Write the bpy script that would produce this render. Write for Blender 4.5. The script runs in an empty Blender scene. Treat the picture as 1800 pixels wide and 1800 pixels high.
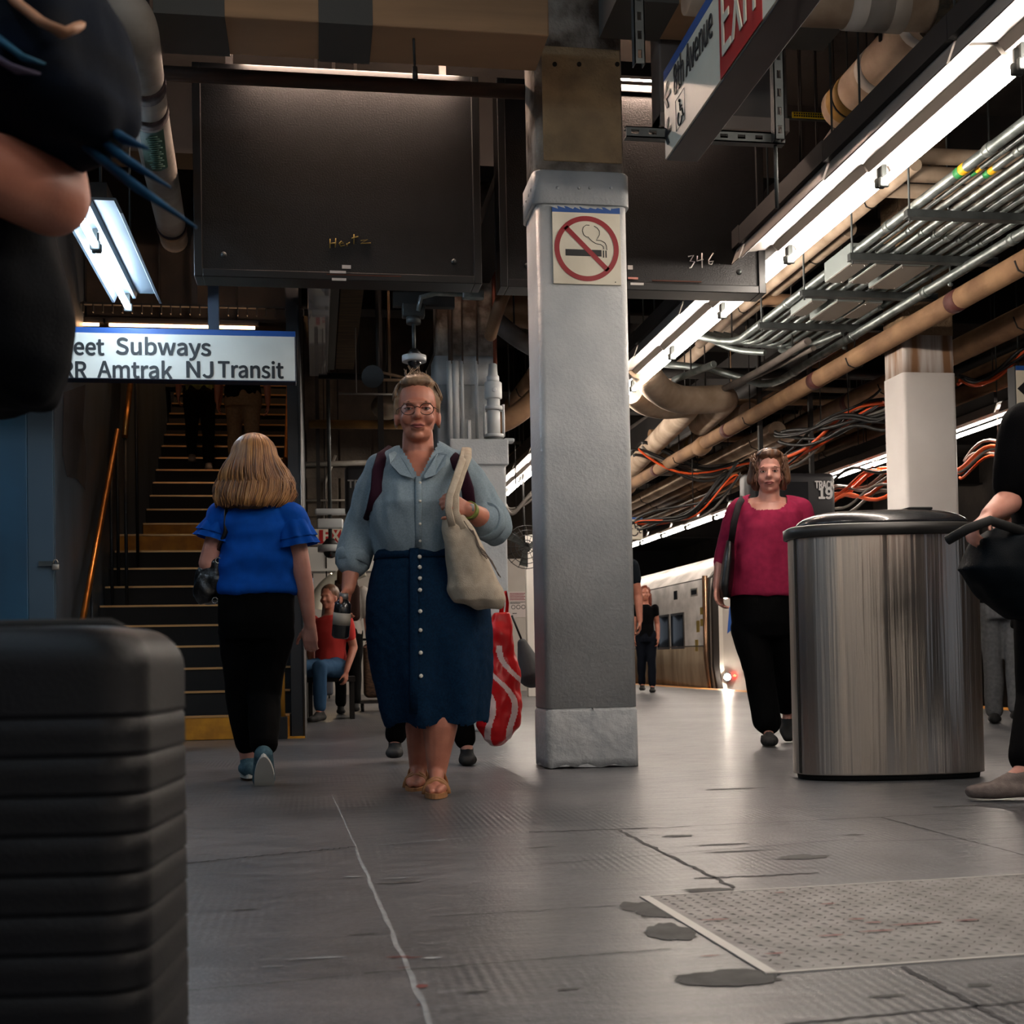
import bpy, bmesh, math, random
from math import sin, cos, pi, atan, atan2, radians, sqrt
from mathutils import Vector, Matrix, noise
random.seed(7)
SC = bpy.context.scene
COL = SC.collection

# ---------------------------------------------------------------- camera
FPX = 2200.0                      # focal length in pixels of the 1800 px frame
YAW = math.atan(345/2200.0)       # turned right of the platform axis (+Y)
PITCH = radians(1.5)
ROLL = radians(1.1)
HZ = 1158.0                       # horizon row at the middle of the frame
CAMZ = 0.55
SHY = (HZ-900.0-FPX*math.tan(PITCH))
fw = Vector((sin(YAW)*cos(PITCH), cos(YAW)*cos(PITCH), sin(PITCH)))
r0 = Vector((cos(YAW), -sin(YAW), 0))
u0 = r0.cross(fw)
RV = r0*cos(ROLL) - u0*sin(ROLL)
UV = u0*cos(ROLL) + r0*sin(ROLL)
CAMP = Vector((0, 0, CAMZ))
cd = bpy.data.cameras.new('camera')
cam = bpy.data.objects.new('camera', cd)
COL.objects.link(cam)
m = Matrix((RV, UV, -fw)).transposed().to_4x4()
m.translation = CAMP
cam.matrix_world = m
cd.sensor_width = 36
cd.lens = FPX/1800*36
cd.shift_y = SHY/1800
cd.clip_start = 0.05
cd.clip_end = 300
cd.dof.use_dof = True
cd.dof.focus_distance = 6.0
cd.dof.aperture_fstop = 8.0
SC.camera = cam

def ray(px, py):
    return RV*((px-900)/FPX) + UV*((900+SHY-py)/FPX) + fw
def P(px, py, d):                 # world point seen at a pixel, d metres along the camera axis
    return CAMP + ray(px, py)*d
def PX(px, py, x):
    r = ray(px, py); return CAMP + r*(x/r.x)
def PY(px, py, y):
    r = ray(px, py); return CAMP + r*(y/r.y)
def PZ(px, py, z):
    r = ray(px, py); return CAMP + r*((z-CAMZ)/r.z)
def F(px, py):
    return PZ(px, py, 0.0)

# ---------------------------------------------------------------- world, exposure
w = bpy.data.worlds.new('world'); SC.world = w; w.use_nodes = True
w.node_tree.nodes['Background'].inputs[0].default_value = (0.75, 0.85, 1.0, 1)
w.node_tree.nodes['Background'].inputs[1].default_value = 0.05
SC.view_settings.view_transform = 'Standard'
SC.view_settings.look = 'None'
SC.view_settings.exposure = 2.2
SC.view_settings.gamma = 1.0
SC.view_settings.use_curve_mapping = False
SC.cycles.max_bounces = 6
SC.cycles.sample_clamp_indirect = 6.0

# ---------------------------------------------------------------- materials
def lin(c):
    if isinstance(c, str):
        c = c.lstrip('#'); c = [int(c[i:i+2], 16)/255 for i in (0, 2, 4)]
        c = [x/12.92 if x <= 0.04045 else ((x+0.055)/1.055)**2.4 for x in c]
    return tuple(c)[:3]+(1,)
_mats = {}
def mat(name, col, rough=0.6, metal=0.0, col2=None, nscale=6.0, detail=6, bump=0.0, bscale=None, emit=None, estr=0,
        stretch=(1, 1, 1), contrast=(0.35, 0.65), rough2=None, spec=0.5, coat=0.0, trans=0.0, alpha=1.0):
    if name in _mats: return _mats[name]
    M = bpy.data.materials.new(name); M.use_nodes = True
    nt = M.node_tree; N = nt.nodes; L = nt.links
    b = N['Principled BSDF']
    b.inputs['Base Color'].default_value = lin(col)
    b.inputs['Roughness'].default_value = rough
    b.inputs['Metallic'].default_value = metal
    b.inputs['Specular IOR Level'].default_value = spec
    b.inputs['Coat Weight'].default_value = coat
    b.inputs['Transmission Weight'].default_value = trans
    b.inputs['Alpha'].default_value = alpha
    tc = N.new('ShaderNodeTexCoord'); mp = N.new('ShaderNodeMapping')
    mp.inputs['Scale'].default_value = stretch
    L.new(tc.outputs['Object'], mp.inputs['Vector'])
    if col2 is not None or rough2 is not None:
        n = N.new('ShaderNodeTexNoise'); n.inputs['Scale'].default_value = nscale; n.inputs['Detail'].default_value = detail
        L.new(mp.outputs[0], n.inputs['Vector'])
        mr = N.new('ShaderNodeMapRange'); mr.inputs['From Min'].default_value = contrast[0]; mr.inputs['From Max'].default_value = contrast[1]
        L.new(n.outputs['Fac'], mr.inputs['Value'])
        if col2 is not None:
            mx = N.new('ShaderNodeMix'); mx.data_type = 'RGBA'
            mx.inputs['A'].default_value = lin(col); mx.inputs['B'].default_value = lin(col2)
            L.new(mr.outputs[0], mx.inputs['Factor']); L.new(mx.outputs['Result'], b.inputs['Base Color'])
        if rough2 is not None:
            m2 = N.new('ShaderNodeMapRange'); m2.inputs['To Min'].default_value = rough; m2.inputs['To Max'].default_value = rough2
            L.new(mr.outputs[0], m2.inputs['Value']); L.new(m2.outputs[0], b.inputs['Roughness'])
    if bump:
        n = N.new('ShaderNodeTexNoise'); n.inputs['Scale'].default_value = bscale or nscale*3; n.inputs['Detail'].default_value = 5
        L.new(mp.outputs[0], n.inputs['Vector'])
        bp = N.new('ShaderNodeBump'); bp.inputs['Strength'].default_value = min(1, bump); bp.inputs['Distance'].default_value = 0.01
        L.new(n.outputs['Fac'], bp.inputs['Height']); L.new(bp.outputs[0], b.inputs['Normal'])
    if emit is not None:
        b.inputs['Emission Color'].default_value = lin(emit); b.inputs['Emission Strength'].default_value = estr
    _mats[name] = M
    return M

# ---------------------------------------------------------------- mesh builder
def frame_from(d, up=Vector((0, 0, 1))):
    d = d.normalized()
    if abs(d.dot(up)) > 0.98: up = Vector((0, 1, 0))
    s = d.cross(up).normalized(); t = s.cross(d).normalized()
    return s, t, d

class MB:
    def __init__(self): self.v = []; self.f = []; self.mi = []; self.sm = []; self.cur = 0
    def add(self, vs, fs, smooth=False):
        o = len(self.v); self.v += [Vector(x) for x in vs]
        for f in fs: self.f.append([o+i for i in f]); self.mi.append(self.cur); self.sm.append(smooth)
        return self
    def mat(self, i): self.cur = i; return self
    def box(self, c, s, rot=None):
        c = Vector(c); h = Vector(s)/2
        vs = [Vector((x*h.x, y*h.y, z*h.z)) for x in (-1, 1) for y in (-1, 1) for z in (-1, 1)]
        if rot is not None: vs = [rot @ v for v in vs]
        return self.add([c+v for v in vs], [(0, 1, 3, 2), (4, 6, 7, 5), (0, 4, 5, 1), (2, 3, 7, 6), (0, 2, 6, 4), (1, 5, 7, 3)])
    def bb(self, x0, x1, y0, y1, z0, z1):
        return self.box(((x0+x1)/2, (y0+y1)/2, (z0+z1)/2), (abs(x1-x0), abs(y1-y0), abs(z1-z0)))
    def rbox(self, c, s, r=0.01, seg=3, rot=None):      # box with rounded edges
        bm = bmesh.new(); bmesh.ops.create_cube(bm, size=1)
        for v in bm.verts: v.co = Vector((v.co.x*s[0], v.co.y*s[1], v.co.z*s[2]))
        bmesh.ops.bevel(bm, geom=bm.edges[:]+bm.verts[:], offset=min(r, min(s)*0.49), segments=seg, affect='EDGES', profile=0.5)
        bm.verts.index_update(); c = Vector(c)
        vs = [c+((rot @ v.co) if rot is not None else v.co) for v in bm.verts]
        fs = [[v.index for v in f.verts] for f in bm.faces]
        bm.free(); return self.add(vs, fs, True)
    def ring(self, rings, closed=True, caps=True, smooth=True):   # rings: list of lists of points
        n = len(rings[0]); vs = [p for r in rings for p in r]; fs = []
        for i in range(len(rings)-1):
            for j in range(n if closed else n-1):
                a = i*n+j; b = i*n+(j+1) % n
                fs.append((a, b, b+n, a+n))
        self.add(vs, fs, smooth)
        if caps and closed:
            o = len(self.v)-len(vs)
            self.f.append([o+j for j in reversed(range(n))]); self.mi.append(self.cur); self.sm.append(False)
            self.f.append([o+(len(rings)-1)*n+j for j in range(n)]); self.mi.append(self.cur); self.sm.append(False)
        return self
    def tube(self, pts, r, n=12, caps=True, flat=1.0, up=None):
        pts = [Vector(p) for p in pts]; rs = r if isinstance(r, (list, tuple)) else [r]*len(pts)
        rings = []; s = None
        for i, p in enumerate(pts):
            d = (pts[min(i+1, len(pts)-1)]-pts[max(i-1, 0)])
            if d.length < 1e-9: d = Vector((0, 0, 1))
            d.normalize()
            if s is None: s, t, _ = frame_from(d, up or Vector((0, 0, 1)))
            else:
                s = (s-d*s.dot(d)).normalized(); t = s.cross(d)
            rings.append([p + s*(cos(a)*rs[i]) + t*(sin(a)*rs[i]*flat) for a in [2*pi*k/n for k in range(n)]])
        return self.ring(rings, True, caps)
    def cap(self, p0, p1, r0, r1, n=14, k=4):                # capsule with round ends
        p0 = Vector(p0); p1 = Vector(p1); d = (p1-p0)
        if d.length < 1e-6: d = Vector((0, 0, 1e-4))
        dn = d.normalized(); pts = []; rs = []
        for i in range(k): a = pi/2*(i+0.15)/k; pts.append(p0-dn*r0*cos(a)); rs.append(r0*sin(a))
        pts.append(p0); rs.append(r0); pts.append(p1); rs.append(r1)
        for i in reversed(range(k)): a = pi/2*(i+0.15)/k; pts.append(p1+dn*r1*cos(a)); rs.append(r1*sin(a))
        return self.tube(pts, rs, n)
    def chain(self, pts, rs, n=14):
        for i in range(len(pts)-1): self.cap(pts[i], pts[i+1], rs[i], rs[i+1], n)
        return self
    def ell(self, c, r, n=18, k=10, rot=None):
        c = Vector(c); rings = []
        for i in range(k+1):
            a = -pi/2+pi*(i+0.0)/k
            if i == 0: a = -pi/2+0.03
            if i == k: a = pi/2-0.03
            row = []
            for j in range(n):
                v = Vector((r[0]*cos(a)*cos(2*pi*j/n), r[1]*cos(a)*sin(2*pi*j/n), r[2]*sin(a)))
                row.append(c+(rot @ v if rot is not None else v))
            rings.append(row)
        return self.ring(rings)
    def loft(self, rows, n=28, caps=True):      # rows: (z, cx, cy, rx, ry[, power])
        rings = []
        for q in rows:
            z, cx, cy, rx, ry = q[:5]; pw = q[5] if len(q) > 5 else 2.0
            row = []
            for j in range(n):
                a = 2*pi*j/n; c_, s_ = cos(a), sin(a); e = 2.0/pw
                row.append(Vector((cx+rx*abs(c_)**e*(1 if c_ >= 0 else -1), cy+ry*abs(s_)**e*(1 if s_ >= 0 else -1), z)))
            rings.append(row)
        return self.ring(rings, True, caps)
    def xf(self, M):
        self.v = [M @ v for v in self.v]; return self
    def plate(self, pts, thick, nrm):             # extrude a planar outline
        n = len(pts); nrm = Vector(nrm)*thick; pts = [Vector(p) for p in pts]
        return self.add(pts+[p+nrm for p in pts], [list(range(n)), [n+i for i in reversed(range(n))]]+[(i, n+i, n+(i+1) % n, (i+1) % n) for i in range(n)])
    def build(self, name, mats, parent=None, bevel=0, seg=2, fix=True):
        me = bpy.data.meshes.new(name)
        off = wloc(parent) if parent is not None else Vector((0, 0, 0))
        me.from_pydata([v-off for v in self.v], [], self.f)
        if not isinstance(mats, (list, tuple)): mats = [mats]
        for m_ in mats: me.materials.append(m_)
        me.polygons.foreach_set('material_index', self.mi); me.polygons.foreach_set('use_smooth', self.sm)
        if fix:
            bm = bmesh.new(); bm.from_mesh(me); bmesh.ops.recalc_face_normals(bm, faces=bm.faces); bm.to_mesh(me); bm.free()
        me.update()
        o = bpy.data.objects.new(name, me); COL.objects.link(o)
        if parent is not None: o.parent = parent
        if bevel:
            md = o.modifiers.new('b', 'BEVEL'); md.width = bevel; md.segments = seg; md.limit_method = 'ANGLE'; md.angle_limit = radians(40)
        return o
    def fuse(self, name, mats, parent=None, voxel=0.008, smooth=2, disp=None, keep=None, setmat=None, sfac=0.5):
        """one continuous surface out of the overlapping closed shapes"""
        me = bpy.data.meshes.new('t'); me.from_pydata(self.v, [], self.f)
        bm = bmesh.new(); bm.from_mesh(me); bmesh.ops.recalc_face_normals(bm, faces=bm.faces); bm.to_mesh(me); bm.free()
        o = bpy.data.objects.new('t', me); COL.objects.link(o)
        md = o.modifiers.new('r', 'REMESH'); md.mode = 'VOXEL'; md.voxel_size = voxel
        if smooth: ms = o.modifiers.new('s', 'SMOOTH'); ms.factor = sfac; ms.iterations = smooth
        dg = bpy.context.evaluated_depsgraph_get(); dg.update()
        me2 = bpy.data.meshes.new_from_object(o.evaluated_get(dg))
        bpy.data.objects.remove(o); bpy.data.meshes.remove(me)
        bm = bmesh.new(); bm.from_mesh(me2); bm.normal_update()
        if disp:
            new = [v.co+v.normal*disp(v.co, v.normal) for v in bm.verts]
            for v, c in zip(bm.verts, new): v.co = c
        if keep:
            bmesh.ops.delete(bm, geom=[f for f in bm.faces if not keep(f.calc_center_median(), f.normal)], context='FACES')
        off = wloc(parent) if parent is not None else Vector((0, 0, 0))
        if not isinstance(mats, (list, tuple)): mats = [mats]
        if setmat:
            for f in bm.faces: f.material_index = setmat(f.calc_center_median(), f.normal)
        for v in bm.verts: v.co -= off
        for f in bm.faces: f.smooth = True
        me2.materials.clear(); bm.to_mesh(me2); bm.free()
        me2.name = name
        for m_ in mats: me2.materials.append(m_)
        o = bpy.data.objects.new(name, me2); COL.objects.link(o)
        if parent is not None: o.parent = parent
        return o

def wloc(o):
    l = Vector((0, 0, 0))
    while o is not None: l = l+Vector(o.location); o = o.parent
    return l
def tag(o, label, cat, group=None, kind=None):
    if label: o['label'] = label
    if cat: o['category'] = cat
    if group: o['group'] = group
    if kind: o['kind'] = kind
    return o
def thing(name, label, cat, loc, group=None):
    o = bpy.data.objects.new(name, None); COL.objects.link(o); o.location = Vector(loc); o.empty_display_size = 0.1
    return tag(o, label, cat, group)
def struct(name, mb, mats, **k):
    o = mb.build(name, mats, **k); o['kind'] = 'structure'; return o
def copy_tree(o, loc=None, parent=None, label=None, group=None):
    c = o.copy(); COL.objects.link(c); c.parent = parent
    if loc is not None: c.location = loc
    if label: c['label'] = label
    if group: c['group'] = group
    for ch in list(o.children): copy_tree(ch, None, c)
    return c
try:
    _FONT = bpy.data.fonts.load(bpy.utils.system_resource('DATAFILES')+'/fonts/Noto Sans CJK Regular.woff2')   # ships with Blender
except Exception:
    _FONT = None
_CAP = []
def cap_scale():                  # makes capitals 0.73 of the given size whatever the font
    if not _CAP:
        cu = bpy.data.curves.new('t', 'FONT'); cu.body = 'H'; cu.size = 1
        if _FONT: cu.font = _FONT
        o = bpy.data.objects.new('t', cu); COL.objects.link(o); dg = bpy.context.evaluated_depsgraph_get(); dg.update()
        me = bpy.data.meshes.new_from_object(o.evaluated_get(dg)); bpy.data.objects.remove(o)
        _CAP.append(.73/max(v.co.y for v in me.vertices)); bpy.data.meshes.remove(me)
    return _CAP[0]
def text(name, body, mat_, size, origin, right, up, parent, bold=False, align='LEFT', width=None, extr=0.0008, sx=1.0, spacing=1.0, offset=0.0):
    """lettering as flat raised mesh; origin = baseline start, right/up world directions; width fits the line"""
    cu = bpy.data.curves.new('t', 'FONT'); cu.body = body; cu.size = size; cu.extrude = extr; cu.align_x = align; cu.space_character = spacing
    if _FONT: cu.font = _FONT
    cu.resolution_u = 4
    o = bpy.data.objects.new('t', cu); COL.objects.link(o)
    dg = bpy.context.evaluated_depsgraph_get(); dg.update()
    me = bpy.data.meshes.new_from_object(o.evaluated_get(dg)); bpy.data.objects.remove(o)
    right = Vector(right).normalized(); up = Vector(up).normalized(); nn = right.cross(up)
    q_ = cap_scale()
    for v in me.vertices: v.co.x *= q_; v.co.y *= q_
    xs = [v.co.x for v in me.vertices]
    k = sx
    if width: k = width/(max(xs)-min(xs)); 
    off = wloc(parent) if parent is not None else Vector((0, 0, 0))
    V0 = [v.co.copy() for v in me.vertices]; F0 = [list(p.vertices) for p in me.polygons]; vs = []; fs = []
    w_ = offset*1.6                      # heavier strokes: the outline laid out again, shifted all round
    for q_, (dx, dy) in enumerate([(0, 0)] if not w_ else [(0, 0)]+[(w_*cos(a), w_*sin(a)) for a in [2*pi*j/10 for j in range(10)]]):
        o_ = len(vs); vs += [Vector(origin)+right*(c.x*k+dx)+up*(c.y+dy)+nn*(c.z+.00018*q_)-off for c in V0]; fs += [[o_+i for i in f] for f in F0]
    bpy.data.meshes.remove(me); me = bpy.data.meshes.new(name); me.from_pydata(vs, [], fs); me.materials.append(mat_)
    o = bpy.data.objects.new(name, me); COL.objects.link(o)
    if parent is not None: o.parent = parent
    return o
# ================================================================ common materials
WHITE = mat('white_paint', '#b9bcbd', 0.45, col2='#a3a7aa', nscale=3, bump=0.35, bscale=60)
WHITE2 = mat('far_white_paint', '#c9c3bc', 0.6, col2='#b3aca4', nscale=1.2)
CONC = mat('raw_concrete', '#6f675e', 0.9, col2='#3a322b', nscale=5, bump=0.8, bscale=40)
CONC_BROWN = mat('stained_concrete', '#7a6348', 0.9, col2='#4f3c2b', nscale=4, bump=0.8, bscale=50)
DCONC = mat('dark_concrete', '#38312b', 0.95, col2='#1f1a17', nscale=1.5, bump=0.4, bscale=10)
BLACK = mat('matt_black', '#050506', 0.55)
BLACKP = mat('board_black', '#100f10', 0.42, spec=.3, col2='#0b0a0b', nscale=12, bump=0.25, bscale=120)
STEEL = mat('dark_steel', '#120f0e', 0.7, metal=0.2, col2='#1c1612', nscale=4)
GALV = mat('galvanised_steel', '#8f9694', 0.42, metal=0.75, col2='#6f7775', nscale=14)
GALVD = mat('dull_galvanised_steel', '#4b4f4f', 0.55, metal=0.6, col2='#3b3f3f', nscale=10)
CHROME = mat('polished_steel', '#c8c8c8', 0.18, metal=1.0)
INSUL = mat('tan_pipe_insulation', '#8a6a4c', 0.85, col2='#6a4d36', nscale=3, bump=0.4, bscale=25)
INSULW = mat('pale_pipe_insulation', '#b4a08b', 0.8, col2='#8d7863', nscale=4, bump=0.35, bscale=18)
INSULG = mat('grey_pipe', '#5e5650', 0.7, col2='#463f3a', nscale=5)
REDBAND = mat('dark_red_band', '#4a1f1a', 0.7)
MUSTARD = mat('mustard_tape', '#8a6a2a', 0.7)
YELLOW = mat('safety_yellow', '#c98a17', 0.6, col2='#a56c10', nscale=8, bump=0.2, bscale=30)
BRASS = mat('brass', '#b9803f', 0.3, metal=0.9, col2='#9a6530', nscale=10)
NOSING = mat('worn_metal_nosing', '#caa06c', 0.35, metal=0.8)
REDB = mat('sign_red', '#b01c1c', 0.4)
CREAM = mat('sign_cream', '#d6cfbd', 0.45, col2='#c9c1ae', nscale=4)
BLUE = mat('sign_blue', '#1c4a8c', 0.45)
INK = mat('sign_black', '#101114', 0.5)
RUBBER = mat('black_rubber', '#0c0c0d', 0.8)
ORANGE = mat('orange_cable', '#d8511a', 0.5)
CABLE = mat('black_cable', '#131211', 0.5)
GCABLE = mat('grey_cable', '#6b6661', 0.6)
TUBEW = mat('warm_tube_light', '#ffffff', 0.3, emit='#fff1e2', estr=26)
TUBEC = mat('cool_tube_light', '#ffffff', 0.3, emit='#d3ebff', estr=20)
TUBEO = mat('amber_tube_light', '#ffffff', 0.3, emit='#ffdcc4', estr=85)
TUBES = mat('dim_amber_tube', '#ffffff', 0.3, emit='#ffc38e', estr=5)
REFL = mat('white_reflector', '#817b76', 0.4)
REFL2 = mat('grey_reflector', '#4d565e', 0.45)

# ================================================================ floor
EDGEX = 6.45
def floor_material():
    M = bpy.data.materials.new('painted_floor'); M.use_nodes = True
    nt = M.node_tree; N = nt.nodes; L = nt.links; b = N['Principled BSDF']
    tc = N.new('ShaderNodeTexCoord')
    n1 = N.new('ShaderNodeTexNoise'); n1.inputs['Scale'].default_value = 0.9; n1.inputs['Detail'].default_value = 8
    L.new(tc.outputs['Object'], n1.inputs['Vector'])
    n2 = N.new('ShaderNodeTexNoise'); n2.inputs['Scale'].default_value = 14; n2.inputs['Detail'].default_value = 8
    mp = N.new('ShaderNodeMapping'); mp.inputs['Scale'].default_value = (0.5, 1.6, 1); L.new(tc.outputs['Object'], mp.inputs['Vector'])
    L.new(mp.outputs[0], n2.inputs['Vector'])
    mx = N.new('ShaderNodeMix'); mx.data_type = 'RGBA'; mx.inputs['A'].default_value = lin('#46484b'); mx.inputs['B'].default_value = lin('#67676a')
    r1 = N.new('ShaderNodeMapRange'); r1.inputs['From Min'].default_value = 0.35; r1.inputs['From Max'].default_value = 0.65
    L.new(n1.outputs['Fac'], r1.inputs['Value']); L.new(r1.outputs[0], mx.inputs['Factor'])
    mx2 = N.new('ShaderNodeMix'); mx2.data_type = 'RGBA'; mx2.blend_type = 'MULTIPLY'; mx2.inputs['Factor'].default_value = 0.6
    r2 = N.new('ShaderNodeMapRange'); r2.inputs['From Min'].default_value = 0.3; r2.inputs['From Max'].default_value = 0.5; r2.inputs['To Min'].default_value = 0.6; r2.inputs['To Max'].default_value = 1.0
    L.new(n2.outputs['Fac'], r2.inputs['Value']); L.new(mx.outputs['Result'], mx2.inputs['A']); L.new(r2.outputs[0], mx2.inputs['B'])
    n5 = N.new('ShaderNodeTexNoise'); n5.inputs['Scale'].default_value = 70; n5.inputs['Detail'].default_value = 3; L.new(tc.outputs['Object'], n5.inputs['Vector'])
    r5 = N.new('ShaderNodeMapRange'); r5.inputs['From Min'].default_value = 0.35; r5.inputs['From Max'].default_value = 0.65; r5.inputs['To Min'].default_value = 0.72; r5.inputs['To Max'].default_value = 1.15; L.new(n5.outputs['Fac'], r5.inputs['Value'])
    mx5 = N.new('ShaderNodeMix'); mx5.data_type = 'RGBA'; mx5.blend_type = 'MULTIPLY'; mx5.inputs['Factor'].default_value = 1.0
    L.new(mx2.outputs['Result'], mx5.inputs['A']); L.new(r5.outputs[0], mx5.inputs['B'])
    # worn pale scuffs stretched along the walking direction
    mp6 = N.new('ShaderNodeMapping'); mp6.inputs['Scale'].default_value = (1.1, 6.5, 1); L.new(tc.outputs['Object'], mp6.inputs['Vector'])
    n6 = N.new('ShaderNodeTexNoise'); n6.inputs['Scale'].default_value = 3.2; n6.inputs['Detail'].default_value = 9; n6.inputs['Roughness'].default_value = .7; L.new(mp6.outputs[0], n6.inputs['Vector'])
    r6 = N.new('ShaderNodeMapRange'); r6.inputs['From Min'].default_value = 0.60; r6.inputs['From Max'].default_value = 0.72; r6.inputs['To Max'].default_value = .7; L.new(n6.outputs['Fac'], r6.inputs['Value'])
    mx6 = N.new('ShaderNodeMix'); mx6.data_type = 'RGBA'; mx6.inputs['B'].default_value = lin('#83868a'); L.new(r6.outputs[0], mx6.inputs['Factor']); L.new(mx5.outputs['Result'], mx6.inputs['A'])
    r7 = N.new('ShaderNodeMapRange'); r7.inputs['From Min'].default_value = 0.36; r7.inputs['From Max'].default_value = 0.28; r7.inputs['To Max'].default_value = .8; L.new(n6.outputs['Fac'], r7.inputs['Value'])
    mx7 = N.new('ShaderNodeMix'); mx7.data_type = 'RGBA'; mx7.inputs['B'].default_value = lin('#29292a'); L.new(r7.outputs[0], mx7.inputs['Factor']); L.new(mx6.outputs['Result'], mx7.inputs['A'])
    L.new(mx7.outputs['Result'], b.inputs['Base Color'])
    rr = N.new('ShaderNodeMapRange'); rr.inputs['To Min'].default_value = 0.24; rr.inputs['To Max'].default_value = 0.46
    L.new(n2.outputs['Fac'], rr.inputs['Value']); L.new(rr.outputs[0], b.inputs['Roughness'])
    # fine ribs of the cast pavers, masked by wear
    sx = N.new('ShaderNodeSeparateXYZ'); L.new(tc.outputs['Object'], sx.inputs[0])
    wv = N.new('ShaderNodeMath'); wv.operation = 'MULTIPLY'; wv.inputs[1].default_value = 2*pi/0.021; L.new(sx.outputs['X'], wv.inputs[0])
    sn = N.new('ShaderNodeMath'); sn.operation = 'SINE'; L.new(wv.outputs[0], sn.inputs[0])
    n3 = N.new('ShaderNodeTexNoise'); n3.inputs['Scale'].default_value = 1.3; L.new(tc.outputs['Object'], n3.inputs['Vector'])
    r3 = N.new('ShaderNodeMapRange'); r3.inputs['From Min'].default_value = 0.46; r3.inputs['From Max'].default_value = 0.66; L.new(n3.outputs['Fac'], r3.inputs['Value'])
    ml = N.new('ShaderNodeMath'); ml.operation = 'MULTIPLY'; L.new(sn.outputs[0], ml.inputs[0]); L.new(r3.outputs[0], ml.inputs[1])
    b1 = N.new('ShaderNodeBump'); b1.inputs['Strength'].default_value = 0.18; b1.inputs['Distance'].default_value = 0.0015
    L.new(ml.outputs[0], b1.inputs['Height'])
    b2 = N.new('ShaderNodeBump'); b2.inputs['Strength'].default_value = 0.35; b2.inputs['Distance'].default_value = 0.006
    L.new(n2.outputs['Fac'], b2.inputs['Height']); L.new(b1.outputs[0], b2.inputs['Normal'])
    n4 = N.new('ShaderNodeTexNoise'); n4.inputs['Scale'].default_value = 110; L.new(tc.outputs['Object'], n4.inputs['Vector'])
    b3 = N.new('ShaderNodeBump'); b3.inputs['Strength'].default_value = 0.25; b3.inputs['Distance'].default_value = 0.003
    L.new(n4.outputs['Fac'], b3.inputs['Height']); L.new(b2.outputs[0], b3.inputs['Normal'])
    L.new(b3.outputs[0], b.inputs['Normal'])
    return M
FLOORM = floor_material()
SEAM = mat('floor_seam_dark', '#262627', 0.8, col2='#38373a', nscale=30)
LSEAM = mat('floor_seam_pale', '#8d9194', 0.6, col2='#6d7174', nscale=20)
PATCH = mat('floor_wear_patch', '#4a4a49', 0.75, col2='#353433', nscale=18)
REDMARK = mat('floor_red_scrape', '#6a2420', 0.6)
fl = MB()
fl.bb(-9, EDGEX-0.3, -4, 46, -0.3, 0)
def strip(a, b, w, mi, seg=14, jit=0.004, z=0.0012, w2=None):
    a = Vector(a); b = Vector(b); d = (b-a).normalized(); s = Vector((-d.y, d.x, 0))
    n = max(2, seg); L_ = []; R_ = []
    for i in range(n+1):
        t = i/n; p = a.lerp(b, t)+s*random.uniform(-jit, jit); ww = (w+(w2-w)*t if w2 else w)*random.uniform(0.6, 1.3)/2
        L_.append(p+s*ww); R_.append(p-s*ww)
    vs = [Vector((p.x, p.y, z)) for p in L_+R_]
    fl.mat(mi).add(vs, [(i, i+1, n+1+i+1, n+1+i) for i in range(n)]).mat(0)
def blob(c, rx, ry, mi, n=44, ang=0.0, z=0.0016):
    c = Vector(c); pts = []
    for k in range(n):
        a = 2*pi*k/n; q = 1+0.5*noise.noise(Vector((cos(a)*1.3+c.x*9, sin(a)*1.3+c.y*9, 0)))+.12*random.uniform(-1, 1); x = rx*q*cos(a); y = ry*q*sin(a)
        pts.append(Vector((c.x+x*cos(ang)-y*sin(ang), c.y+x*sin(ang)+y*cos(ang), z)))
    fl.mat(mi).add([Vector((c.x, c.y, z))]+pts, [(0, 1+k, 1+(k+1) % n) for k in range(n)]).mat(0)
G = lambda x, y: F(x, y)
strip(G(625, 1492), G(763, 1812), 0.010, 2, 40, 0.003)
strip(G(585, 1400), G(625, 1488), 0.005, 2, 14, 0.002)
strip(G(300, 1520), G(625, 1489), 0.012, 1, 60, 0.009); strip(G(625, 1489), G(930, 1465), 0.009, 2, 50, 0.006)
strip(G(930, 1463), G(1140, 1456), 0.014, 1, 30, 0.006); strip(G(1140, 1456), G(1790, 1425), 0.005, 1, 40, 0.006)
strip(G(900, 1524), G(1500, 1475), 0.004, 1, 30, 0.003); strip(G(300, 1745), G(620, 1715), 0.003, 1, 20, 0.002)
strip(G(1088, 1460), G(1290, 1561), 0.014, 1, 30, 0.005)
strip(G(640, 1712), G(1180, 1668), 0.004, 1, 30, 0.003); strip(G(760, 1612), G(1120, 1590), 0.004, 1, 30, 0.003)
strip(G(1380, 1802), G(1830, 1758), 0.007, 1, 30, 0.002)
strip(G(1585, 1700), G(1800, 1812), 0.013, 1, 30, 0.003)
strip(G(1550, 1437), G(1830, 1512), 0.006, 1, 30, 0.003)
strip(G(1500, 1480), G(1830, 1472), 0.004, 1, 20, 0.003)
strip(G(1220, 1545), G(1440, 1535), 0.012, 1, 30, 0.006)
strip(G(1130, 1258), G(1320, 1255), 0.01, 1, 20, 0.01); strip(G(1560, 1290), G(1320, 1290), 0.01, 1)
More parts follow.
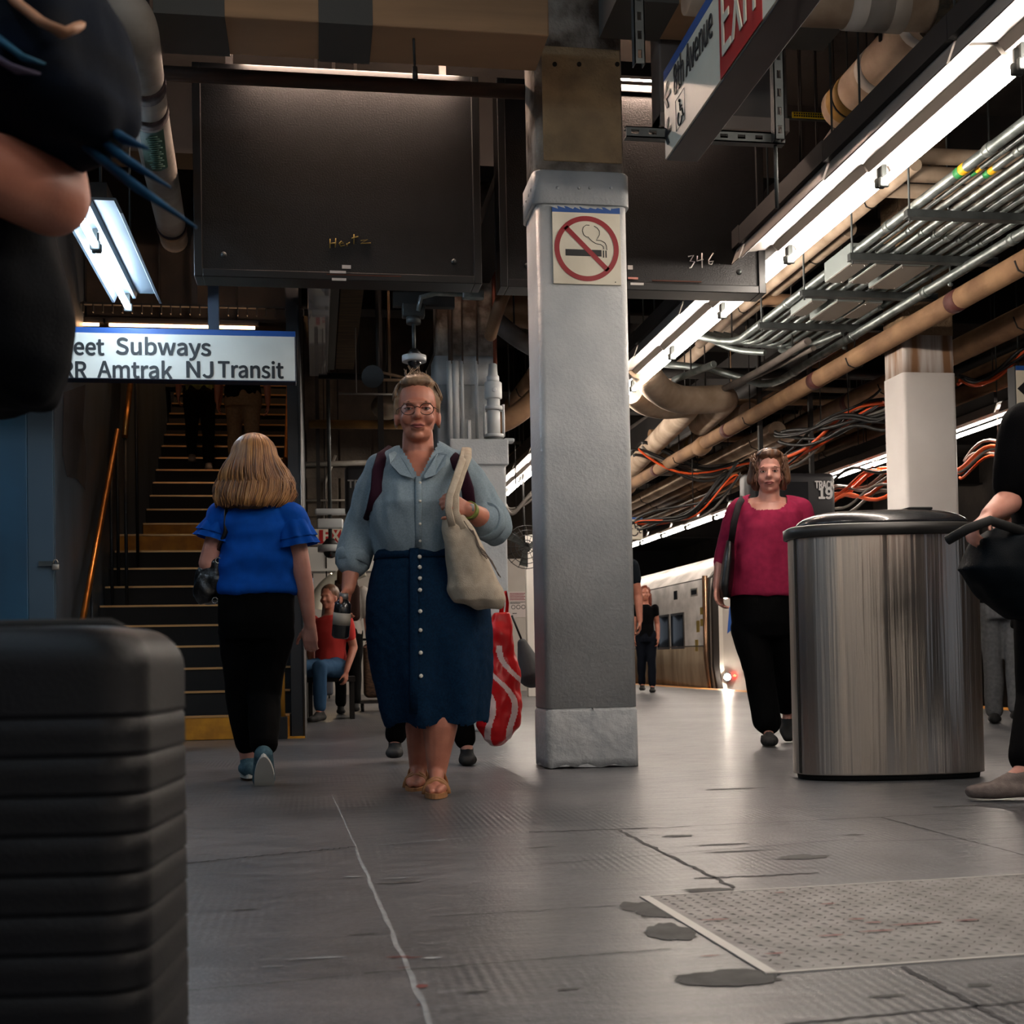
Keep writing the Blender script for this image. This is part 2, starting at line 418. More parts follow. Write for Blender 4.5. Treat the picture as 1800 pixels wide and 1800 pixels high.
for (x, y, a, b) in ((1410, 1507, .07, .035), (1190, 1470, .05, .02), (1270, 1485, .10, .01), (1300, 1497, .1, .008), (1500, 1468, .03, .01), (1280, 1720, .10, .045), (1180, 1640, .05, .08),
                     (1150, 1600, .06, .10), (1245, 1565, .06, .02), (1560, 1752, .03, .006), (1720, 1733, .02, .01), (950, 1490, .05, .006), (1290, 1387, .12, .02), (1420, 1700, .10, .012),
                     (700, 1552, .05, .012), (1690, 1417, .1, .01), (1000, 1740, .02, .004), (840, 1745, .02, .004), (430, 1600, .03, .006), (640, 1643, .03, .004), (1580, 1250, .1, .03)):
    blob(G(x, y), a, b, 3, 44)
for (x, y, a, b) in ((690, 1545, .04, .008), (620, 1542, .02, .01), (480, 1700, .02, .004), (560, 1685, .05, .006), (760, 1685, .02, .006), (1760, 1568, .03, .005), (760, 1660, .015, .004)):
    blob(G(x, y), a, b, 2, 16)
for (x, y, a, b) in ((700, 1683, .025, .004), (725, 1684, .02, .003), (742, 1735, .01, .012), (736, 1768, .003, .004), (708, 1702, .012, .002), (1250, 1681, .02, .003)):
    blob(G(x, y), a, b, 4, 10)
struct('floor', fl, [FLOORM, SEAM, LSEAM, PATCH, REDMARK], fix=False)

ye = MB(); ye.bb(EDGEX-0.3, EDGEX, -4, 46, -0.3, 0.0)
struct('trim_1', ye, [mat('platform_edge_yellow', '#d08a1c', 0.55, col2='#b87414', nscale=6)])
tb = MB(); tb.bb(EDGEX, 14, -4, 60, -1.5, -1.3); tb.bb(EDGEX-0.05, EDGEX, -4, 46, -1.3, -0.3)
struct('trim_2', tb, [DCONC])

# access hatch in the floor
hA, hB = F(1125, 1578), F(1345, 1713)
hx = (hB-hA); hu = hx.normalized(); hs = Vector((-hu.y, hu.x, 0)); hs = hs if hs.x > 0 else -hs
hat = thing('floor_hatch', 'steel tread plate hatch let into the grey floor, with pale frame strip', 'hatch', (hA.x, hA.y, 0))
HL = hx.length
def HP(u, v, z): return Vector((hA.x, hA.y, 0))+hu*u+hs*v+Vector((0, 0, z))
pm = MB(); pm.add([HP(0, 0, .002), HP(HL, 0, .002), HP(HL, 1.5, .002), HP(0, 1.5, .002)], [(0, 1, 2, 3)])
for i in range(int(HL/0.028)):
    for j in range(52):
        u = 0.02+i*0.028; v = 0.045+j*0.028
        a = (pi/4 if (i+j) % 2 else -pi/4); c, s = cos(a), sin(a)
        l, w_ = 0.009, 0.0026
        q = [(l, 0), (0, w_), (-l, 0), (0, -w_)]
        base = [HP(u+x*c-y*s, v+x*s+y*c, .002) for x, y in q]; top = HP(u, v, .0042)
        pm.add(base+[top], [(0, 1, 4), (1, 2, 4), (2, 3, 4), (3, 0, 4)])
pm.build('tread_plate', mat('tread_plate', '#767473', 0.5, metal=0.2, col2='#5a5857', nscale=9, bump=0.2, bscale=60), hat, fix=False)
fm = MB()
def hbar(u0, v0, u1, v1, w_):
    a = HP(u0, v0, .003); b = HP(u1, v1, .003); d = (b-a).normalized(); s = Vector((-d.y, d.x, 0))*w_/2
    fm.add([a-s, b-s, b+s, a+s, a-s-Vector((0, 0, .003)), b-s-Vector((0, 0, .003)), b+s-Vector((0, 0, .003)), a+s-Vector((0, 0, .003))], [(0, 1, 2, 3), (0, 4, 5, 1), (1, 5, 6, 2), (2, 6, 7, 3), (3, 7, 4, 0)])
hbar(0, 0.012, HL, 0.012, .022); hbar(HL, 0, HL, 1.5, .008); hbar(0, 0, 0, 1.5, .006)
fm.build('hatch_frame', mat('hatch_frame', '#a9a7a4', 0.5, metal=0.3), hat)
for k, (x, y, l) in enumerate(((1255, 1620, .035), (1370, 1572, .016), (1455, 1592, .02), (1520, 1613, .02), (1460, 1648, .03), (1540, 1640, .05), (1600, 1628, .06), (1640, 1625, .03), (1700, 1622, .03), (1360, 1682, .03), (1500, 1625, .02))):
    pass
rm = MB()
for (x, y, l) in ((1255, 1620, .035), (1370, 1572, .012), (1455, 1592, .02), (1535, 1625, .02), (1460, 1648, .03), (1540, 1640, .04), (1600, 1628, .05), (1640, 1625, .02), (1700, 1621, .03), (1360, 1680, .02), (1505, 1619, .02)):
    c = F(x, y); rm.add([c+Vector((l*cos(t*1.05), 0.004*sin(t*1.05)*(1+.5*(t % 2)), .0046)) for t in range(6)], [(0, 1, 2, 3, 4, 5)])
rm.build('paint_marks', REDMARK, hat, fix=False)

# ================================================================ ceiling and walls
CEIL = 4.55
WX0, WX1, WY0_ = -1.95, -0.05, 11.3          # well over the staircase
cb = MB(); cb.bb(-9, 14, -4, WY0_, CEIL, CEIL+0.2); cb.bb(-9, WX0, WY0_, 60, CEIL, CEIL+.2); cb.bb(WX1, 14, WY0_, 60, CEIL, CEIL+.2); cb.bb(WX0, WX1, 24, 60, CEIL, CEIL+.2)
cb.bb(WX0-.2, WX1+.2, WY0_-.2, 24.2, 8.2, 8.4); cb.bb(WX0-.2, WX0, WY0_-.2, 24.2, CEIL+.2, 8.2); cb.bb(WX1, WX1+.2, WY0_-.2, 24.2, CEIL+.2, 8.2); cb.bb(WX0, WX1, WY0_-.2, WY0_, CEIL+.2, 8.2); cb.bb(WX0, WX1, 24, 24.2, CEIL+.2, 8.2)
struct('ceiling', cb, [DCONC])
bmx = MB()
for y in (5.2, 8.6, 12.2, 15.8, 19.4, 24, 29, 35):
    bmx.bb(-8.9, 13.8, y-0.02, y+0.02, 3.98, CEIL-.01); bmx.bb(-8.9, 13.8, y-0.14, y+0.14, 3.95, 3.98)
struct('trim_3', bmx, [STEEL])
bmy = MB()
for x, ys_0 in ((1.3, 7.6), (4.72, 3), (7.9, 3)):
    bmy.bb(x-0.02, x+0.02, ys_0, 45, 3.6, 3.94); bmy.bb(x-0.12, x+0.12, ys_0, 45, 3.57, 3.60)
struct('trim_4', bmy, [STEEL])

WY = 21.0
wb = MB()
for xa_, xb__ in ((-9, -1.97), (-.03, EDGEX-2.4)):
    wb.mat(0).bb(xa_, xb__, WY, WY+0.2, 0, 2.25)
    wb.mat(1).bb(xa_, xb__, WY, WY+0.2, 2.25, CEIL)
struct('wall_back', wb, [WHITE2, DCONC])
# low concrete wall with block courses seen right of the stairs
SX0, SX1 = -1.80, -0.19
BW = 14.5
cw = MB()
blockm = mat('concrete_block', '#5f564b', 0.9, col2='#47403a', nscale=3, bump=0.6, bscale=30)
x0 = SX1+0.1; x1 = PY(770, 850, BW).x
z0 = PY(600, 960, BW).z; zt = PY(600, 745, BW).z
rows = [(PY(600, y0, BW).z, PY(600, y1, BW).z) for y0, y1 in ((908, 880), (878, 840), (818, 756))]
cw.bb(x0, x1, BW+0.03, BW+0.3, z0, CEIL)
for (a, b) in rows:
    n = 4
    for k in range(n):
        cw.bb(x0+(x1-x0)*k/n+.012, x0+(x1-x0)*(k+1)/n-.012, BW, BW+0.05, a, b)
struct('wall_inner', cw, [blockm], bevel=.008)
fz0, fz1 = PY(600, 1000, BW).z, PY(600, 962, BW).z
fm_ = MB(); fm_.bb(x0, x1, BW-0.05, BW+0.02, fz0, fz1); fm_.bb(x0, x1, BW-.08, BW+.3, fz0-.03, fz0)
struct('trim_5', fm_, [mat('fascia_white', '#c6c6c2', 0.5)])
wl = MB(); wl.bb(-9, -8.8, -4, 46, 0, CEIL)
struct('wall_left', wl, [DCONC])
wr = MB(); wr.bb(13.6, 13.8, -4, 60, -1.4, CEIL)
struct('wall_right', wr, [DCONC])
wt = MB(); wt.bb(EDGEX-2.4, 13.8, 46, 46.2, -1.4, CEIL)
struct('wall_tunnel', wt, [BLACK])

# behind the camera: an unseen white wall added for the steel bin to mirror
wf = MB(); wf.bb(-9, EDGEX-.5, -7.2, -7, 0, CEIL)
struct('wall_front', wf, [mat('rear_wall_white', '#e2ded8', .6)])
ff = MB(); ff.bb(-9, EDGEX, -7.2, -4, -.3, 0); struct('floor_rear', ff, [FLOORM], fix=False)
fc_ = MB(); fc_.bb(-9, 14, -7.2, -4, CEIL, CEIL+.2); struct('ceiling_rear', fc_, [DCONC])
# ================================================================ columns
def rrect(x0, x1, y0, y1, r, z, n=5, jag=0):
    pts = []
    for (cx, cy, a0) in ((x1-r, y1-r, 0), (x0+r, y1-r, pi/2), (x0+r, y0+r, pi), (x1-r, y0+r, 3*pi/2)):
        for k in range(n+1):
            a = a0+pi/2*k/n; pts.append(Vector((cx+r*cos(a), cy+r*sin(a), z)))
    return pts
def column_body(mb, x0, x1, y0, y1, r, zs):
    mb.ring([rrect(x0, x1, y0, y1, r, z) for z in zs])
# main column
CY0 = F(1040, 1350).y; cd_ = 6.16
cx0 = P(961, 1156, cd_).x; cx1 = P(1129, 1156, cd_).x; CY1 = CY0+0.33
zb1 = PY(1030, 361, CY0).z; zb0 = PY(1030, 302, CY0).z
col = thing('steel_column', 'large column painted white below bare stained concrete, no smoking sign on its front', 'column', ((cx0+cx1)/2, CY0+.16, 0))
mb = MB(); column_body(mb, cx0, cx1, CY0, CY1, 0.035, [0.30, zb1+.02])
mb.build('shaft', WHITE, col)
mb = MB()
rings = []
for z, e in ((0.012, .004), (.02, .005), (.285, .005), (.31, .004), (.325, 0)):
    ring = rrect(cx0-e, cx1+e, CY0-e, CY1+e, .035, z, 9)
    rings.append(ring)
# chipped lower edge
nb = []
full = rings[0]
mb2 = MB()
def dense(ring, k=4):
    out = []
    for i in range(len(ring)):
        a = ring[i]; b = ring[(i+1) % len(ring)]; m_ = max(1, int((b-a).length/0.012))
        out += [a.lerp(b, t/m_) for t in range(m_)]
    return out
bot = dense(rings[0]); up_ = []
def lift(ring, z, e):
    c = Vector(((cx0+cx1)/2, (CY0+CY1)/2, 0)); o = []
    for p in ring:
        q = p.copy(); q.z = z; o.append(q)
    return o
jb = [Vector((p.x, p.y, 0.002+0.022*max(0, noise.noise(Vector((p.x*14, p.y*14, 3)))+.1)+.006*random.random())) for p in bot]
sk = [jb, lift(bot, .05, 0), lift(bot, .12, 0), lift(bot, .28, 0), [Vector((p.x-( .012 if p.x > (cx0+cx1)/2 else -.012), p.y+(.012 if p.y < (CY0+CY1)/2 else -.012), .305)) for p in bot]]
for r_ in sk[1:4]:
    for p in r_:
        nn = noise.noise(Vector((p.x*18, p.y*18, p.z*18)))*.006; p.y -= nn*(1 if p.y < (CY0+CY1)/2 else -1)
MB().ring(sk).build('base_skirt', mat('chipped_white_paint', '#aeb2b5', 0.55, col2='#9a9fa3', nscale=8, bump=0.8, bscale=26), col)
mb = MB(); column_body(mb, cx0+.006, cx1-.006, CY0+.006, CY1-.006, 0.03, [zb0-.05, CEIL-.02])
def bare_concrete():
    M = mat('bare_column_concrete', '#a89f94', 0.95, col2='#4a3c31', nscale=4.5, bump=0.9, bscale=45, contrast=(.4, .62))
    return M
mb.build('concrete_top', bare_concrete(), col)
mb = MB()
zz = [PY(1030, y, CY0).z for y in (285, 84)]
mb.rbox(((cx0+cx1)/2+.012, CY0+.004, (zz[0]+zz[1])/2), (cx1-cx0-.06, .012, zz[1]-zz[0]-.0), .006)
mb.build('tan_patch', mat('tan_patch', '#b0946f', 0.95, col2='#8a745a', nscale=7, bump=0.7, bscale=50, contrast=(.3, .7)), col)
mb = MB()
for px in (975, 1018, 1085): mb.cap(PY(px, 113, CY0-.004), PY(px, 113, CY0+.002), .012, .012)
mb.build('bolt_holes', mat('dark_holes', '#231d18', .9), col)
# collar
mb = MB(); e = .016
mb.ring([rrect(cx0-e, cx1+e, CY0-e, CY1+e, .05, zb1), rrect(cx0-e, cx1+e, CY0-e, CY1+e, .05, zb0-.01), rrect(cx0-e+.008, cx1+e-.008, CY0-e+.008, CY1+e-.008, .05, zb0)])
cl_ = mb.build('collar', WHITE, col)
for px in (980, 1018, 1037, 1074):
    c = PY(px, 330, CY0-e); mb = MB().ell((c.x, CY0-e, c.z), (.009, .006, .009)); mb.build('rivet', WHITE, cl_)
for dy in (.05, .12, .2, .27):
    MB().ell((cx0-e, CY0+dy, (zb0+zb1)/2), (.006, .009, .009)).build('rivet', WHITE, cl_)
MB().bb(cx1-.11, cx1+.01, CY0-.006, CY0+.05, 0.0, 0.01)
# no smoking sign
sg = thing('no_smoking_sign', 'square cream no smoking sign with red prohibition ring, fixed to the large column', 'sign', PY(1030, 435, CY0-.004))
a, b, c_, d_ = [PY(x, y, CY0-.008) for x, y in ((971, 374), (1089, 374), (1092, 500), (972, 500))]
sx0, sx1 = (a.x+d_.x)/2, (b.x+c_.x)/2; sz0, sz1 = (c_.z+d_.z)/2, (a.z+b.z)/2
SYF = CY0-.012
MB().bb(sx0, sx1, SYF, CY0-.0005, sz0, sz1).build('panel', CREAM, sg, bevel=.001)
m_ = MB(); m_.bb(sx0, sx1, SYF-.001, CY0-.0005, sz1-.002, sz1+.028); m_.build('blue_header', BLUE, sg)
m_ = MB()
for k in range(9):
    u = sx0+(sx1-sx0)*(k+.5)/9
    m_.add([Vector((u-.03, SYF-.002, sz1+.028)), Vector((u+.03*random.random(), SYF-.002, sz1+.028)), Vector((u+.01, SYF-.002, sz1+.028-.016*random.random())), Vector((u-.02, SYF-.002, sz1+.028-.008*random.random()))], [(0, 1, 2, 3)])
m_.build('paint_overlap', WHITE, sg, fix=False)
scx, scz = (sx0+sx1)/2-.001, (sz0+sz1)/2-.002; R_ = (sx1-sx0)*.475
m_ = MB()
def annulus(mb, cx, cz, y, r0_, r1_, n=64, a0=0, a1=2*pi):
    vs = []
    for k in range(n+1):
        a = a0+(a1-a0)*k/n
        vs += [Vector((cx+r0_*cos(a), y, cz+r0_*sin(a))), Vector((cx+r1_*cos(a), y, cz+r1_*sin(a)))]
    mb.add(vs, [(2*k, 2*k+1, 2*k+3, 2*k+2) for k in range(n)])
annulus(m_, scx, scz, SYF-.0022, R_*.845, R_)
d = R_*.92; w_ = R_*.075; q = .7071
m_.add([Vector((scx+x, SYF-.0022, scz+z)) for x, z in ((-d*q-w_*q, d*q-w_*q), (-d*q+w_*q, d*q+w_*q), (d*q+w_*q, -d*q+w_*q), (d*q-w_*q, -d*q-w_*q))], [(0, 1, 2, 3)])
m_.build('prohibition_ring', mat('ring_red', '#8c1822', .45), sg, fix=False)
m_ = MB(); y = SYF-.0012
def qd(mb, x0_, x1_, z0_, z1_): mb.add([Vector((scx+x0_*R_, y, scz+z0_*R_)), Vector((scx+x1_*R_, y, scz+z0_*R_)), Vector((scx+x1_*R_, y, scz+z1_*R_)), Vector((scx+x0_*R_, y, scz+z1_*R_))], [(0, 1, 2, 3)])
qd(m_, -.66, .46, -.23, -.03); qd(m_, .50, .54, -.26, -.04); qd(m_, .58, .62, -.26, -.04)
m_.build('cigarette', INK, sg, fix=False)
m_ = MB()
def curve2(pts, w_=.0016): m_.tube([Vector((scx+x*R_, y, scz+z*R_)) for x, z in pts], w_, 6)
curve2([(.10, .72), (-.01, .72), (-.09, .65), (-.12, .54), (-.08, .42), (.0, .36), (.06, .36), (.10, .30), (.18, .23), (.3, .16), (.44, .14), (.52, .08), (.53, 0)])
curve2([(.24, .70), (.34, .65), (.41, .55), (.41, .44), (.35, .34), (.31, .27), (.45, .26), (.57, .2), (.62, .1), (.63, -.02)])
m_.build('smoke', INK, sg)
m_ = MB(); m_.cap(Vector((sx1-.03, SYF-.001, sz0+.014)), Vector((sx1-.03, SYF-.0005, sz0+.014)), .003, .003, 8); m_.build('screw', GALVD, sg)

# right column
d2 = 9.1
c0 = P(1601, 1150, d2); c1 = P(1703, 1150, d2); RY0 = c0.y; RY1 = RY0+.33
z_a = PY(1640, 655, RY0).z; z_b = PY(1640, 589, RY0).z
rc = thing('square_column', 'white square column behind the litter bin with rust stained top', 'column', ((c0.x+c1.x)/2, RY0+.16, 0))
mb = MB(); column_body(mb, c0.x, c1.x, RY0, RY1, .03, [0, z_a]); mb.build('shaft', mat('clean_white_paint', '#c9c4c0', .5, col2='#c0bab6', nscale=2, bump=.1), rc)
mb = MB(); column_body(mb, c0.x+.006, c1.x-.006, RY0+.006, RY1-.006, .03, [z_a-.01, z_b])
mb.build('stained_section', mat('rust_streaked_paint', '#b4aca6', .6, col2='#7a583c', nscale=7, stretch=(1.6, 1.6, .12), contrast=(.4, .6)), rc)
mb = MB(); column_body(mb, c0.x+.006, c1.x-.006, RY0+.006, RY1-.006, .02, [z_b, CEIL-.02]); mb.build('concrete_top', CONC_BROWN, rc)

# rear column with pipes
d3 = 9.9
e0 = P(776, 1160, d3); e1 = P(884, 1160, d3); EY0 = e0.y; EY1 = EY0+.33
zq = PY(830, 627, EY0).z; zq2 = PY(830, 668, EY0).z
ec = thing('conduit_column', 'white column behind the woman in denim, with conduits and a pipe running up it', 'column', ((e0.x+e1.x)/2, EY0+.16, 0))
mb = MB(); column_body(mb, e0.x, e1.x, EY0, EY1, .03, [0, zq2]); mb.build('shaft', WHITE, ec)
mb = MB(); column_body(mb, e0.x-.014, e1.x+.014, EY0-.014, EY1+.014, .04, [zq2-.04, zq]); mb.build('collar', WHITE, ec)
mb = MB(); column_body(mb, e0.x+.01, e1.x-.01, EY0+.01, EY1-.01, .03, [zq-.03, CEIL-.02]); mb.build('concrete_top', bare_concrete(), ec)
zc = PY(850, 772, EY0-.35).z
xb0 = PY(795, 800, EY0-.35).x; xb1 = PY(889, 800, EY0-.35).x
mb = MB(); mb.bb(xb0, xb1, EY0-.35, EY0-.02, 0, zc); lb = mb.build('lower_casing', WHITE, ec, bevel=.015)
mb = MB(); mb.bb(xb0-.02, xb1+.02, EY0-.37, EY0-.02, zc-.2, zc); mb.bb(xb1, xb1+.08, EY0-.3, EY0-.2, zc-.01, zc+.02); mb.build('casing_band', WHITE, ec, bevel=.01)
def vpipe(px, py0, py1, r, y, m_, name='conduit'):
    a = PY(px, py0, y); b = PY(px, py1, y); x = (a.x+b.x)/2
    return MB().tube([(x, y, a.z), (x, y, b.z)], r, 10).build(name, m_, ec)
CONW = mat('painted_conduit_white', '#b9bbbb', .5)
for px, w_ in ((791, .024), (801, .028), (813, .012), (838, .013)):
    vpipe(px, 780, 635, w_, EY0-.06, CONW)
for px, w_ in ((791, .02), (812, .007), (838, .008)): vpipe(px, 640, 505, w_, EY0-.06, mat('rusty_conduit', '#4a3a30', .7, metal=.3), 'rusty_conduit')
vpipe(868, 640, 380, .016, EY0-.12, mat('copper_brown_pipe', '#7a3f2c', .45, metal=.4), 'copper_pipe')
# valve assembly
vx = PY(867, 700, EY0-.12).x
def vz(y): return PY(867, y, EY0-.12).z
mb = MB(); mb.tube([(vx, EY0-.12, vz(640)), (vx, EY0-.12, vz(660)), (vx, EY0-.12, vz(662)), (vx, EY0-.12, vz(672))], [.03, .04, .05, .05], 14)
mb.tube([(vx, EY0-.12, vz(672)), (vx, EY0-.12, vz(674)), (vx, EY0-.12, vz(700)), (vx, EY0-.12, vz(702))], [.06, .07, .07, .06], 16)
mb.tube([(vx, EY0-.12, vz(702)), (vx, EY0-.12, vz(772))], .052, 16)
mb.tube([(vx, EY0-.12, vz(715)), (vx, EY0-.12, vz(722))], .075, 16); mb.tube([(vx, EY0-.12, vz(764)), (vx, EY0-.12, vz(770))], .08, 16)
vv = mb.build('valve_body', CONW, ec)
for dx in (-.075, .075): MB().tube([(vx+dx, EY0-.14, vz(712)), (vx+dx, EY0-.14, vz(768))], .011, 8).build('tie_rod', CONW, vv)
annm = MB().ell((vx-.0, EY0-.19, vz(688)), (.02, .008, .02)); annm.build('inspection_cap', CONW, vv)
# bottom small fittings
mb = MB(); c = PY(812, 768, EY0-.1); mb.rbox((c.x, EY0-.1, zc+.025), (.09, .05, .04), .008); mb.rbox((c.x+.06, EY0-.08, zc+.10), (.03, .04, .2), .008); mb.build('junction_box', CONW, ec)

# thin white post and far white wall fittings
p0 = P(936, 1157, 18.0)
tp = thing('white_post', 'narrow white post standing between the white wall and the large column', 'post', (p0.x, p0.y, 0))
mb = MB(); mb.bb(p0.x-.07, p0.x+.09, p0.y, p0.y+.12, 0, PY(936, 940, p0.y).z); mb.build('post', mat('bright_white', '#dedad3', .5), tp, bevel=.01)
n0 = PY(893, 1040, WY-.012); n1 = PY(929, 1085, WY-.012)
nt_ = thing('paper_notice', 'paper notice with small red and black print on the white wall by the column', 'notice', n0)
MB().bb(n0.x, n1.x, WY-.012, WY-.001, n1.z, n0.z).build('paper', mat('notice_paper', '#d3c9c6', .7), nt_)
mb = MB()
W_ = n1.x-n0.x; H_ = n0.z-n1.z
for k in range(5): mb.bb(n0.x+.08*W_, n0.x+(.9-.1*(k % 2))*W_, WY-.014, WY-.012, n0.z-(.09+.06*k)*H_, n0.z-(.06+.06*k)*H_)
mb.build('red_print', mat('print_red', '#8a3340', .7), nt_)
mb = MB()
for k in range(2): mb.bb(n0.x+.08*W_, n0.x+(.9-.3*k)*W_, WY-.014, WY-.012, n0.z-(.42+.05*k)*H_, n0.z-(.395+.05*k)*H_)
for k in range(3): annulus(mb, n0.x+(.25+.25*k)*W_, n0.z-.6*H_, WY-.014, W_*.08, W_*.11, 16)
mb.bb(n0.x+.2*W_, n0.x+.42*W_, WY-.014, WY-.012, n0.z-.86*H_, n0.z-.83*H_)
mb.build('black_print', INK, nt_, fix=False)
# fan behind the column
fc = P(925, 962, 16.5)
fn = thing('cage_fan', 'round black caged fan hung beside the white post', 'fan', fc)
mb = MB()
for t in range(4): mb.tube([fc+Vector((cos(a)*(.09+.065*t), -.05+.03*(t == 3), sin(a)*(.09+.065*t))) for a in [2*pi*k/28 for k in range(29)]], .006, 5)
for k in range(16):
    a = 2*pi*k/16; mb.tube([fc+Vector((0, -.1, 0)), fc+Vector((cos(a)*.18, -.09, sin(a)*.18)), fc+Vector((cos(a)*.29, 0, sin(a)*.29))], .004, 4)
mb.build('cage', BLACK, fn)
mb = MB()
for k in range(3):
    a = 2*pi*k/3+.3; s = Vector((cos(a), 0, sin(a))); t_ = Vector((-sin(a), 0.3, cos(a)))
    mb.add([fc+s*.04-t_*.03, fc+s*.25-t_*.05, fc+s*.25+t_*.08, fc+s*.04+t_*.03], [(0, 1, 2, 3)])
mb.build('blades', GALVD, fn, fix=False)
mb = MB(); mb.tube([fc+Vector((0, .02, 0)), fc+Vector((0, .22, 0))], .07, 14); mb.tube([fc+Vector((0, .15, .05)), fc+Vector((0, .15, .5)), Vector((fc.x, fc.y+.15, 4.54))], .015, 8); mb.build('motor', BLACK, fn)
# ================================================================ fluorescent fixtures
def make_fixture(label, cat, tubem, side=1, name='tube_light', L=1.2, group=None, twin=True):
    """trough fixture running along +Y; origin at the near end of its lamp"""
    t = thing(name, label, cat, (0, 0, 0), group)
    s = side
    mb = MB(); prof = [(-.30, .0), (-.285, .012), (-.262, .075), (-.10, .088), (-.07, .05), (-.05, .05), (-.02, .085), (.03, .085), (.045, .06), (.05, .06), (.035, .095), (-.27, .095), (-.305, .002)]
    prof = [(s*x, z) for x, z in prof]
    mb.ring([[Vector((x, y, z)) for x, z in prof] for y in (-.0, L)], True, True, False)
    mb.build('reflector', REFL, t)
    MB().bb(min(-.30*s, -.06*s), max(-.30*s, -.06*s), 0, L+.02, .096, .20).build('housing', STEEL, t)
    MB().tube([(0, .035, 0), (0, L-.035, 0)], .019, 14).build('tube', tubem, t)
    mb = MB()
    for y in (.012, L-.012):
        mb = MB(); mb.rbox((0, y, 0), (.05, .022, .05), .008); mb.bb(-.012, .012, y-.006, y+.006, 0, .09)
        mb.build('lamp_holder', GALVD, t)
    return t
def hang_rods(t, L, z, s=1, x=-.18):
    for y in (.15, L-.15): o = MB().tube([(s*x, y, z+.2), (s*x, y, 1.62)], .006, 6).build('hanger_rod', GALVD, t)
    return o
pl = P(1790, 123, 4.96)
ordinal = ['nearest', 'second', 'third', 'fourth', 'fifth', 'sixth', 'seventh', 'eighth', 'ninth', 'tenth', 'eleventh', 'twelfth', 'thirteenth', 'fourteenth', 'fifteenth']
fx = make_fixture('x', 'light', TUBEW, 1, 'strip_light')
hang_rods(fx, 1.2, 0.0)
ys = [pl.y+1.225*k for k in range(-4, 12)]
vis = 0
for i, y in enumerate(ys):
    k = i-4
    z = 2.85+0.0082*max(0, y-4.5)
    lab = ('fluorescent strip light in the main row over the hall, %s lamp from the camera' % ordinal[max(0, k+1)]) if k >= -1 else 'fluorescent strip light continuing the main row behind the camera'
    o = fx if i == 0 else copy_tree(fx)
    o.location = (pl.x, y, z); o['label'] = lab; o['group'] = 'strip lights of the main row'
# second row over the platform edge
fx2 = make_fixture('x', 'light', TUBEW, 1, 'platform_strip_light', 1.5); hang_rods(fx2, 1.5, 0)
yy = [9.4, 10.98+.0, 12.75, 14.1, 15.6]+[17.2+1.62*k for k in range(12)]
o2 = ['first', 'second', 'third', 'fourth', 'fifth', 'sixth', 'seventh', 'eighth', 'ninth', 'tenth', 'eleventh', 'twelfth', 'thirteenth', 'fourteenth', 'fifteenth', 'sixteenth', 'seventeenth']
for i, y in enumerate(yy):
    o = fx2 if i == 0 else copy_tree(fx2)
    o.location = (6.7, y, 2.80+.007*(y-11)); o['label'] = 'strip light above the platform edge, %s one from the right' % o2[i]; o['group'] = 'strip lights over the platform edge'
# left fixture with one working lamp visible
fl_ = thing('left_strip_light', 'cool white twin trough strip light at upper left beside the dark board', 'light', (-1.184, 7.0, 2.90))
L_ = 1.42
mb = MB(); y0 = 6.75; y1 = 8.43
prof = [(-.10, .03), (-.085, .03), (-.06, .09), (.02, .095), (.03, .06), (.05, .06), (.06, .095), (.17, .095), (.20, .03), (.215, .03), (.18, .11), (-.07, .11)]
mb.ring([[Vector((-1.184+x, y, 2.90+z)) for x, z in prof] for y in (y0, y1)], True, True, False)
mb.build('reflector', REFL2, fl_)
MB().bb(-1.20, -1.05, y0, y1, 3.01, 3.09).build('housing', STEEL, fl_)
MB().tube([(-1.184, 7.28, 2.9), (-1.184, 8.40, 2.9)], .02, 14).build('tube', TUBEC, fl_)
MB().tube([(-1.184, 6.78, 2.9), (-1.184, 7.16, 2.9)], .02, 14).build('tube', TUBEC, fl_)
mb = MB()
for y in (7.19, 7.25, 8.43):
    mb = MB(); mb.rbox((-1.184, y, 2.9), (.055, .02, .055), .008); mb.bb(-1.196, -1.172, y-.006, y+.006, 2.9, 2.99)
    mb.build('lamp_holder', GALVD, fl_)
for y in (7.0, 8.1): MB().tube([(-1.12, y, 3.09), (-1.12, y, CEIL-.004)], .007, 6).build('hanger_rod', GALVD, fl_)
# unseen bare batten lamps, added to brighten the columns and the bin
def make_added_batten(label, tubem, L=1.4, name='batten_light', group=None):
    t = thing(name, label, 'light', (0, 0, 0), group)
    MB().tube([(0, .03, 0), (0, L-.03, 0)], .02, 12).build('tube', tubem, t)
    MB().bb(-.035, .035, 0, L, .035, .08).build('housing', REFL, t)
    for y in (.012, L-.012):
        mb = MB(); mb.rbox((0, y, .01), (.05, .022, .06), .008); mb.build('lamp_holder', GALVD, t)
    MB().tube([(0, L/2, .08), (0, L/2, .896)], .006, 6).build('hanger_rod', GALVD, t)
    return t
fb = make_added_batten('added cool white batten light at the left above the camera', TUBEC, group='added batten lights above and behind the camera')
fb.location = (-1.6, 1.9, 3.65)
for (x, y, lab) in ((-1.6, -.6, 'added cool white batten light at the left, first behind the camera'), (-1.6, -3.4, 'added cool white batten light at the left, last behind the camera'),
                    (-3.4, 5.0, 'added cool white batten light over the blue doors, left of the picture')):
    copy_tree(fb, (x, y, 3.65), label=lab)
fw_ = make_added_batten('added warm white batten light behind the camera, near the rear wall', TUBEW, group='added warm batten lights behind the camera'); fw_.location = (1.0, -5.5, 3.65)
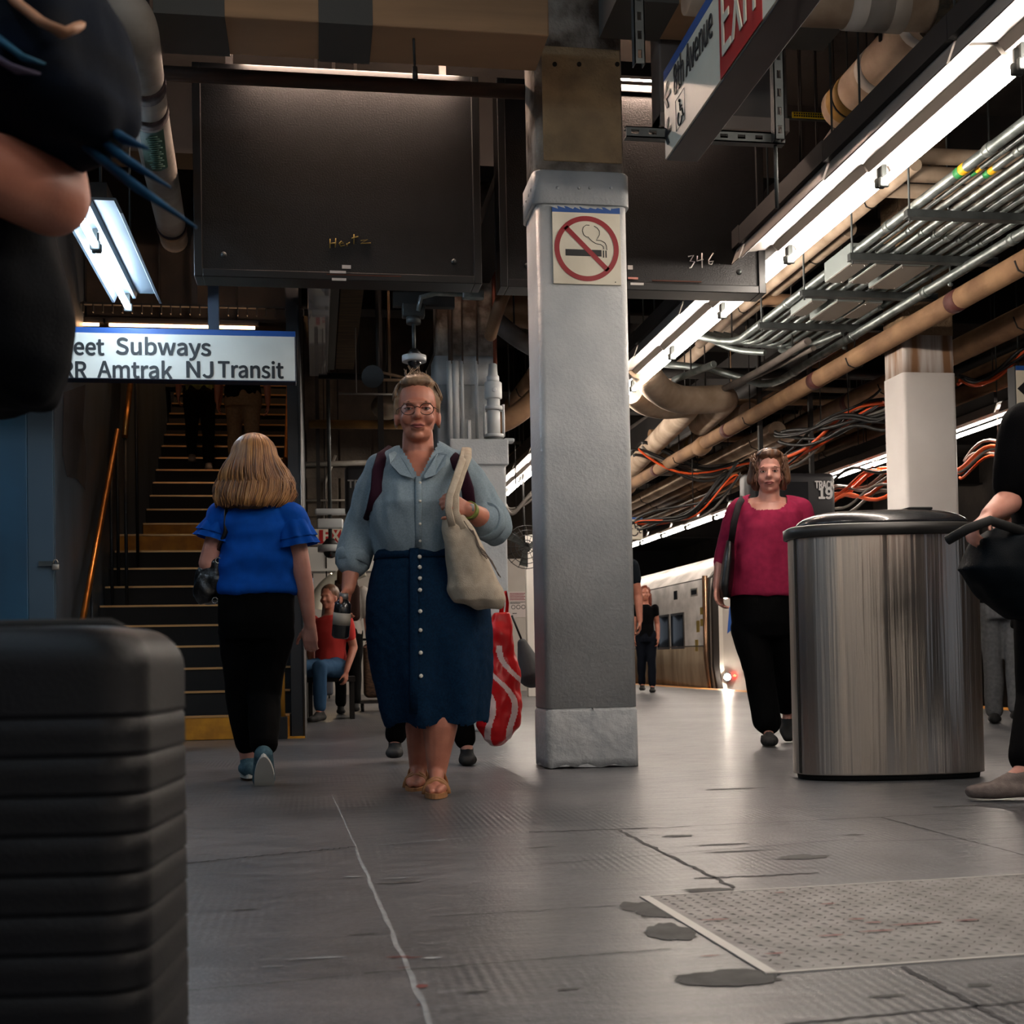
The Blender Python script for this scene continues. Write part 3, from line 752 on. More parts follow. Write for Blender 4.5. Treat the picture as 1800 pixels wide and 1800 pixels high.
for (x, y, lab) in ((3.2, -5.2, 'added warm white batten light behind the camera, right of the first'), (5.2, -5.2, 'added warm white batten light behind the camera, rightmost'), (5.2, -1.5, 'added warm white batten light behind the camera over the platform'), (-1.2, -5.6, 'added warm white batten light behind the camera, leftmost'), (1.2, 1.9, 'added warm white batten light above the picture in front of the large column')):
    copy_tree(fw_, (x, y, 3.65), label=lab)

# warm strip lights over the boards (tube, lampholders, reflector facing the boards)
def board_light(x0, x1, y, z, label):
    t = thing('board_strip_light', label, 'light', ((x0+x1)/2, y, z))
    MB().tube([(x0, y, z), (x1, y, z)], .013, 10).build('tube', TUBEO, t)
    MB().bb(x0-.05, x1+.05, y-.06, y-.02, z-.012, z+.07).build('housing', STEEL, t)
    mb = MB()
    for x in (x0-.01, x1+.01): mb.rbox((x, y, z), (.02, .035, .035), .006)
    mb.build('lamp_holder', GALVD, t)
    mb = MB()
    for x in (x0+.1, x1-.1): mb.tube([(x, y-.04, z+.07), (x, y-.04, CEIL-.004)], .006, 6)
    mb.build('hanger_rod', GALVD, t)
    return t
# ================================================================ dark boards
BY = 7.10
def board(x0, x1, zb, zt, label, depth=.16):
    t = thing('departure_board', label, 'board', ((x0+x1)/2, BY, zb))
    t['group'] = 'dark boards hung from the ceiling'
    MB().bb(x0+.03, x1-.03, BY, BY+depth-.02, zb+.03, zt-.03).build('panel', BLACKP, t)
    FR = mat('board_frame', '#0a0a0b', 0.4, spec=.4)
    mb = MB()
    for a in ((x0, x0+.045, zb, zt), (x1-.045, x1, zb, zt), (x0+.045, x1-.045, zb, zb+.045), (x0+.045, x1-.045, zt-.045, zt)):
        mb.bb(a[0], a[1], BY-.02, BY+depth, a[2], a[3])
    mb.build('frame', FR, t, bevel=.004)
    for x in (x0+.16, x1-.16):
        MB().cap((x, BY-.001, zb+.13), (x, BY+.003, zb+.13), .017, .017, 12).build('knob', GALVD, t)
    mb = MB()
    for x in (x0+.2, x1-.2): mb.bb(x-.02, x+.02, BY+.05, BY+.09, zt, CEIL-.004)
    mb.build('hanger', STEEL, t)
    return t
A0 = PY(342, 487, BY); A1 = PY(847, 500, BY); AT = PY(360, 112, BY)
bA = board(A0.x, A1.x, A0.z, AT.z, 'large black departure board back between the left pipe and the main column')
B0 = PY(879, 505, BY); B1 = PY(1345, 508, BY)
bB = board(B0.x, B1.x, B0.z, B0.z+1.22, 'large black departure board back behind the main column and exit sign')
def sticker(px, py, w_, h, par, m_, name='sticker', dy=.024):
    c = PY(px, py, BY-dy); return MB().bb(c.x-w_/2, c.x+w_/2, BY-dy, BY-dy+.006, c.z-h/2, c.z+h/2).build(name, m_, par)
STK = mat('sticker_white', '#b7b3b0', .6)
sticker(609, 469, .05, .02, bA, STK, dy=.004); sticker(594, 478, .09, .014, bA, STK, dy=.024); sticker(596, 491, .08, .014, bA, STK)
sticker(1108, 470, .03, .025, bB, STK, dy=.004); sticker(1120, 499, .08, .014, bB, STK); sticker(1113, 489, .06, .012, bB, mat('sticker_pink', '#b77a6e', .7))
RUST = mat('rust_line', '#4e2412', .9)
sticker(640, 484, .42, .005, bA, RUST, 'rust_streak', .0225); sticker(1190, 494, .30, .005, bB, RUST, 'rust_streak', .0225)
# hand writing
def scrawl(strokes, ox, oy, sc, par, m_, y, w_=.0032, name='handwriting'):
    mb = MB()
    for s in strokes: mb.tube([PY(ox+sc*a, oy+sc*b, y) for a, b in s], w_, 5)
    return mb.build(name, m_, par)
YC = mat('yellow_chalk', '#6e5d18', .8); WC = mat('white_chalk', '#d9d6d2', .7)
scrawl([[(0, 0), (0, 16)], [(0, 8), (10, 7)], [(10, -1), (9, 15)], [(16, 9), (24, 7), (20, 4), (16, 8), (19, 13), (26, 11)], [(30, 8), (30, 13)], [(30, 9), (35, 6)], [(42, -8), (42, 9)], [(38, -1), (50, -4)], [(54, 3), (66, 1), (54, 8), (72, 7)]], 580, 420, 1, bA, YC, BY-.003)
scrawl([[(0, -8), (9, -10), (3, 0), (11, 1), (5, 11), (2, 12)], [(16, -9), (15, 0), (26, -3)], [(24, -14), (24, 12)], [(44, -14), (36, -2), (36, 5), (41, 6), (44, 0), (37, 1)]], 1210, 459, 1, bB, WC, BY-.003, .004)
board_light(A0.x+.28, A1.x-.12, BY-.06, A0.z+1.262, 'warm strip light over the left black board')
board_light(B0.x+.7, B0.x+1.35, BY-.06, B0.z+1.236, 'warm strip light over the right black board')
# dark horizontal pipe in front of the boards
a = PY(200, 128, 6.4); b = PY(928, 158, 6.4)
tag(MB().tube([(-9 if False else a.x-1.2, 6.42, 3.72), (b.x+.25, 6.42, 3.72)], .038, 14).build('crossing_pipe', mat('rusty_dark_pipe', '#2c2019', .7, metal=.3, col2='#3a271c', nscale=6)), 'thin dark rusty pipe crossing in front of the black board near its top', 'pipe')
zpp = PY(560, 143, 6.42).z
bpy.data.objects['crossing_pipe'].location.z = zpp-3.72
# hangers for it
mb = MB()
for px in (300, 728): x = PY(px, 140, 6.42).x; mb.tube([(x, 6.42, zpp), (x, 6.42, CEIL-.004)], .008, 6)
o = mb.build('pipe_hanger', STEEL, bpy.data.objects['crossing_pipe']); o.location.z = -(zpp-3.72)
# drooping cable with a weight
c0_ = PY(727, 0, 5.6)
mb = MB(); pts = [PY(x, y, 5.6) for x, y in ((712, -60), (715, 0), (719, 18), (726, 26), (727, 60), (729, 120))]
mb.tube(pts, .006, 6); mb.tube([PY(729, 118, 5.6), PY(730, 140, 5.6)], .012, 8); mb.tube([PY(718, -60, 5.6), PY(722, 10, 5.6), PY(714, 30, 5.6), PY(708, 10, 5.6), PY(712, -30, 5.6)], .014, 8)
tag(mb.build('hanging_cable', CABLE), 'black cable dangling in front of the upper edge of the board', 'cable')

# ================================================================ hanging signs
# exit sign running along the hall
EX = PX(1170, 200, 1.36)
ex0 = 1.36; exz0 = 2.455; exz1 = 2.80; ey1 = 4.615; ey0 = 2.25
es = thing('exit_sign', 'long hanging 8th Avenue exit sign in cream, red and blue at top right', 'sign', (ex0+.06, (ey0+ey1)/2, exz0))
MB().bb(ex0+.002, ex0+.125, ey0, ey1, exz0, exz1+.0).build('box', mat('sign_box_dark', '#2a2426', .5, metal=.2, col2='#373134', nscale=3), es, bevel=.003)
MB().bb(ex0-.004, ex0+.002, ey0+.003, ey1-.003, exz0+.004, exz1-.04).build('face_panel', CREAM, es)
MB().bb(ex0-.005, ex0+.002, ey0+.003, ey1-.003, exz1-.04, exz1-.001).build('blue_header', BLUE, es)
def eyz(px, py):
    p = PX(px, py, ex0-.006); return p.y, p.z
R_DIR = (0, -1, 0); UPZ = (0, 0, 1)
ya, za = eyz(1183, 178); yb, zb_ = eyz(1251, 90)
text('lettering', '8th Avenue', INK, .148, (ex0-.0065, ya-.012, 2.642), R_DIR, UPZ, es, width=abs(ya-yb), offset=.0007)
yr0 = eyz(1265, 100)[0]; yr1 = eyz(1339, 20)[0]
MB().bb(ex0-.0055, ex0, yr1, yr0, exz0+.004, exz1-.04).build('red_panel', REDB, es)
text('exit_lettering', 'EXIT', CREAM, .30, (ex0-.0085, yr0-.02, exz0+.066), R_DIR, UPZ, es, width=abs(yr0-yr1)-.045, offset=.0022)
def arrow(y, z, s=1.0):
    mb = MB(); x = ex0-.0065
    # arrow pointing to the far end (+Y)
    for q, pts in enumerate(([(y-.062, z+.010), (y-.062, z-.010), (y+.035, z-.010), (y+.035, z+.010)], [(y+.052, z), (y+.0, z+.052), (y-.034, z+.052), (y+.018, z)], [(y+.052, z), (y+.018, z), (y-.034, z-.052), (y, z-.052)])):
        mb.plate([Vector((x-.0004*q, y+(a-y)*.72, z+(b-z)*.95)) for a, b in pts], .0012, (-1, 0, 0))
    return mb.build('arrow', INK, es, fix=False)
arrow(4.567, 2.685); arrow(4.567, 2.545)
def wheelchair(mb, o, r, u, s, w_):
    def pt(a, b): return o+r*(a*s)+u*(b*s)
    mb.tube([pt(-.06+.2*cos(t), -.14+.2*sin(t)) for t in [2.0+k*.42 for k in range(11)]], w_, 5)
    mb.tube([pt(-.04, .26), pt(0, .05), pt(.16, .04), pt(.24, -.2), pt(.32, -.18)], w_*1.2, 5)
    mb.tube([pt(0, .14), pt(.14, .14)], w_, 5)
    mb.cap(pt(-.045, .34), pt(-.045, .35), w_*2, w_*2, 8)
mb = MB(); wheelchair(mb, Vector((ex0-.0065, 4.40, 2.55)), Vector((0, -1, 0)), Vector((0, 0, 1)), .13, .0028)
for (a0, b0, a1, b1) in ((4.455, 2.50, 4.345, 2.50), (4.455, 2.615, 4.345, 2.615), (4.345, 2.50, 4.345, 2.615), (4.455, 2.50, 4.455, 2.615)):
    mb.tube([(ex0-.0065, a0, b0), (ex0-.0065, a1, b1)], .0012, 4)
mb.build('wheelchair_symbol', INK, es)
# slotted strut frame carrying the sign
def strut(mb, a, b, w_=.041):
    a = Vector(a); b = Vector(b); d = (b-a).normalized(); L = (b-a).length
    side = Vector((1, 0, 0)) if abs(d.z) > .5 else Vector((0, 0, 1))
    o = Vector((0, 1, 0))
    # channel: back plate with slots, two flanges
    n = max(2, int(L/.07)); h = w_/2
    def quad(s0, s1, t0, t1, y0=0):
        mb.add([a+d*s0+side*t0+o*y0, a+d*s1+side*t0+o*y0, a+d*s1+side*t1+o*y0, a+d*s0+side*t1+o*y0,
                a+d*s0+side*t0+o*(y0+.004), a+d*s1+side*t0+o*(y0+.004), a+d*s1+side*t1+o*(y0+.004), a+d*s0+side*t1+o*(y0+.004)],
               [(0, 1, 2, 3), (7, 6, 5, 4), (0, 4, 5, 1), (1, 5, 6, 2), (2, 6, 7, 3), (3, 7, 4, 0)])
    quad(0, L, -h, -.008); quad(0, L, .008, h)
    for k in range(n+1):
        c = L*k/n; quad(max(0, c-L/n*.28), min(L, c+L/n*.28), -.008, .008)
    for sg_ in (-h, h-.004):
        mb.add([a+side*sg_, b+side*sg_, b+side*(sg_+.004), a+side*(sg_+.004), a+side*sg_+o*.04, b+side*sg_+o*.04, b+side*(sg_+.004)+o*.04, a+side*(sg_+.004)+o*.04],
               [(0, 1, 2, 3), (7, 6, 5, 4), (0, 4, 5, 1), (1, 5, 6, 2), (2, 6, 7, 3), (3, 7, 4, 0)])
SY = 4.60
sh = PY(1364, 243, SY); mb = MB()
strut(mb, (PY(1101, 243, SY).x, SY, sh.z), (PY(1380, 243, SY).x, SY, sh.z)); mb.build('strut_horizontal', GALVD, es, fix=False)
mb = MB(); strut(mb, (sh.x, SY-.045, sh.z-.02), (sh.x, SY-.045, CEIL-.004)); mb.build('strut_upright', GALVD, es, fix=False)
mb = MB(); strut(mb, (sh.x-.55, SY-.045, exz1), (sh.x-.55, SY-.045, CEIL-.004)); mb.build('strut_upright', GALVD, es, fix=False); mb = MB(); strut(mb, (ex0+.06, 2.6, exz1), (ex0+.06, 2.6, CEIL-.004)); mb.build('strut_upright', GALVD, es, fix=False)
mb = MB(); mb.tube([(sh.x+.005, SY+.02, sh.z), (sh.x+.005, SY+.02, sh.z-.27)], .008, 8); mb.build('threaded_rod', GALVD, es)
# light duct box end behind the exit sign (pale lower edge)
q0 = PY(1262, 205, 6.0); q1 = PY(1386, 230, 6.0)
dz0 = PY(1300, 228, 6.0).z; dz1 = PY(1300, 60, 6.0).z
db = thing('grey_duct', 'boxy grey duct hanging behind the exit sign', 'duct', ((q0.x+q1.x)/2, 6.2, dz0))
MB().bb(q0.x-.3, q1.x, 6.0, 6.16, dz0, CEIL-.02).build('duct_body', mat('duct_grey', '#6b625c', .6, col2='#55504c', nscale=3), db, bevel=.01)
MB().bb(q0.x-.3, q1.x+.005, 5.995, 6.165, dz0, dz0+.07).build('duct_flange', mat('duct_flange', '#8a7d74', .5), db, bevel=.004)
# subways sign over the stairs
d_s = 8.35
s1 = P(519, 583, d_s); s2 = P(519, 672, d_s); SYY = s1.y
ss = thing('direction_sign', 'long hanging sign for the subways and trains over the staircase', 'sign', ((s1.x-1.3), SYY, s2.z))
sx_r = s1.x; sx_l = sx_r-2.9
MB().bb(sx_l, sx_r, SYY, SYY+.12, s2.z, s1.z).build('box', mat('sign_box_blue', '#1b2c44', .5), ss, bevel=.003)
MB().bb(sx_l+.005, sx_r-.005, SYY-.004, SYY+.001, s2.z+.006, PY(500, 592, SYY).z).build('face_panel', mat('sign_pale', '#d3cfc4', .4, col2='#c8c5bb', nscale=3), ss)
MB().bb(sx_l, sx_r, SYY-.005, SYY+.001, PY(500, 592, SYY).z, s1.z).build('blue_header', BLUE, ss)
def sl(txt, pxa, pxb, py, cap, n):
    a = PY(pxa, py, SYY-.006); b = PY(pxb, py, SYY-.006)
    text(n, txt, INK, cap, (a.x, SYY-.0055, a.z), (1, 0, 0), (0, 0, 1), ss, width=b.x-a.x, offset=.0022)
sl('Subways', 203, 368, 622, .143, 'lettering'); sl('Street', 78, 181, 622, .143, 'lettering')
sl('LIRR', 76, 148, 663, .143, 'lettering'); sl('Amtrak', 172, 302, 663, .143, 'lettering'); sl('NJ', 324, 370, 663, .143, 'lettering'); sl('Transit', 383, 497, 663, .143, 'lettering')
for px in (375, ):
    a = PY(px, 500, SYY+.06); MB().bb(a.x-.035, a.x+.035, SYY+.03, SYY+.09, s1.z, CEIL-.004).build('hanger', mat('hanger_blue', '#1a2636', .6), ss)
MB().bb(sx_l+.3, sx_l+.37, SYY+.03, SYY+.09, s1.z, CEIL-.004).build('hanger', mat('hanger_blue', '#1a2636', .6), ss)

# track sign
T0 = PY(1300, 832, 11.5); T1 = PY(1469, 900, 11.5)
ts = thing('track_sign', 'black hanging box sign reading track 19 behind the woman in the raspberry top', 'sign', ((T0.x+T1.x)/2, 11.5, T1.z))
zt_, zb_2 = PY(1440, 831, 11.5).z, PY(1440, 925, 11.5).z
xl_, xr_ = PY(1310, 850, 11.5).x, PY(1469, 850, 11.5).x
MB().rbox(((xl_+xr_)/2, 11.6, (zt_+zb_2)/2), (xr_-xl_, .2, zt_-zb_2), .05, 4).build('box', mat('track_box', '#262528', .45), ts)
mb = MB(); xs_ = PY(1425, 850, 11.5).x
mb.bb(xl_+.1, xs_-.03, 11.492, 11.50, zb_2+.06, zt_-.09); mb.build('screen', mat('screen_dark', '#1a1a1c', .25), ts)
a = PY(1433, 858, 11.49); b = PY(1466, 858, 11.49)
text('lettering', 'TRACK', mat('sign_white', '#d8d6d4', .5), .085*1.1, (a.x, 11.492, a.z), (1, 0, 0), (0, 0, 1), ts, width=b.x-a.x, offset=.002)
a = PY(1438, 876, 11.49); b = PY(1461, 876, 11.49)
text('number', '19', mat('sign_white', '#d8d6d4', .5), .135, (a.x, 11.492, a.z), (1, 0, 0), (0, 0, 1), ts, width=b.x-a.x, offset=.004)
mb = MB()
for x in (xl_+.2, xr_-.2): mb.bb(x-.02, x+.02, 11.58, 11.62, zt_, CEIL-.004)
mb.build('hanger', STEEL, ts)
# second track sign glimpsed behind the woman in denim
T0 = PY(606, 818, 11.0); zb3 = PY(620, 905, 11.0).z
t2 = thing('track_sign_left', 'black track sign mostly hidden behind the arm of the woman in denim', 'sign', (T0.x+.3, 11.0, zb3))
MB().rbox((T0.x+.35, 11.1, (T0.z+zb3)/2), (.7, .2, T0.z-zb3), .04, 4).build('box', mat('track_box', '#262528', .45), t2)
a = PY(611, 857, 10.99)
text('lettering', 'TRACK', mat('sign_grey', '#9a9894', .5), .09, (a.x, 10.992, a.z), (1, 0, 0), (0, 0, 1), t2, offset=.002)
MB().bb(T0.x+.3, T0.x+.35, 11.08, 11.12, T0.z, CEIL-.004).build('hanger', STEEL, t2)
# cream sign at right edge with an arrow
r_x = PY(1783, 650, 8.6).x
ra, rb = PY(1783, 643, 8.6), PY(1783, 722, 8.6)
rs = thing('edge_sign', 'cream sign with blue top and black arrow cut by the right edge', 'sign', (ra.x+.5, 8.6, rb.z))
MB().bb(ra.x, ra.x+1.2, 8.6, 8.7, rb.z, ra.z).build('box', mat('sign_box_dark2', '#2e3033', .5), rs, bevel=.003)
MB().bb(ra.x+.01, ra.x+1.19, 8.594, 8.6, rb.z+.01, ra.z-.035).build('face_panel', CREAM, rs)
MB().bb(ra.x+.01, ra.x+1.19, 8.593, 8.6, ra.z-.035, ra.z).build('blue_header', BLUE, rs)
c = PY(1795, 683, 8.59)
MB().plate([Vector((c.x+x, 8.59, c.z+z)) for x, z in ((-.03, 0), (.05, .07), (.085, .07), (.03, .012), (.15, .012), (.15, -.012), (.03, -.012), (.085, -.07), (.05, -.07))], .003, (0, 1, 0)).build('arrow', INK, rs)
MB().bb(ra.x+.5, ra.x+.54, 8.63, 8.67, ra.z, CEIL-.004).build('hanger', STEEL, rs)
# wheelchair sign beside the main column (right)
wa, wb_ = PY(1100, 913, 17.5), PY(1130, 948, 17.5)
ws = thing('wheelchair_sign', 'small cream wheelchair sign just right of the main column', 'sign', (wa.x+.1, 17.5, wb_.z))
MB().bb(wa.x-.5, wb_.x, 17.5, 17.6, wb_.z, wa.z).build('box', CREAM, ws, bevel=.004)
MB().bb(wa.x-.5, wb_.x, 17.495, 17.6, wa.z, wa.z+.03).build('blue_header', BLUE, ws)
mb = MB(); c = PY(1117, 930, 17.49); wheelchair(mb, c, Vector((1, 0, 0)), Vector((0, 0, 1)), .28, .008); mb.build('wheelchair_symbol', INK, ws)
MB().bb(wa.x+.02, wa.x+.05, 17.53, 17.56, wa.z, CEIL-.004).build('hanger', STEEL, ws)
# exit sign with wheelchair panel between the two women (far left of the column)
ya0 = 13.4
wa, wb_ = PY(528, 930, ya0), PY(640, 958, ya0)
xs2 = thing('far_exit_sign', 'far exit sign with wheelchair panel between the woman in blue and the woman in denim', 'sign', ((wa.x+wb_.x)/2, ya0, wb_.z))
zt4 = PY(560, 930, ya0).z; zb4 = PY(560, 957, ya0).z
MB().bb(wa.x, wb_.x, ya0, ya0+.1, zb4, zt4).build('box', CREAM, xs2, bevel=.004)
c0 = PY(561, 940, ya0); c1 = PY(625, 940, ya0)
MB().bb(c0.x, c1.x, ya0-.004, ya0, zb4+.01, zt4-.01).build('red_panel', REDB, xs2)
text('lettering', 'EXIT', CREAM, (zt4-zb4)*.95, (c0.x+.03, ya0-.005, zb4+.035), (1, 0, 0), (0, 0, 1), xs2, width=(c1.x-c0.x)-.07, offset=.003)
mb = MB(); wheelchair(mb, PY(543, 943, ya0-.004), Vector((1, 0, 0)), Vector((0, 0, 1)), .22, .006); mb.build('wheelchair_symbol', INK, xs2)
MB().bb(c0.x-.02, c0.x+.02, ya0+.03, ya0+.07, zt4, CEIL-.004).build('hanger', STEEL, xs2)
# dome cameras
def dome(loc, s, label, top):
    t = thing('dome_camera', label, 'camera', loc); x, y, z = loc
    MB().tube([(x, y, z), (x, y, z+.05*s), (x, y, z+.055*s)], [.105*s, .105*s, .09*s], 24).build('housing', mat('camera_white', '#c4c9cb', .4), t)
    MB().tube([(x, y, z+.055*s), (x, y, z+.11*s)], [.075*s, .03*s], 20).build('cap', BLACK, t)
    MB().ell((x, y, z), (.06*s, .06*s, .055*s)).build('dome', mat('smoked_dome', '#0d0f12', .06, coat=1), t)
    MB().tube([(x, y, z+.1*s), (x, y, top)], .016*s, 10).build('stem', GALVD, t)
    return t
c = PY(728, 636, 8.6)
top = PY(727, 562, 8.6).z
dc = dome((c.x, 8.6, c.z), .80, 'dome security camera on a bracket above the head of the woman in denim', top)
mb = MB(); mb.tube([(c.x, 8.6, top-.03), (c.x, 8.6, top+.02)], .05, 14); mb.rbox((c.x, 8.6, top+.06), (.155, .1, .09), .01)
a = PY(712, 543, 8.6); b = PY(800, 543, 8.6); mb.build('junction_box', GALVD, dc)
mb = MB(); mb.tube([(c.x+.03, 8.56, top+.05), (c.x+.05, 8.54, top+.14), (c.x+.15, 8.54, top+.17), (b.x+.05, 8.54, top+.17)], .018, 10); mb.rbox((b.x+.12, 8.54, top+.165), (.15, .06, .06), .01); mb.build('conduit', GALV, dc)
mb = MB(); mb.bb(a.x-.08, b.x, 8.62, 8.68, top+.1, top+.2); mb.bb(b.x+.1, b.x+.13, 8.5, 8.56, top+.2, CEIL-.004); mb.bb(a.x, a.x+.03, 8.64, 8.67, top+.2, CEIL-.004); mb.build('bracket', mat('bracket_grey', '#3a3c3c', .6, metal=.5), dc)
c = PY(581, 970, 12.6)
d2_ = dome((c.x, 12.6, c.z), 1.2, 'small white dome camera hanging in front of the far exit sign', CEIL-.004)
MB().rbox((c.x, 12.6, c.z+.28), (.26, .1, .1), .02).build('junction_box', mat('camera_white', '#c4c9cb', .4), d2_)
MB().rbox((c.x+.03, 12.6, c.z+.40), (.36, .1, .06), .02).build('junction_box', mat('camera_white', '#c4c9cb', .4), d2_)
# horn speaker in the dark gap
c = PY(655, 662, 9.3)
sp = thing('horn_speaker', 'round black horn speaker in the dark under the board', 'speaker', c)
MB().tube([c, c+Vector((.05, .25, .02))], [.085, .03], 18).build('horn', BLACK, sp)
MB().ell(c+Vector((.005, .02, 0)), (.02, .02, .02)).build('centre_cap', mat('cap_grey', '#4d5c66', .4), sp)
MB().tube([c+Vector((.05, .2, 0)), (c.x+.05, c.y+.2, CEIL-.004)], .012, 8).build('stem', STEEL, sp)
# ================================================================ pipes
def yrun(name, label, px, py, z, r, y0, y1, m_, bands=None, bandm=REDBAND, group=None, hang=True, cat='pipe', bumps=None, bl=.12, n=18):
    x = PZ(px, py, z).x
    t = thing(name, label, cat, (x, (y0+y1)/2, z), group)
    MB().tube([(x, y0, z), (x, y1, z)], r, n).build('pipe', m_, t)
    if bands:
        for yb in bands: MB().tube([(x, yb, z), (x, yb+bl, z)], r*1.035, n).build('band', bandm, t)
    if bumps:
        for yb in bumps: MB().tube([(x, yb, z), (x, yb+.06, z-.01), (x, yb+.2, z-.02), (x, yb+.26, z)], [r, r*1.35, r*1.35, r], n).build('joint_cover', m_, t)
    if hang:
        mb = MB(); k = y0+.6
        while k < y1:
            mb.tube([(x-r*1.1, k, z), (x-r*.78, k, z-r*.8), (x, k, z-r*1.1), (x+r*.78, k, z-r*.8), (x+r*1.1, k, z)], .006, 5)
            mb.tube([(x, k, z+r*.9), (x, k, CEIL-.004)], .006, 5); k += 2.4
        mb.build('hanger', STEEL, t)
    return t
ZB1 = 2.85
yrun('brown_pipe', 'tan insulated pipe with dark red bands, lowest of the run crossing before the square column', 1750, 490, ZB1, .072, 3.8, 24, INSUL, [6.35, 7.55, 9.9, 12.2, 14.9, 17.8, 21], bumps=[13.0, 16.3])
yrun('brown_pipe', 'tan insulated pipe with dark red bands passing behind the square column', 1800, 560, 3.15, .105, 6, 16.4, INSUL, [12.2, 14.1], bumps=None)
yrun('brown_pipe', 'dim tan pipe above the square column, farthest right of the tan pipes', 1800, 650, 3.25, .09, 8, 24, INSUL, [13.5])
yrun('brown_pipe', 'short capped tan pipe end just above the red haired commuter', 1370, 790, 3.30, .10, 16.5, 25, INSUL, [18.5])
yrun('pale_pipe', 'thin pale pipe tucked under the strip lights', 1500, 380, 3.4, .04, 6.8, 11, INSULW, None)
yrun('pale_pipe', 'pale pipe running between the conduit rack and the elbows', 1420, 460, 3.55, .06, 8.3, 13, INSULW, None)
yrun('pale_pipe', 'pale thick pipe lit by the lamps right of the main column', 1190, 800, 3.05, .12, 12.4, 22, INSULW, [14.2, 17], MUSTARD)
yrun('pale_pipe', 'lower pale pipe beside the tan pipe right of the main column', 1205, 838, 2.95, .10, 12.8, 22, INSULW, None)
yrun('grey_pipe', 'dark grey pipe slanting above the strip light row', 1440, 290, 3.75, .07, 5.0, 9.5, INSULG, None)
yrun('grey_pipe', 'thin dark grey pipe slanting beside the thicker grey one', 1500, 270, 3.6, .04, 6.2, 12, INSULG, None)
yrun('grey_pipe', 'dark pipe running down behind the main column below the board', 1160, 560, 3.35, .06, 8, 20, INSULG, None)
yrun('grey_pipe', 'grey pipe seen low between the rear column and main column', 912, 700, 3.1, .09, 11, 20, INSUL, [13])
# far tan bundle under the beams
for i, (px, py, z) in enumerate(((1180, 870, 3.3), (1230, 868, 3.35), (1290, 862, 3.4), (1160, 905, 3.1), (1560, 745, 3.3), (1600, 760, 3.2), (1740, 690, 3.3), (1750, 640, 3.4), (1500, 790, 3.2))):
    yrun('far_pipe', ['tan pipe end below the dark beam, %s from the main column' % ordinal[1+i] if i < 3 else 'tan far pipe in the tangle %s' % ('right of the main column by the wheelchair sign', 'left of the square column, upper one', 'left of the square column, lower one', 'right of the square column, lower one', 'right of the square column, upper one', 'above the track 19 sign')[i-3]][0],
         px, py, z, .07 if i < 4 else .05, 14+i*.2 if i < 5 else 10.5, 26, INSUL, None)
# big insulated duct pipe upper right
bx = PZ(1480, 190, 3.7).x
bt = thing('insulated_pipe', 'thick white and mustard banded pipe end at the upper right', 'pipe', (bx, 5.8, 3.7))
MB().tube([(bx, 4.4, 3.7), (bx, 6.78, 3.7)], .125, 28).build('pipe', INSULW, bt)
MB().tube([(bx, 6.77, 3.7), (bx, 6.80, 3.7)], .11, 28).build('pipe_end', mat('pipe_end', '#2c2119', .9), bt)
for yb, w_, m_ in ((5.45, .18, MUSTARD), (6.55, .16, MUSTARD), (5.75, .07, WHITE2), (6.25, .08, WHITE2)):
    MB().tube([(bx, yb, 3.7), (bx, yb+w_, 3.7)], .1275, 28).build('band', m_, bt)
for yb in (5.52, 6.62): MB().tube([(bx, yb, 3.7), (bx, yb+.015, 3.7)], .131, 28).build('strap', BLACK, bt)
mb = MB(); mb.tube([(bx-.13, 6.0, 3.7), (bx-.13, 6.0, CEIL-.004)], .01, 6); mb.tube([(bx+.13, 6.0, 3.7), (bx+.13, 6.0, CEIL-.004)], .01, 6); mb.build('hanger', STEEL, bt)
# big crossing pipe along the top of the picture (right)
cz = PY(1560, 15, 5.35).z
ct = thing('crossing_main', 'thick pale pipe crossing the top edge right of the exit sign', 'pipe', (2.4, 5.35, cz))
xa, xb_ = PY(1395, 20, 5.35).x, PY(1640, 20, 5.35).x
MB().tube([(xa-.5, 5.35, cz+.02), (xa, 5.35, cz), (xb_, 5.35, cz+.01)], .1, 24).build('pipe', INSULW, ct)
for x in (xb_-.35, xa+.25): MB().tube([(x, 5.35, cz), (x+.2, 5.35, cz)], .104, 24).build('band', mat('pale_tape', '#a59b90', .7), ct)
MB().tube([(xb_-.02, 5.35, cz), (xb_+.07, 5.35, cz+.0), (xb_+.16, 5.35, cz)], [.11, .15, .1], 20).build('torn_lagging', mat('torn_lagging', '#3a2f1d', .95, col2='#1c150d', nscale=30, bump=1, bscale=60), ct)
mb = MB(); mb.tube([(xa+.3, 5.35, cz+.1), (xa+.3, 5.35, CEIL-.004)], .01, 6); mb.build('hanger', STEEL, ct)
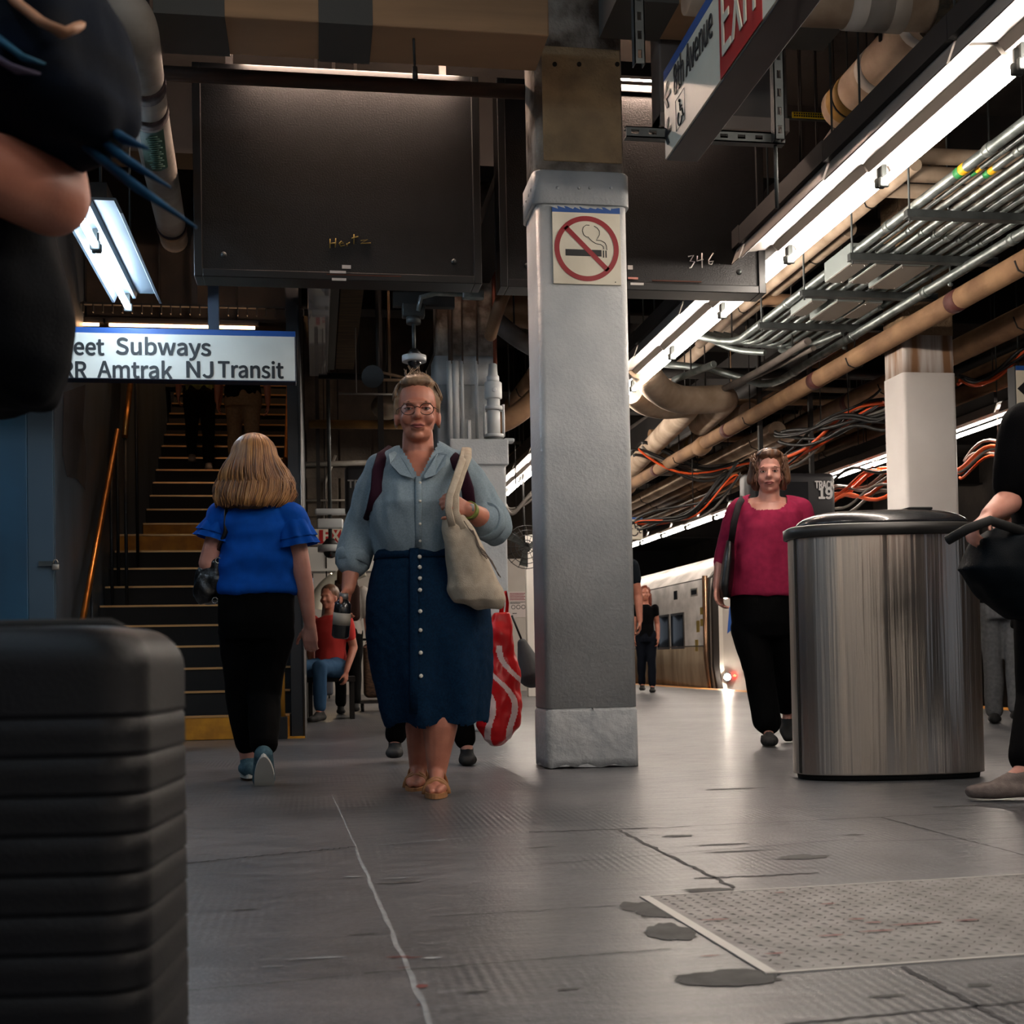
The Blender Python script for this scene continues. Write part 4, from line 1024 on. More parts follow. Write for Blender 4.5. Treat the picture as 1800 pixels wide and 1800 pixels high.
# board-like tan duct across top centre
for (x0_, x1_, pz, lab, yq) in ((270, 965, 18, 'long tan boxed duct across the top left of the picture', 5.5), (1085, 1500, 10, 'tan boxed duct across the top behind the exit sign', 5.62)):
    a = PY(x0_, pz+(0 if x0_ < 900 else 20), yq); b = PY(x1_, pz+30, yq)
    t = thing('boxed_duct', lab, 'duct', ((a.x+b.x)/2, yq, a.z))
    h0 = PY((x0_+x1_)/2, 42 if x0_ < 900 else 12, yq).z
    MB().bb(a.x, b.x, yq, yq+.35, h0, h0+.22).build('duct_body', mat('tan_duct', '#b08a66', .8, col2='#8f7053', nscale=2, stretch=(.3, 1, 4)), t, bevel=.008)
    mb = MB(); mb.bb(a.x+.5, a.x+.53, yq+.1, yq+.2, h0+.22, CEIL-.004); mb.bb(b.x-.5, b.x-.47, yq+.1, yq+.2, h0+.22, CEIL-.004); mb.build('hanger', STEEL, t)
    mb = MB(); mb.bb(a.x-.002, a.x+.3, yq-.004, yq+.36, h0-.004, h0+.224); mb.bb(b.x-.28, b.x-.0, yq-.004, yq+.36, h0-.004, h0+.224) if x0_ > 900 else mb.bb(PY(560, 20, yq).x, PY(655, 20, yq).x, yq-.004, yq+.36, h0-.004, h0+.224); mb.build('grey_sleeve', mat('grey_sleeve', '#4c4a46', .7), t)
# elbows cluster right of main column
def elbow_pipe(label, pts, r, m_=INSULW, n=18, name='elbow_pipe', bandm=None):
    t = thing(name, label, 'pipe', pts[0])
    # smooth the polyline
    P_ = [Vector(p) for p in pts]
    for _ in range(3):
        Q = [P_[0]]
        for i in range(len(P_)-1): Q += [P_[i].lerp(P_[i+1], .25), P_[i].lerp(P_[i+1], .75)]
        Q.append(P_[-1]); P_ = Q
    MB().tube(P_, r, n).build('pipe', m_, t)
    q = P_[len(P_)//2]
    MB().tube([(q.x, q.y, q.z), (q.x, q.y, CEIL-.004)], .007, 6).build('hanger', STEEL, t)
    return t
elbow_pipe('thick pale lagged pipe bending round, upper of two elbows beside the main column', [P(1128, 640, 10.6), P(1150, 682, 11.2), P(1190, 704, 11.6), P(1240, 703, 11.8), P(1272, 700, 11.9), P(1276, 705, 12.6), P(1230, 745, 14)], .13)
elbow_pipe('thick pale lagged pipe bending round, lower of two elbows beside the main column', [P(1108, 688, 11.6), P(1135, 710, 12.0), P(1170, 716, 12.2), P(1208, 712, 12.3), P(1212, 718, 13), P(1165, 765, 14.5), P(1100, 835, 18)], .12)
elbow_pipe('thin pale pipe with a bend under the third strip light', [P(1640, 235, 7.5), P(1580, 300, 7.8), P(1520, 345, 8.0), P(1480, 375, 8.6)], .045)
elbow_pipe('dark grey pipe with an elbow beside the thick banded pipe', [P(1505, 195, 7.5), P(1470, 250, 7.4), P(1440, 290, 7.4), P(1400, 318, 7.7), P(1360, 345, 8.0)], .07, INSULG)
elbow_pipe('thinner dark grey pipe curving up to the light row', [P(1530, 245, 8.2), P(1500, 248, 8.2), P(1475, 268, 8.2), P(1420, 305, 8.8), P(1362, 352, 9.5)], .04, INSULG)
elbow_pipe('curved white duct low between the woman in blue and the woman in denim', [P(556, 1070, 14.3), P(560, 1046, 14.3), P(585, 1019, 14.3), P(640, 1001, 14.3)], .085, mat('white_duct', '#c8c4b4', .5), name='curved_duct')
elbow_pipe('tan pipe branch between the rear column and the main column', [P(950, 690, 11), P(915, 725, 11), P(880, 745, 11), P(850, 750, 11)], .09, INSUL)
elbow_pipe('short tan pipe angled up behind the board edge', [P(888, 512, 8.8), P(875, 545, 8.8), P(862, 590, 9.2)], .045, INSUL)
# lagged bulky shapes left behind main column at (930,540)
elbow_pipe('lagged tan pipe seen in the gap left of the main column under the board', [P(880, 530, 9.6), P(905, 545, 9.6), P(935, 548, 9.6), P(960, 560, 9.6)], .13, INSUL)
elbow_pipe('lagged pipe with a joint, slanting down left of the main column', [P(868, 560, 9.4), P(890, 580, 9.4), P(915, 598, 9.4), P(940, 612, 9.4)], .07, INSULG)
for i, (z, r, xx, lab) in enumerate(((3.46, .045, 3.12, 'lowest of three pale pipes that cross above the rack and bend away under the lights'), (3.57, .05, 3.24, 'middle of three pale pipes that cross above the rack and bend away under the lights'), (3.69, .05, 3.36, 'highest of three pale pipes that cross above the rack and bend away under the lights'))):
    elbow_pipe(lab, [Vector((6.4, 7.35, z)), Vector((xx+.5, 7.35, z)), Vector((xx+.02, 7.38, z)), Vector((xx, 7.75, z)), Vector((xx, 9.0, z)), Vector((xx, 12.5, z))], r)
# left duct
lx = PZ(270, 250, 3.3)
LX = lx.x
lt = thing('left_duct_pipe', 'pale thick pipe with dark straps coming down the upper left, green label on it', 'pipe', (LX, 6.0, 3.4))
pA = P(240, 60, 5.3); pB = P(305, 425, 8.6)
ptsL = [P(120, -10, 5.2), P(180, 8, 5.15), P(222, 18, 5.1), P(238, 45, 5.15), P(243, 80, 5.3), P(262, 200, 6.1), P(285, 315, 7.1), P(306, 420, 8.5)]
Q = ptsL
for _ in range(2):
    R2 = [Q[0]]
    for i in range(len(Q)-1): R2 += [Q[i].lerp(Q[i+1], .25), Q[i].lerp(Q[i+1], .75)]
    R2.append(Q[-1]); Q = R2
MB().tube(Q, .092, 24).build('pipe', mat('left_pipe_white', '#9c958c', .7, col2='#6f675f', nscale=3, bump=.3, bscale=12), lt)
for (a, b) in ((5, 6), (6, 7)):
    c = ptsL[a].lerp(ptsL[b], .0 if a == 5 else .8); d = (ptsL[b]-ptsL[a]).normalized()
    MB().tube([c-d*.14, c-d*.04], .098, 24).build('strap', mat('plum_strap', '#2e1d20', .7), lt)
c = ptsL[4].lerp(ptsL[5], .55); d = (ptsL[5]-ptsL[4]).normalized(); MB().tube([c-d*.12, c-d*.0], .098, 24).build('strap', mat('plum_strap', '#2e1d20', .7), lt)
# green label wrapped on the pipe
c = P(262, 200, 6.1); c2 = P(272, 270, 6.65); d = (c2-c).normalized(); tocam = (CAMP-c).normalized(); s = d.cross(tocam).normalized(); u_ = s.cross(d)
mb = MB(); rings = []
for k in range(9):
    a = radians(-38+76*k/8+0); off = (s*sin(a)+u_*cos(a)*(1 if u_.dot(tocam) > 0 else -1))*.094
    rings.append([c+off, c2+off])
mb.ring(rings, False, False); mb.build('green_label', mat('label_green', '#1d4a3c', .6), lt, fix=False)
un = u_*(1 if u_.dot(tocam) > 0 else -1)
mb = MB()
for k in range(16):
    t = .08+.055*k; p = c.lerp(c2, t)+un*.0965; w_ = .03+.012*((k*7) % 3)
    mb.tube([p-s*w_*.8, p+s*w_*(.5+.3*((k*5) % 2))], .0035, 4)
mb.build('label_print', mat('label_print', '#5d7f72', .7), lt)
MB().tube([(ptsL[5].x, ptsL[5].y, ptsL[5].z), (ptsL[5].x, ptsL[5].y, CEIL-.004)], .01, 6).build('hanger', STEEL, lt)
# ---------------- conduit rack
RX0 = 3.47; RZ = 3.13
specs = [(0, .030), (.085, .014), (.165, .022), (.265, .024), (.365, .026), (.46, .026), (.56, .022), (.65, .018), (.74, .024)]
names = ['outermost left', 'slim second', 'third', 'fourth', 'fifth', 'sixth', 'seventh', 'slim eighth', 'last right']
for (dx, r), nm in zip(specs, names):
    x = RX0+dx
    t = thing('conduit', 'galvanised conduit on the ceiling rack, %s of the nine' % nm, 'conduit', (x, 8, RZ), 'galvanised conduits on the rack')
    yend = 9.85-.12*0+dx*.25
    pts = [(x, 3.6, RZ), (x, yend-.12, RZ), (x-.04, yend-.02, RZ-.0), (x-.14, yend+.06, RZ+.02), (x-.5, yend+.12, RZ+.12)]
    MB().tube(pts, r, 12).build('pipe', GALV, t)
    mb = MB()
    for yc in (5.9+.0, 7.05+dx*.3, 8.7): mb.tube([(x, yc, RZ), (x, yc+.05, RZ)], r*1.18, 12)
    mb.build('coupling', GALV, t)
    if dx in (0, .085, .165):
        yb = 6.15
        m1 = MB().tube([(x, yb, RZ), (x, yb+.05, RZ)], r*1.04, 12).build('yellow_band', mat('band_yellow', '#d9a514', .5), t)
        m2 = MB().tube([(x, yb+.05, RZ), (x, yb+.1, RZ)], r*1.04, 12).build('green_band', mat('band_green', '#1f7a3c', .5), t)
for i, y in enumerate((6.72, 7.50, 8.30, 9.15, 5.0)):
    t = thing('trapeze_hanger', 'grey strut cross bar under the conduits, %s' % ('nearest of those fully in view', 'second, by the junction boxes', 'third', 'fourth and farthest', 'above the picture top right')[i], 'hanger', (RX0+.4, y, RZ-.06), 'strut cross bars of the conduit rack')
    mb = MB(); mb.bb(RX0-.07, RX0+.95, y-.022, y+.022, RZ-.074, RZ-.032); mb.bb(RX0-.07, RX0+.95, y-.03, y+.03, RZ-.08, RZ-.074); mb.build('channel', GALVD, t, bevel=.002)
    mb = MB()
    for x in (RX0-.045, RX0+.92): mb.tube([(x, y, RZ-.1), (x, y, CEIL-.004)], .007, 6)
    mb.build('rod', GALVD, t)
for i, (dx, y, w_, l) in enumerate(((-.03, 7.56, .13, .42), (.14, 7.56, .14, .42), (.33, 7.58, .20, .5), (.05, 8.4, .12, .4), (.24, 8.4, .2, .5), (.46, 8.42, .14, .4))):
    t = thing('pull_box', 'grey rectangular junction box in the conduit rack, %s' % ('near left', 'near middle', 'near right and largest', 'far left', 'far middle', 'far right')[i], 'junction box', (RX0+dx+w_/2, y, RZ-.05), 'junction boxes on the conduit rack')
    MB().bb(RX0+dx, RX0+dx+w_, y, y+l, RZ-.07, RZ+.06).build('box', mat('box_grey', '#8f9896', .5, metal=.4), t, bevel=.003)
    MB().bb(RX0+dx+.006, RX0+dx+w_-.006, y+.006, y+l-.006, RZ-.076, RZ-.07).build('cover', mat('box_cover', '#77716a', .5, metal=.4), t)
    mb = MB()
    for a in (0.02, w_-.02):
        for b in (.03, l-.03): mb.ell((RX0+dx+a, y+b, RZ-.077), (.005, .005, .003), 8, 4)
    mb.build('screws', CHROME, t)
# large single conduit
cx_ = 4.20
t = thing('large_conduit', 'long shiny galvanised conduit below the rack, ending in a bend to the left', 'conduit', (cx_, 8, 3.03))
MB().tube([(cx_, 3.6, 3.03), (cx_, 10.75, 3.03), (cx_-.03, 10.9, 3.03), (cx_-.12, 10.98, 3.04), (cx_-.55, 11.1, 3.2), (cx_-1.1, 11.3, 3.3)], .034, 14).build('pipe', GALV, t)
mb = MB()
for y in (6.9, 8.0, 9.2, 10.4): mb.tube([(cx_, y, 3.03), (cx_, y+.06, 3.03)], .039, 14)
mb.build('coupling', GALV, t)
mb = MB()
for y in (6.2, 7.7, 9.4): mb.tube([(cx_, y, 2.985), (cx_, y, CEIL-.004)], .006, 6); mb.ell((cx_, y, 2.98), (.02, .014, .014), 8, 5)
mb.build('clamp', GALV, t)
# small shiny conduits with bends under the rack end
for i, (pts, r) in enumerate((([P(1345, 620, 10.2), P(1290, 616, 10.4), P(1240, 592, 10.6)], .025), ([P(1480, 585, 9.8), P(1400, 618, 10.0), P(1388, 622, 10.1), P(1372, 615, 10.3)], .022), ([P(1255, 640, 11), P(1185, 668, 11.6)], .03), ([P(1420, 600, 9.6), P(1340, 650, 10.8), P(1260, 690, 12)], .03), ([P(1430, 612, 9.7), P(1350, 652, 10.9), P(1275, 685, 12)], .022))):
    elbow_pipe('small galvanised conduit below the rack end, %s from the left' % ('second', 'last', 'first', 'third', 'fourth')[i], pts, r, GALV if i < 3 else INSULG, 10, 'small_conduit')
# yellow labelled conduit across
a = PY(1380, 205, 6.9)
t = thing('labelled_conduit', 'thin conduit with a yellow warning label, just right of the exit sign frame', 'conduit', a)
MB().tube([(a.x-.4, 6.9, a.z), (a.x+.62, 6.9, a.z-.01)], .013, 8).build('pipe', GALVD, t)
q = PY(1422, 205, 6.9); MB().bb(q.x-.11, q.x+.11, 6.88, 6.888, q.z-.018, q.z+.016).build('yellow_label', mat('label_yellow', '#e6cc1e', .5), t)
mb = MB()
for k in range(14): mb.bb(q.x-.1+k*.0145, q.x-.091+k*.0145, 6.878, 6.88, q.z-.012, q.z-.003); mb.bb(q.x-.1+k*.0145, q.x-.092+k*.0145, 6.878, 6.88, q.z+.002, q.z+.011)
mb.build('label_print', INK, t)
MB().tube([(a.x+.1, 6.9, a.z), (a.x+.1, 6.9, CEIL-.004)], .006, 6).build('hanger', STEEL, t)
# ---------------- cable bundles
def cable(label, pts, m_, n, spread, r, name='cable_bundle'):
    t = thing(name, label, 'cables', pts[0]); random.seed(hash(label) % 1000 if False else len(label)*7)
    P_ = [Vector(p) for p in pts]
    for _ in range(2):
        Q = [P_[0]]
        for i in range(len(P_)-1): Q += [P_[i].lerp(P_[i+1], .25), P_[i].lerp(P_[i+1], .75)]
        Q.append(P_[-1]); P_ = Q
    for k in range(n):
        o0 = Vector((random.uniform(-1, 1), random.uniform(-.5, .5), random.uniform(-1, 1)))*spread
        ph = random.uniform(0, 6)
        MB().tube([p+o0+Vector((0, 0, sin(i*.6+ph)*spread*.5)) for i, p in enumerate(P_)], r*random.uniform(.7, 1.2), 7).build('cable', m_ if not isinstance(m_, list) else m_[k % len(m_)], t)
    MB().tube([P_[len(P_)//2], Vector((P_[len(P_)//2].x, P_[len(P_)//2].y, CEIL-.004))], .006, 5).build('hanger', STEEL, t)
cable('sagging orange and black cables right above the woman in the raspberry top', [P(1560, 700, 11), P(1500, 725, 11.2), P(1450, 760, 11.5), P(1400, 800, 12), P(1340, 830, 12.5)], [ORANGE, CABLE, CABLE, ORANGE, GCABLE], 7, .06, .016)
cable('black cables looping over the tan pipes left of the square column', [P(1600, 715, 10.6), P(1560, 745, 10.8), P(1500, 740, 11), P(1440, 765, 11.5), P(1370, 770, 12)], CABLE, 5, .06, .018)
cable('orange cables right of the square column, upper sag', [P(1690, 665, 10.5), P(1720, 668, 10.6), P(1760, 655, 10.6), P(1810, 610, 10.5)], [ORANGE, CABLE, CABLE], 4, .04, .017)
cable('bright orange and grey cables on the wall between the track sign and the square column', [P(1450, 880, 16), P(1500, 860, 15.5), P(1540, 848, 15), P(1600, 835, 14.5)], [ORANGE, GCABLE, ORANGE, GCABLE, GCABLE, ORANGE, CABLE], 10, .16, .022)
cable('bright orange and grey cables right of the square column, lower run', [P(1690, 815, 13), P(1730, 795, 12.6), P(1770, 785, 12.3), P(1830, 770, 12)], [ORANGE, GCABLE, ORANGE, GCABLE], 7, .11, .02)
cable('dark and orange cables hanging just right of the main column', [P(1290, 830, 14), P(1250, 870, 14), P(1200, 905, 14.3), P(1110, 920, 14.5)], [CABLE, ORANGE, CABLE, GCABLE], 9, .10, .016)
cable('black cables drooping between the main column and the woman in the raspberry top', [P(1330, 800, 15), P(1270, 830, 15), P(1200, 822, 15), P(1120, 790, 15)], [CABLE, GCABLE, CABLE, ORANGE], 7, .10, .018)
cable('loose white cables in the gap left of the main column', [P(945, 868, 14), P(920, 890, 14), P(900, 905, 14), P(888, 890, 14)], GCABLE, 3, .05, .018)
cable('black conduit bundle high left of the strip lights', [P(1470, 265, 8.6), P(1440, 330, 8.8), P(1390, 372, 9.2), P(1350, 400, 9.6)], [STEEL, INSULG], 5, .08, .02)
# random dark services filling the ceiling void (stand at their own heights above the lit pipes)
random.seed(21)
sv = [('tan', INSUL), ('dark', STEEL), ('grey', INSULG), ('pale', INSULW)]
for i in range(26):
    x = random.uniform(2.2, 9.5); y0 = random.uniform(8, 22); L = random.uniform(3, 9) if x > 4.1 else min(20.8-y0, 5) if y0 < 19 else 1.0; z = random.uniform(3.45, 4.2); r = random.uniform(.03, .1)
    nm, mm = sv[i % 4]
    t = tag(MB().tube([(x, y0, z), (x+random.uniform(-.2, .2), y0+L, z)], r, 12).tube([(x, y0+1, z), (x, y0+1, CEIL-.004)], .006, 5).build('service_pipe', mm), None, 'pipe')
    t['label'] = '%s service pipe among the dim pipes in the ceiling void right of the main column' % nm; t['group'] = '%s service pipes in the ceiling void' % nm
for i in range(14):
    y = 9+i*.84; x = random.uniform(2.6, 5); r = random.uniform(.02, .07); z = random.uniform(3.3, 4.1)
    nm, mm = sv[(i*3+1) % 4]
    t = tag(MB().tube([(x, y, z), (x+random.uniform(1.5, 4), y+random.uniform(-.3, .3), z)], r, 12).tube([(x+.3, y, z), (x+.3, y, CEIL-.004)], .006, 5).build('service_pipe', mm), None, 'pipe')
    t['label'] = '%s pipe running crosswise among the dim pipes in the ceiling void' % nm; t['group'] = '%s crosswise pipes in the ceiling void' % nm
# ================================================================ staircase
SXL = PX(109, 1167, 1).x*0+P(109, 1167, 8.8).x; SXR = P(508, 1164, 8.8).x
Y0S = F(400, 1300).y
RIS, TRD = .175, .27
st = thing('staircase', 'dark staircase with brass edged steps climbing away on the left', 'stairs', ((SXL+SXR)/2, Y0S, 0))
TREADM = mat('stair_black', '#050505', .75, col2='#090808', nscale=8)
y = Y0S; z = 0; steps = []
for n in range(1, 27):
    td = TRD if n != 10 else .62
    if n > 10: td = .26
    z = RIS*n if n <= 10 else RIS*10+.17*(n-10)
    steps.append((n, y, z, td)); y += td
YTOP = y; ZTOP = z
for n, ys_, zs_, td in steps:
    xl = SXL if n <= 10 else SXL+.13
    mb = MB(); mb.bb(xl, SXR, ys_, ys_+td+.02, max(0, zs_-.19), zs_-.0)
    s_ = mb.build('step', TREADM, st)
    xa = xl+.01
    MB().bb(xa, SXR-.01, ys_-.012, ys_+.035, zs_-.012, zs_+.004).build('nosing', NOSING, s_)
    if n in (1, 10, 11):
        MB().bb(xa, SXR-.01, ys_-.008, ys_, zs_-RIS+.004, zs_-.014).build('yellow_riser', YELLOW, s_)
mb = MB(); mb.bb(SXL, SXR, YTOP, YTOP+3, ZTOP-.2, ZTOP); mb.build('upper_landing', TREADM, st)
# side walls
SLAB = mat('stair_side_grey', '#4a5560', .5, col2='#2c333b', nscale=1.6, stretch=(1, 1.4, .5), contrast=(.3, .7))
mb = MB(); mb.bb(SXL-.12, SXL-.004, Y0S-.35, YTOP+3, 0, CEIL-.004)
struct('wall_stair_left', mb, [SLAB])
SBLK = mat('stair_side_black', '#131417', .45)
mb = MB(); mb.bb(SXR+.004, SXR+.10, Y0S-.02, YTOP+3, 0, CEIL-.004)
struct('wall_stair_right', mb, [SBLK])
tr = MB(); tr.tube([(SXR+.095, Y0S-.028, .0), (SXR+.095, Y0S-.028, 3.2)], .008, 6); struct('trim_6', tr, [mat('edge_metal', '#5a5a5a', .4, metal=.8)])
# wall art / dark torn stain on the stair wall
mb = MB(); mb.add([PX(x, y_, SXL-.001) for x, y_ in ((112, 690), (150, 676), (146, 750), (152, 800), (150, 862), (136, 842), (118, 838), (110, 800))], [tuple(range(8))])
tag(mb.build('torn_poster', mat('torn_poster', '#15161a', .8, col2='#24252b', nscale=9), fix=False), 'dark torn poster remnant on the grey stair wall by the blue doors', 'poster')
# header over stairs
zh0 = PY(300, 578, Y0S+.6).z; zh1 = PY(300, 545, Y0S+.6).z
hd = MB(); hd.bb(SXL-2.5, SXR+.1, Y0S+.9, Y0S+1.3, zh1, CEIL-.004)
struct('trim_7', hd, [mat('brown_header', '#3b2d20', .9, col2='#241b14', nscale=3)])
# lit edge lamp over the stairs
za_ = PY(290, 573, Y0S+.8).z
def lampbar(x0, x1, y, z, label):
    t = thing('stair_strip_light', label, 'light', ((x0+x1)/2, y, z), 'amber strip lights over the stairs')
    MB().tube([(x0, y, z), (x1, y, z)], .012, 10).build('tube', TUBES, t)
    MB().bb(x0-.03, x1+.03, y+.0, y+.07, z+.018, z+.06).build('housing', STEEL, t)
    mb = MB(); mb.tube([((x0+x1)/2, y+.03, z+.06), ((x0+x1)/2, y+.03, CEIL-.004)], .008, 6); mb.build('hanger_rod', STEEL, t)
ww = [PY(x, 573, Y0S+.8).x for x in (126, 174, 192, 368, 385, 448)]
wl_ = thing('stairwell_light', 'added small amber lamp up in the well over the upper stair flight', 'light', (-1.0, 14.5, 7.9))  # lamp added in the well to brighten the climbers on the stairs
MB().tube([(-1.5, 13.6, 7.9), (-.5, 13.6, 7.9)], .03, 10).build('tube', mat('amber_well_tube', '#ffffff', .3, emit='#ffc690', estr=110), wl_)
MB().bb(-1.55, -.45, 13.57, 13.63, 7.93, 8.19).build('housing', STEEL, wl_)
lampbar(ww[0], ww[1], Y0S+.8, za_, 'short amber strip light over the stairs, left of three')
lampbar(ww[2], ww[3], Y0S+.8, za_, 'amber strip light over the stairs, middle and longest of three')
lampbar(ww[4], ww[5], Y0S+.8, za_, 'amber strip light over the stairs, right of three')
# mesh-like grille (dark verticals) above it
gr = thing('ceiling_grille', 'dark toothed steel grille above the stair lights', 'grille', (ww[2], Y0S+.7, za_+.1))
mb = MB(); ga, gb = PY(130, 545, Y0S+.7), PY(550, 550, Y0S+.7)
for k in range(26): x = ga.x+(gb.x-ga.x)*k/25; mb.bb(x-.004, x+.004, Y0S+.66, Y0S+.70, ga.z-.02, ga.z+.06)
mb.bb(ga.x, gb.x, Y0S+.66, Y0S+.7, ga.z+.04, ga.z+.055); mb.build('grille_bars', STEEL, gr)
MB().bb((ga.x+gb.x)/2-.02, (ga.x+gb.x)/2+.02, Y0S+.66, Y0S+.7, ga.z+.05, CEIL-.004).build('hanger', STEEL, gr)
# the lamp added far up the stairs is built above
# handrails
def rail(name, label, pts, posts, r=.024):
    t = thing(name, label, 'handrail', pts[0])
    MB().tube(pts, r, 12).build('rail', BRASS, t)
    for (p, zb) in posts: MB().tube([p, (p.x, p.y, zb)], .014, 8).build('post', mat('post_dark', '#25282c', .5, metal=.4), t)
    return t
def stz(yq):
    z = 0
    for n, a, b, c in steps:
        if yq >= a: z = b
    return z
xr_l = SXL+.09
h1 = PX(145, 1092, xr_l); h2 = PX(207, 757, xr_l)
low = Vector((xr_l, Y0S+.1, .92)); 
slope = (h2.z-h1.z)/(h2.y-h1.y)
lowp = Vector((xr_l, h1.y, h1.z)); 
pts = [lowp-Vector((0, .9, .9*slope)), lowp, Vector((xr_l, h2.y, h2.z))]
pts[0] = Vector((xr_l, max(Y0S-.1, pts[0].y), lowp.z-(lowp.y-max(Y0S-.1, pts[0].y))*slope))
posts = [(Vector((xr_l, yy_, pts[0].z+(yy_-pts[0].y)*slope)), max(0, stz(yy_))) for yy_ in (Y0S-.05, h1.y+.4, h2.y-.05, h2.y-.4)]
rail('stair_handrail', 'brass handrail rising along the left of the lower stair flight', pts, posts)
xr_2 = SXL+.22
g1 = PX(219, 768, xr_2); g2 = PX(229, 676, xr_2); sl2 = max(.5, (g2.z-g1.z)/max(.3, (g2.y-g1.y)))
rail('stair_handrail', 'brass handrail continuing up the left of the upper stair flight', [g1, g2, g2+Vector((0, 1.5, 1.5*sl2))], [(g1+Vector((0, .02, 0)), stz(g1.y)), (g1+Vector((0, .7, .7*sl2)), stz(g1.y+.7))])
xr_3 = SXR-.07
rz = lambda yq: .93+(yq-Y0S)*RIS/TRD if yq < 11.7 else .93+(11.7-Y0S)*RIS/TRD+(max(12.1, yq)-12.1)*.17/.26
yA = [Y0S+.2, 11.7, 12.1, 15.4]
rail('stair_handrail', 'brass handrail on the right side of the stairs', [Vector((xr_3, q, rz(q))) for q in yA], [(Vector((xr_3, q, rz(q))), stz(q)) for q in (11.75, 14.2)], .02)
yp = thing('yellow_post', 'yellow rail post with dark foot at the right foot of the stairs', 'post', (xr_3, Y0S-.06, 0))
MB().tube([(xr_3, Y0S-.06, .12), (xr_3, Y0S-.06, .62), (xr_3+.02, Y0S+.08, .80)], .03, 12).build('tube', mat('dull_yellow', '#9c6f22', .5, metal=.3), yp)
MB().bb(xr_3-.045, xr_3+.045, Y0S-.11, Y0S-.02, 0, .16).build('foot', RUBBER, yp, bevel=.005)
# yellow kerb patches beside the bottom step
mb = MB(); mb.bb(SXR-.14, SXR+.1, Y0S-.1, Y0S-.0, 0, .012); mb.bb(SXL-.1, SXL+.0, Y0S-.1, Y0S, 0, .012)
struct('trim_8', mb, [YELLOW])

# blue doors at the far left with padlock
BWY = Y0S-.36
bd0 = PY(-260, 1000, BWY).x; bd1 = SXL-.12
blu = mat('blue_door_paint', '#1d4c66', .45, col2='#173d54', nscale=2, bump=.1)
dr = thing('blue_locker', 'blue metal door panel at far left fastened with a padlock', 'door', ((bd0+bd1)/2, BWY, 0))
mb = MB(); mb.bb(bd0, bd1-.06, BWY-.03, BWY+.02, .02, 3.3); mb.build('door_leaf', blu, dr, bevel=.006)
mb = MB(); mb.bb(bd1-.06, bd1+.11, BWY-.02, BWY+.02, 0, 3.4); mb.bb(bd0-.02, bd1+.0, BWY-.02, BWY+.02, 3.3, 3.4); mb.build('door_frame', mat('frame_blue_grey', '#384b59', .5), dr, bevel=.004)
hp = PY(88, 992, BWY-.04)
MB().bb(hp.x-.075, hp.x+.03, BWY-.042, BWY-.03, hp.z-.012, hp.z+.022).build('hasp', GALVD, dr)
pk = PY(98, 994, BWY-.05)
mb = MB(); mb.rbox((pk.x, BWY-.055, pk.z-.012), (.048, .022, .042), .006)
mb.tube([Vector((pk.x+.016*cos(a), BWY-.055, pk.z+.014+.026*sin(a))) for a in [pi*k/8 for k in range(9)]], .0045, 7)
tag(mb.build('padlock', mat('padlock_metal', '#a59a90', .3, metal=.9)), 'small silver padlock hanging on the blue door hasp', 'padlock')

# ================================================================ things around the far left opening
# concrete-looking tan beams and pipes above
def sbox(name, label, cat, x0, x1, y0, y1, z0, z1, m_, bev=.006, hang=True):
    t = thing(name, label, cat, ((x0+x1)/2, (y0+y1)/2, z0)); MB().bb(x0, x1, y0, y1, z0, z1).build('body', m_, t, bevel=bev)
    if hang: MB().bb((x0+x1)/2-.01, (x0+x1)/2+.01, (y0+y1)/2-.01, (y0+y1)/2+.01, z1, CEIL-.004).build('hanger', STEEL, t)
    return t
a = PY(560, 752, 13.0); b = PY(700, 742, 13.0)
t = thing('ochre_pipe', 'ochre insulated pipe crossing behind the head of the woman in denim', 'pipe', a)
MB().tube([(a.x-.1, 13, PY(600, 746, 13).z), (PY(780, 742, 13).x, 13, PY(600, 746, 13).z)], .045, 14).build('pipe', mat('ochre', '#8a642f', .8, col2='#6d4e25', nscale=5), t)
MB().tube([(a.x+.2, 13, PY(600, 746, 13).z), (a.x+.2, 13, CEIL-.004)], .006, 6).build('hanger', STEEL, t)
# slanting wide duct panels seen below the board
def slab_run(label, q, y0, y1, zlow, m_, name='ceiling_duct', th=.12):
    (x0, x1) = q
    t = thing(name, label, 'duct', ((x0+x1)/2, (y0+y1)/2, zlow))
    MB().bb(x0, x1, y0, y1, zlow, zlow+th).build('duct_body', m_, t, bevel=.004)
    MB().bb((x0+x1)/2-.01, (x0+x1)/2+.01, y0+.5, y0+.52, zlow+th, CEIL-.004).build('hanger', STEEL, t)
zz_ = 3.35
x0 = PZ(590, 640, zz_).x; x1 = PZ(623, 640, zz_).x
slab_run('brown wood grained ceiling duct running back under the left board', (x0, x1), 7.6, 12, zz_, mat('brown_board', '#5a4326', .85, col2='#3f2e1a', nscale=3, stretch=(1, 6, 1)))
x2 = PZ(572, 640, zz_).x
slab_run('grey metal ceiling duct beside the brown one under the left board', (x2, x0-.01), 7.6, 12, zz_-.01, mat('grey_duct2', '#55554f', .6, metal=.2))
x3 = PZ(543, 600, 3.2).x; x4 = PZ(576, 600, 3.2).x
slab_run('plastic wrapped grey duct right of the subways sign', (x3, x4), 7.7, 11, 3.05, mat('plastic_sheet', '#3c434c', .25, col2='#5a5560', nscale=3, coat=.6, bump=.4, bscale=8), 'wrapped_duct', .3)
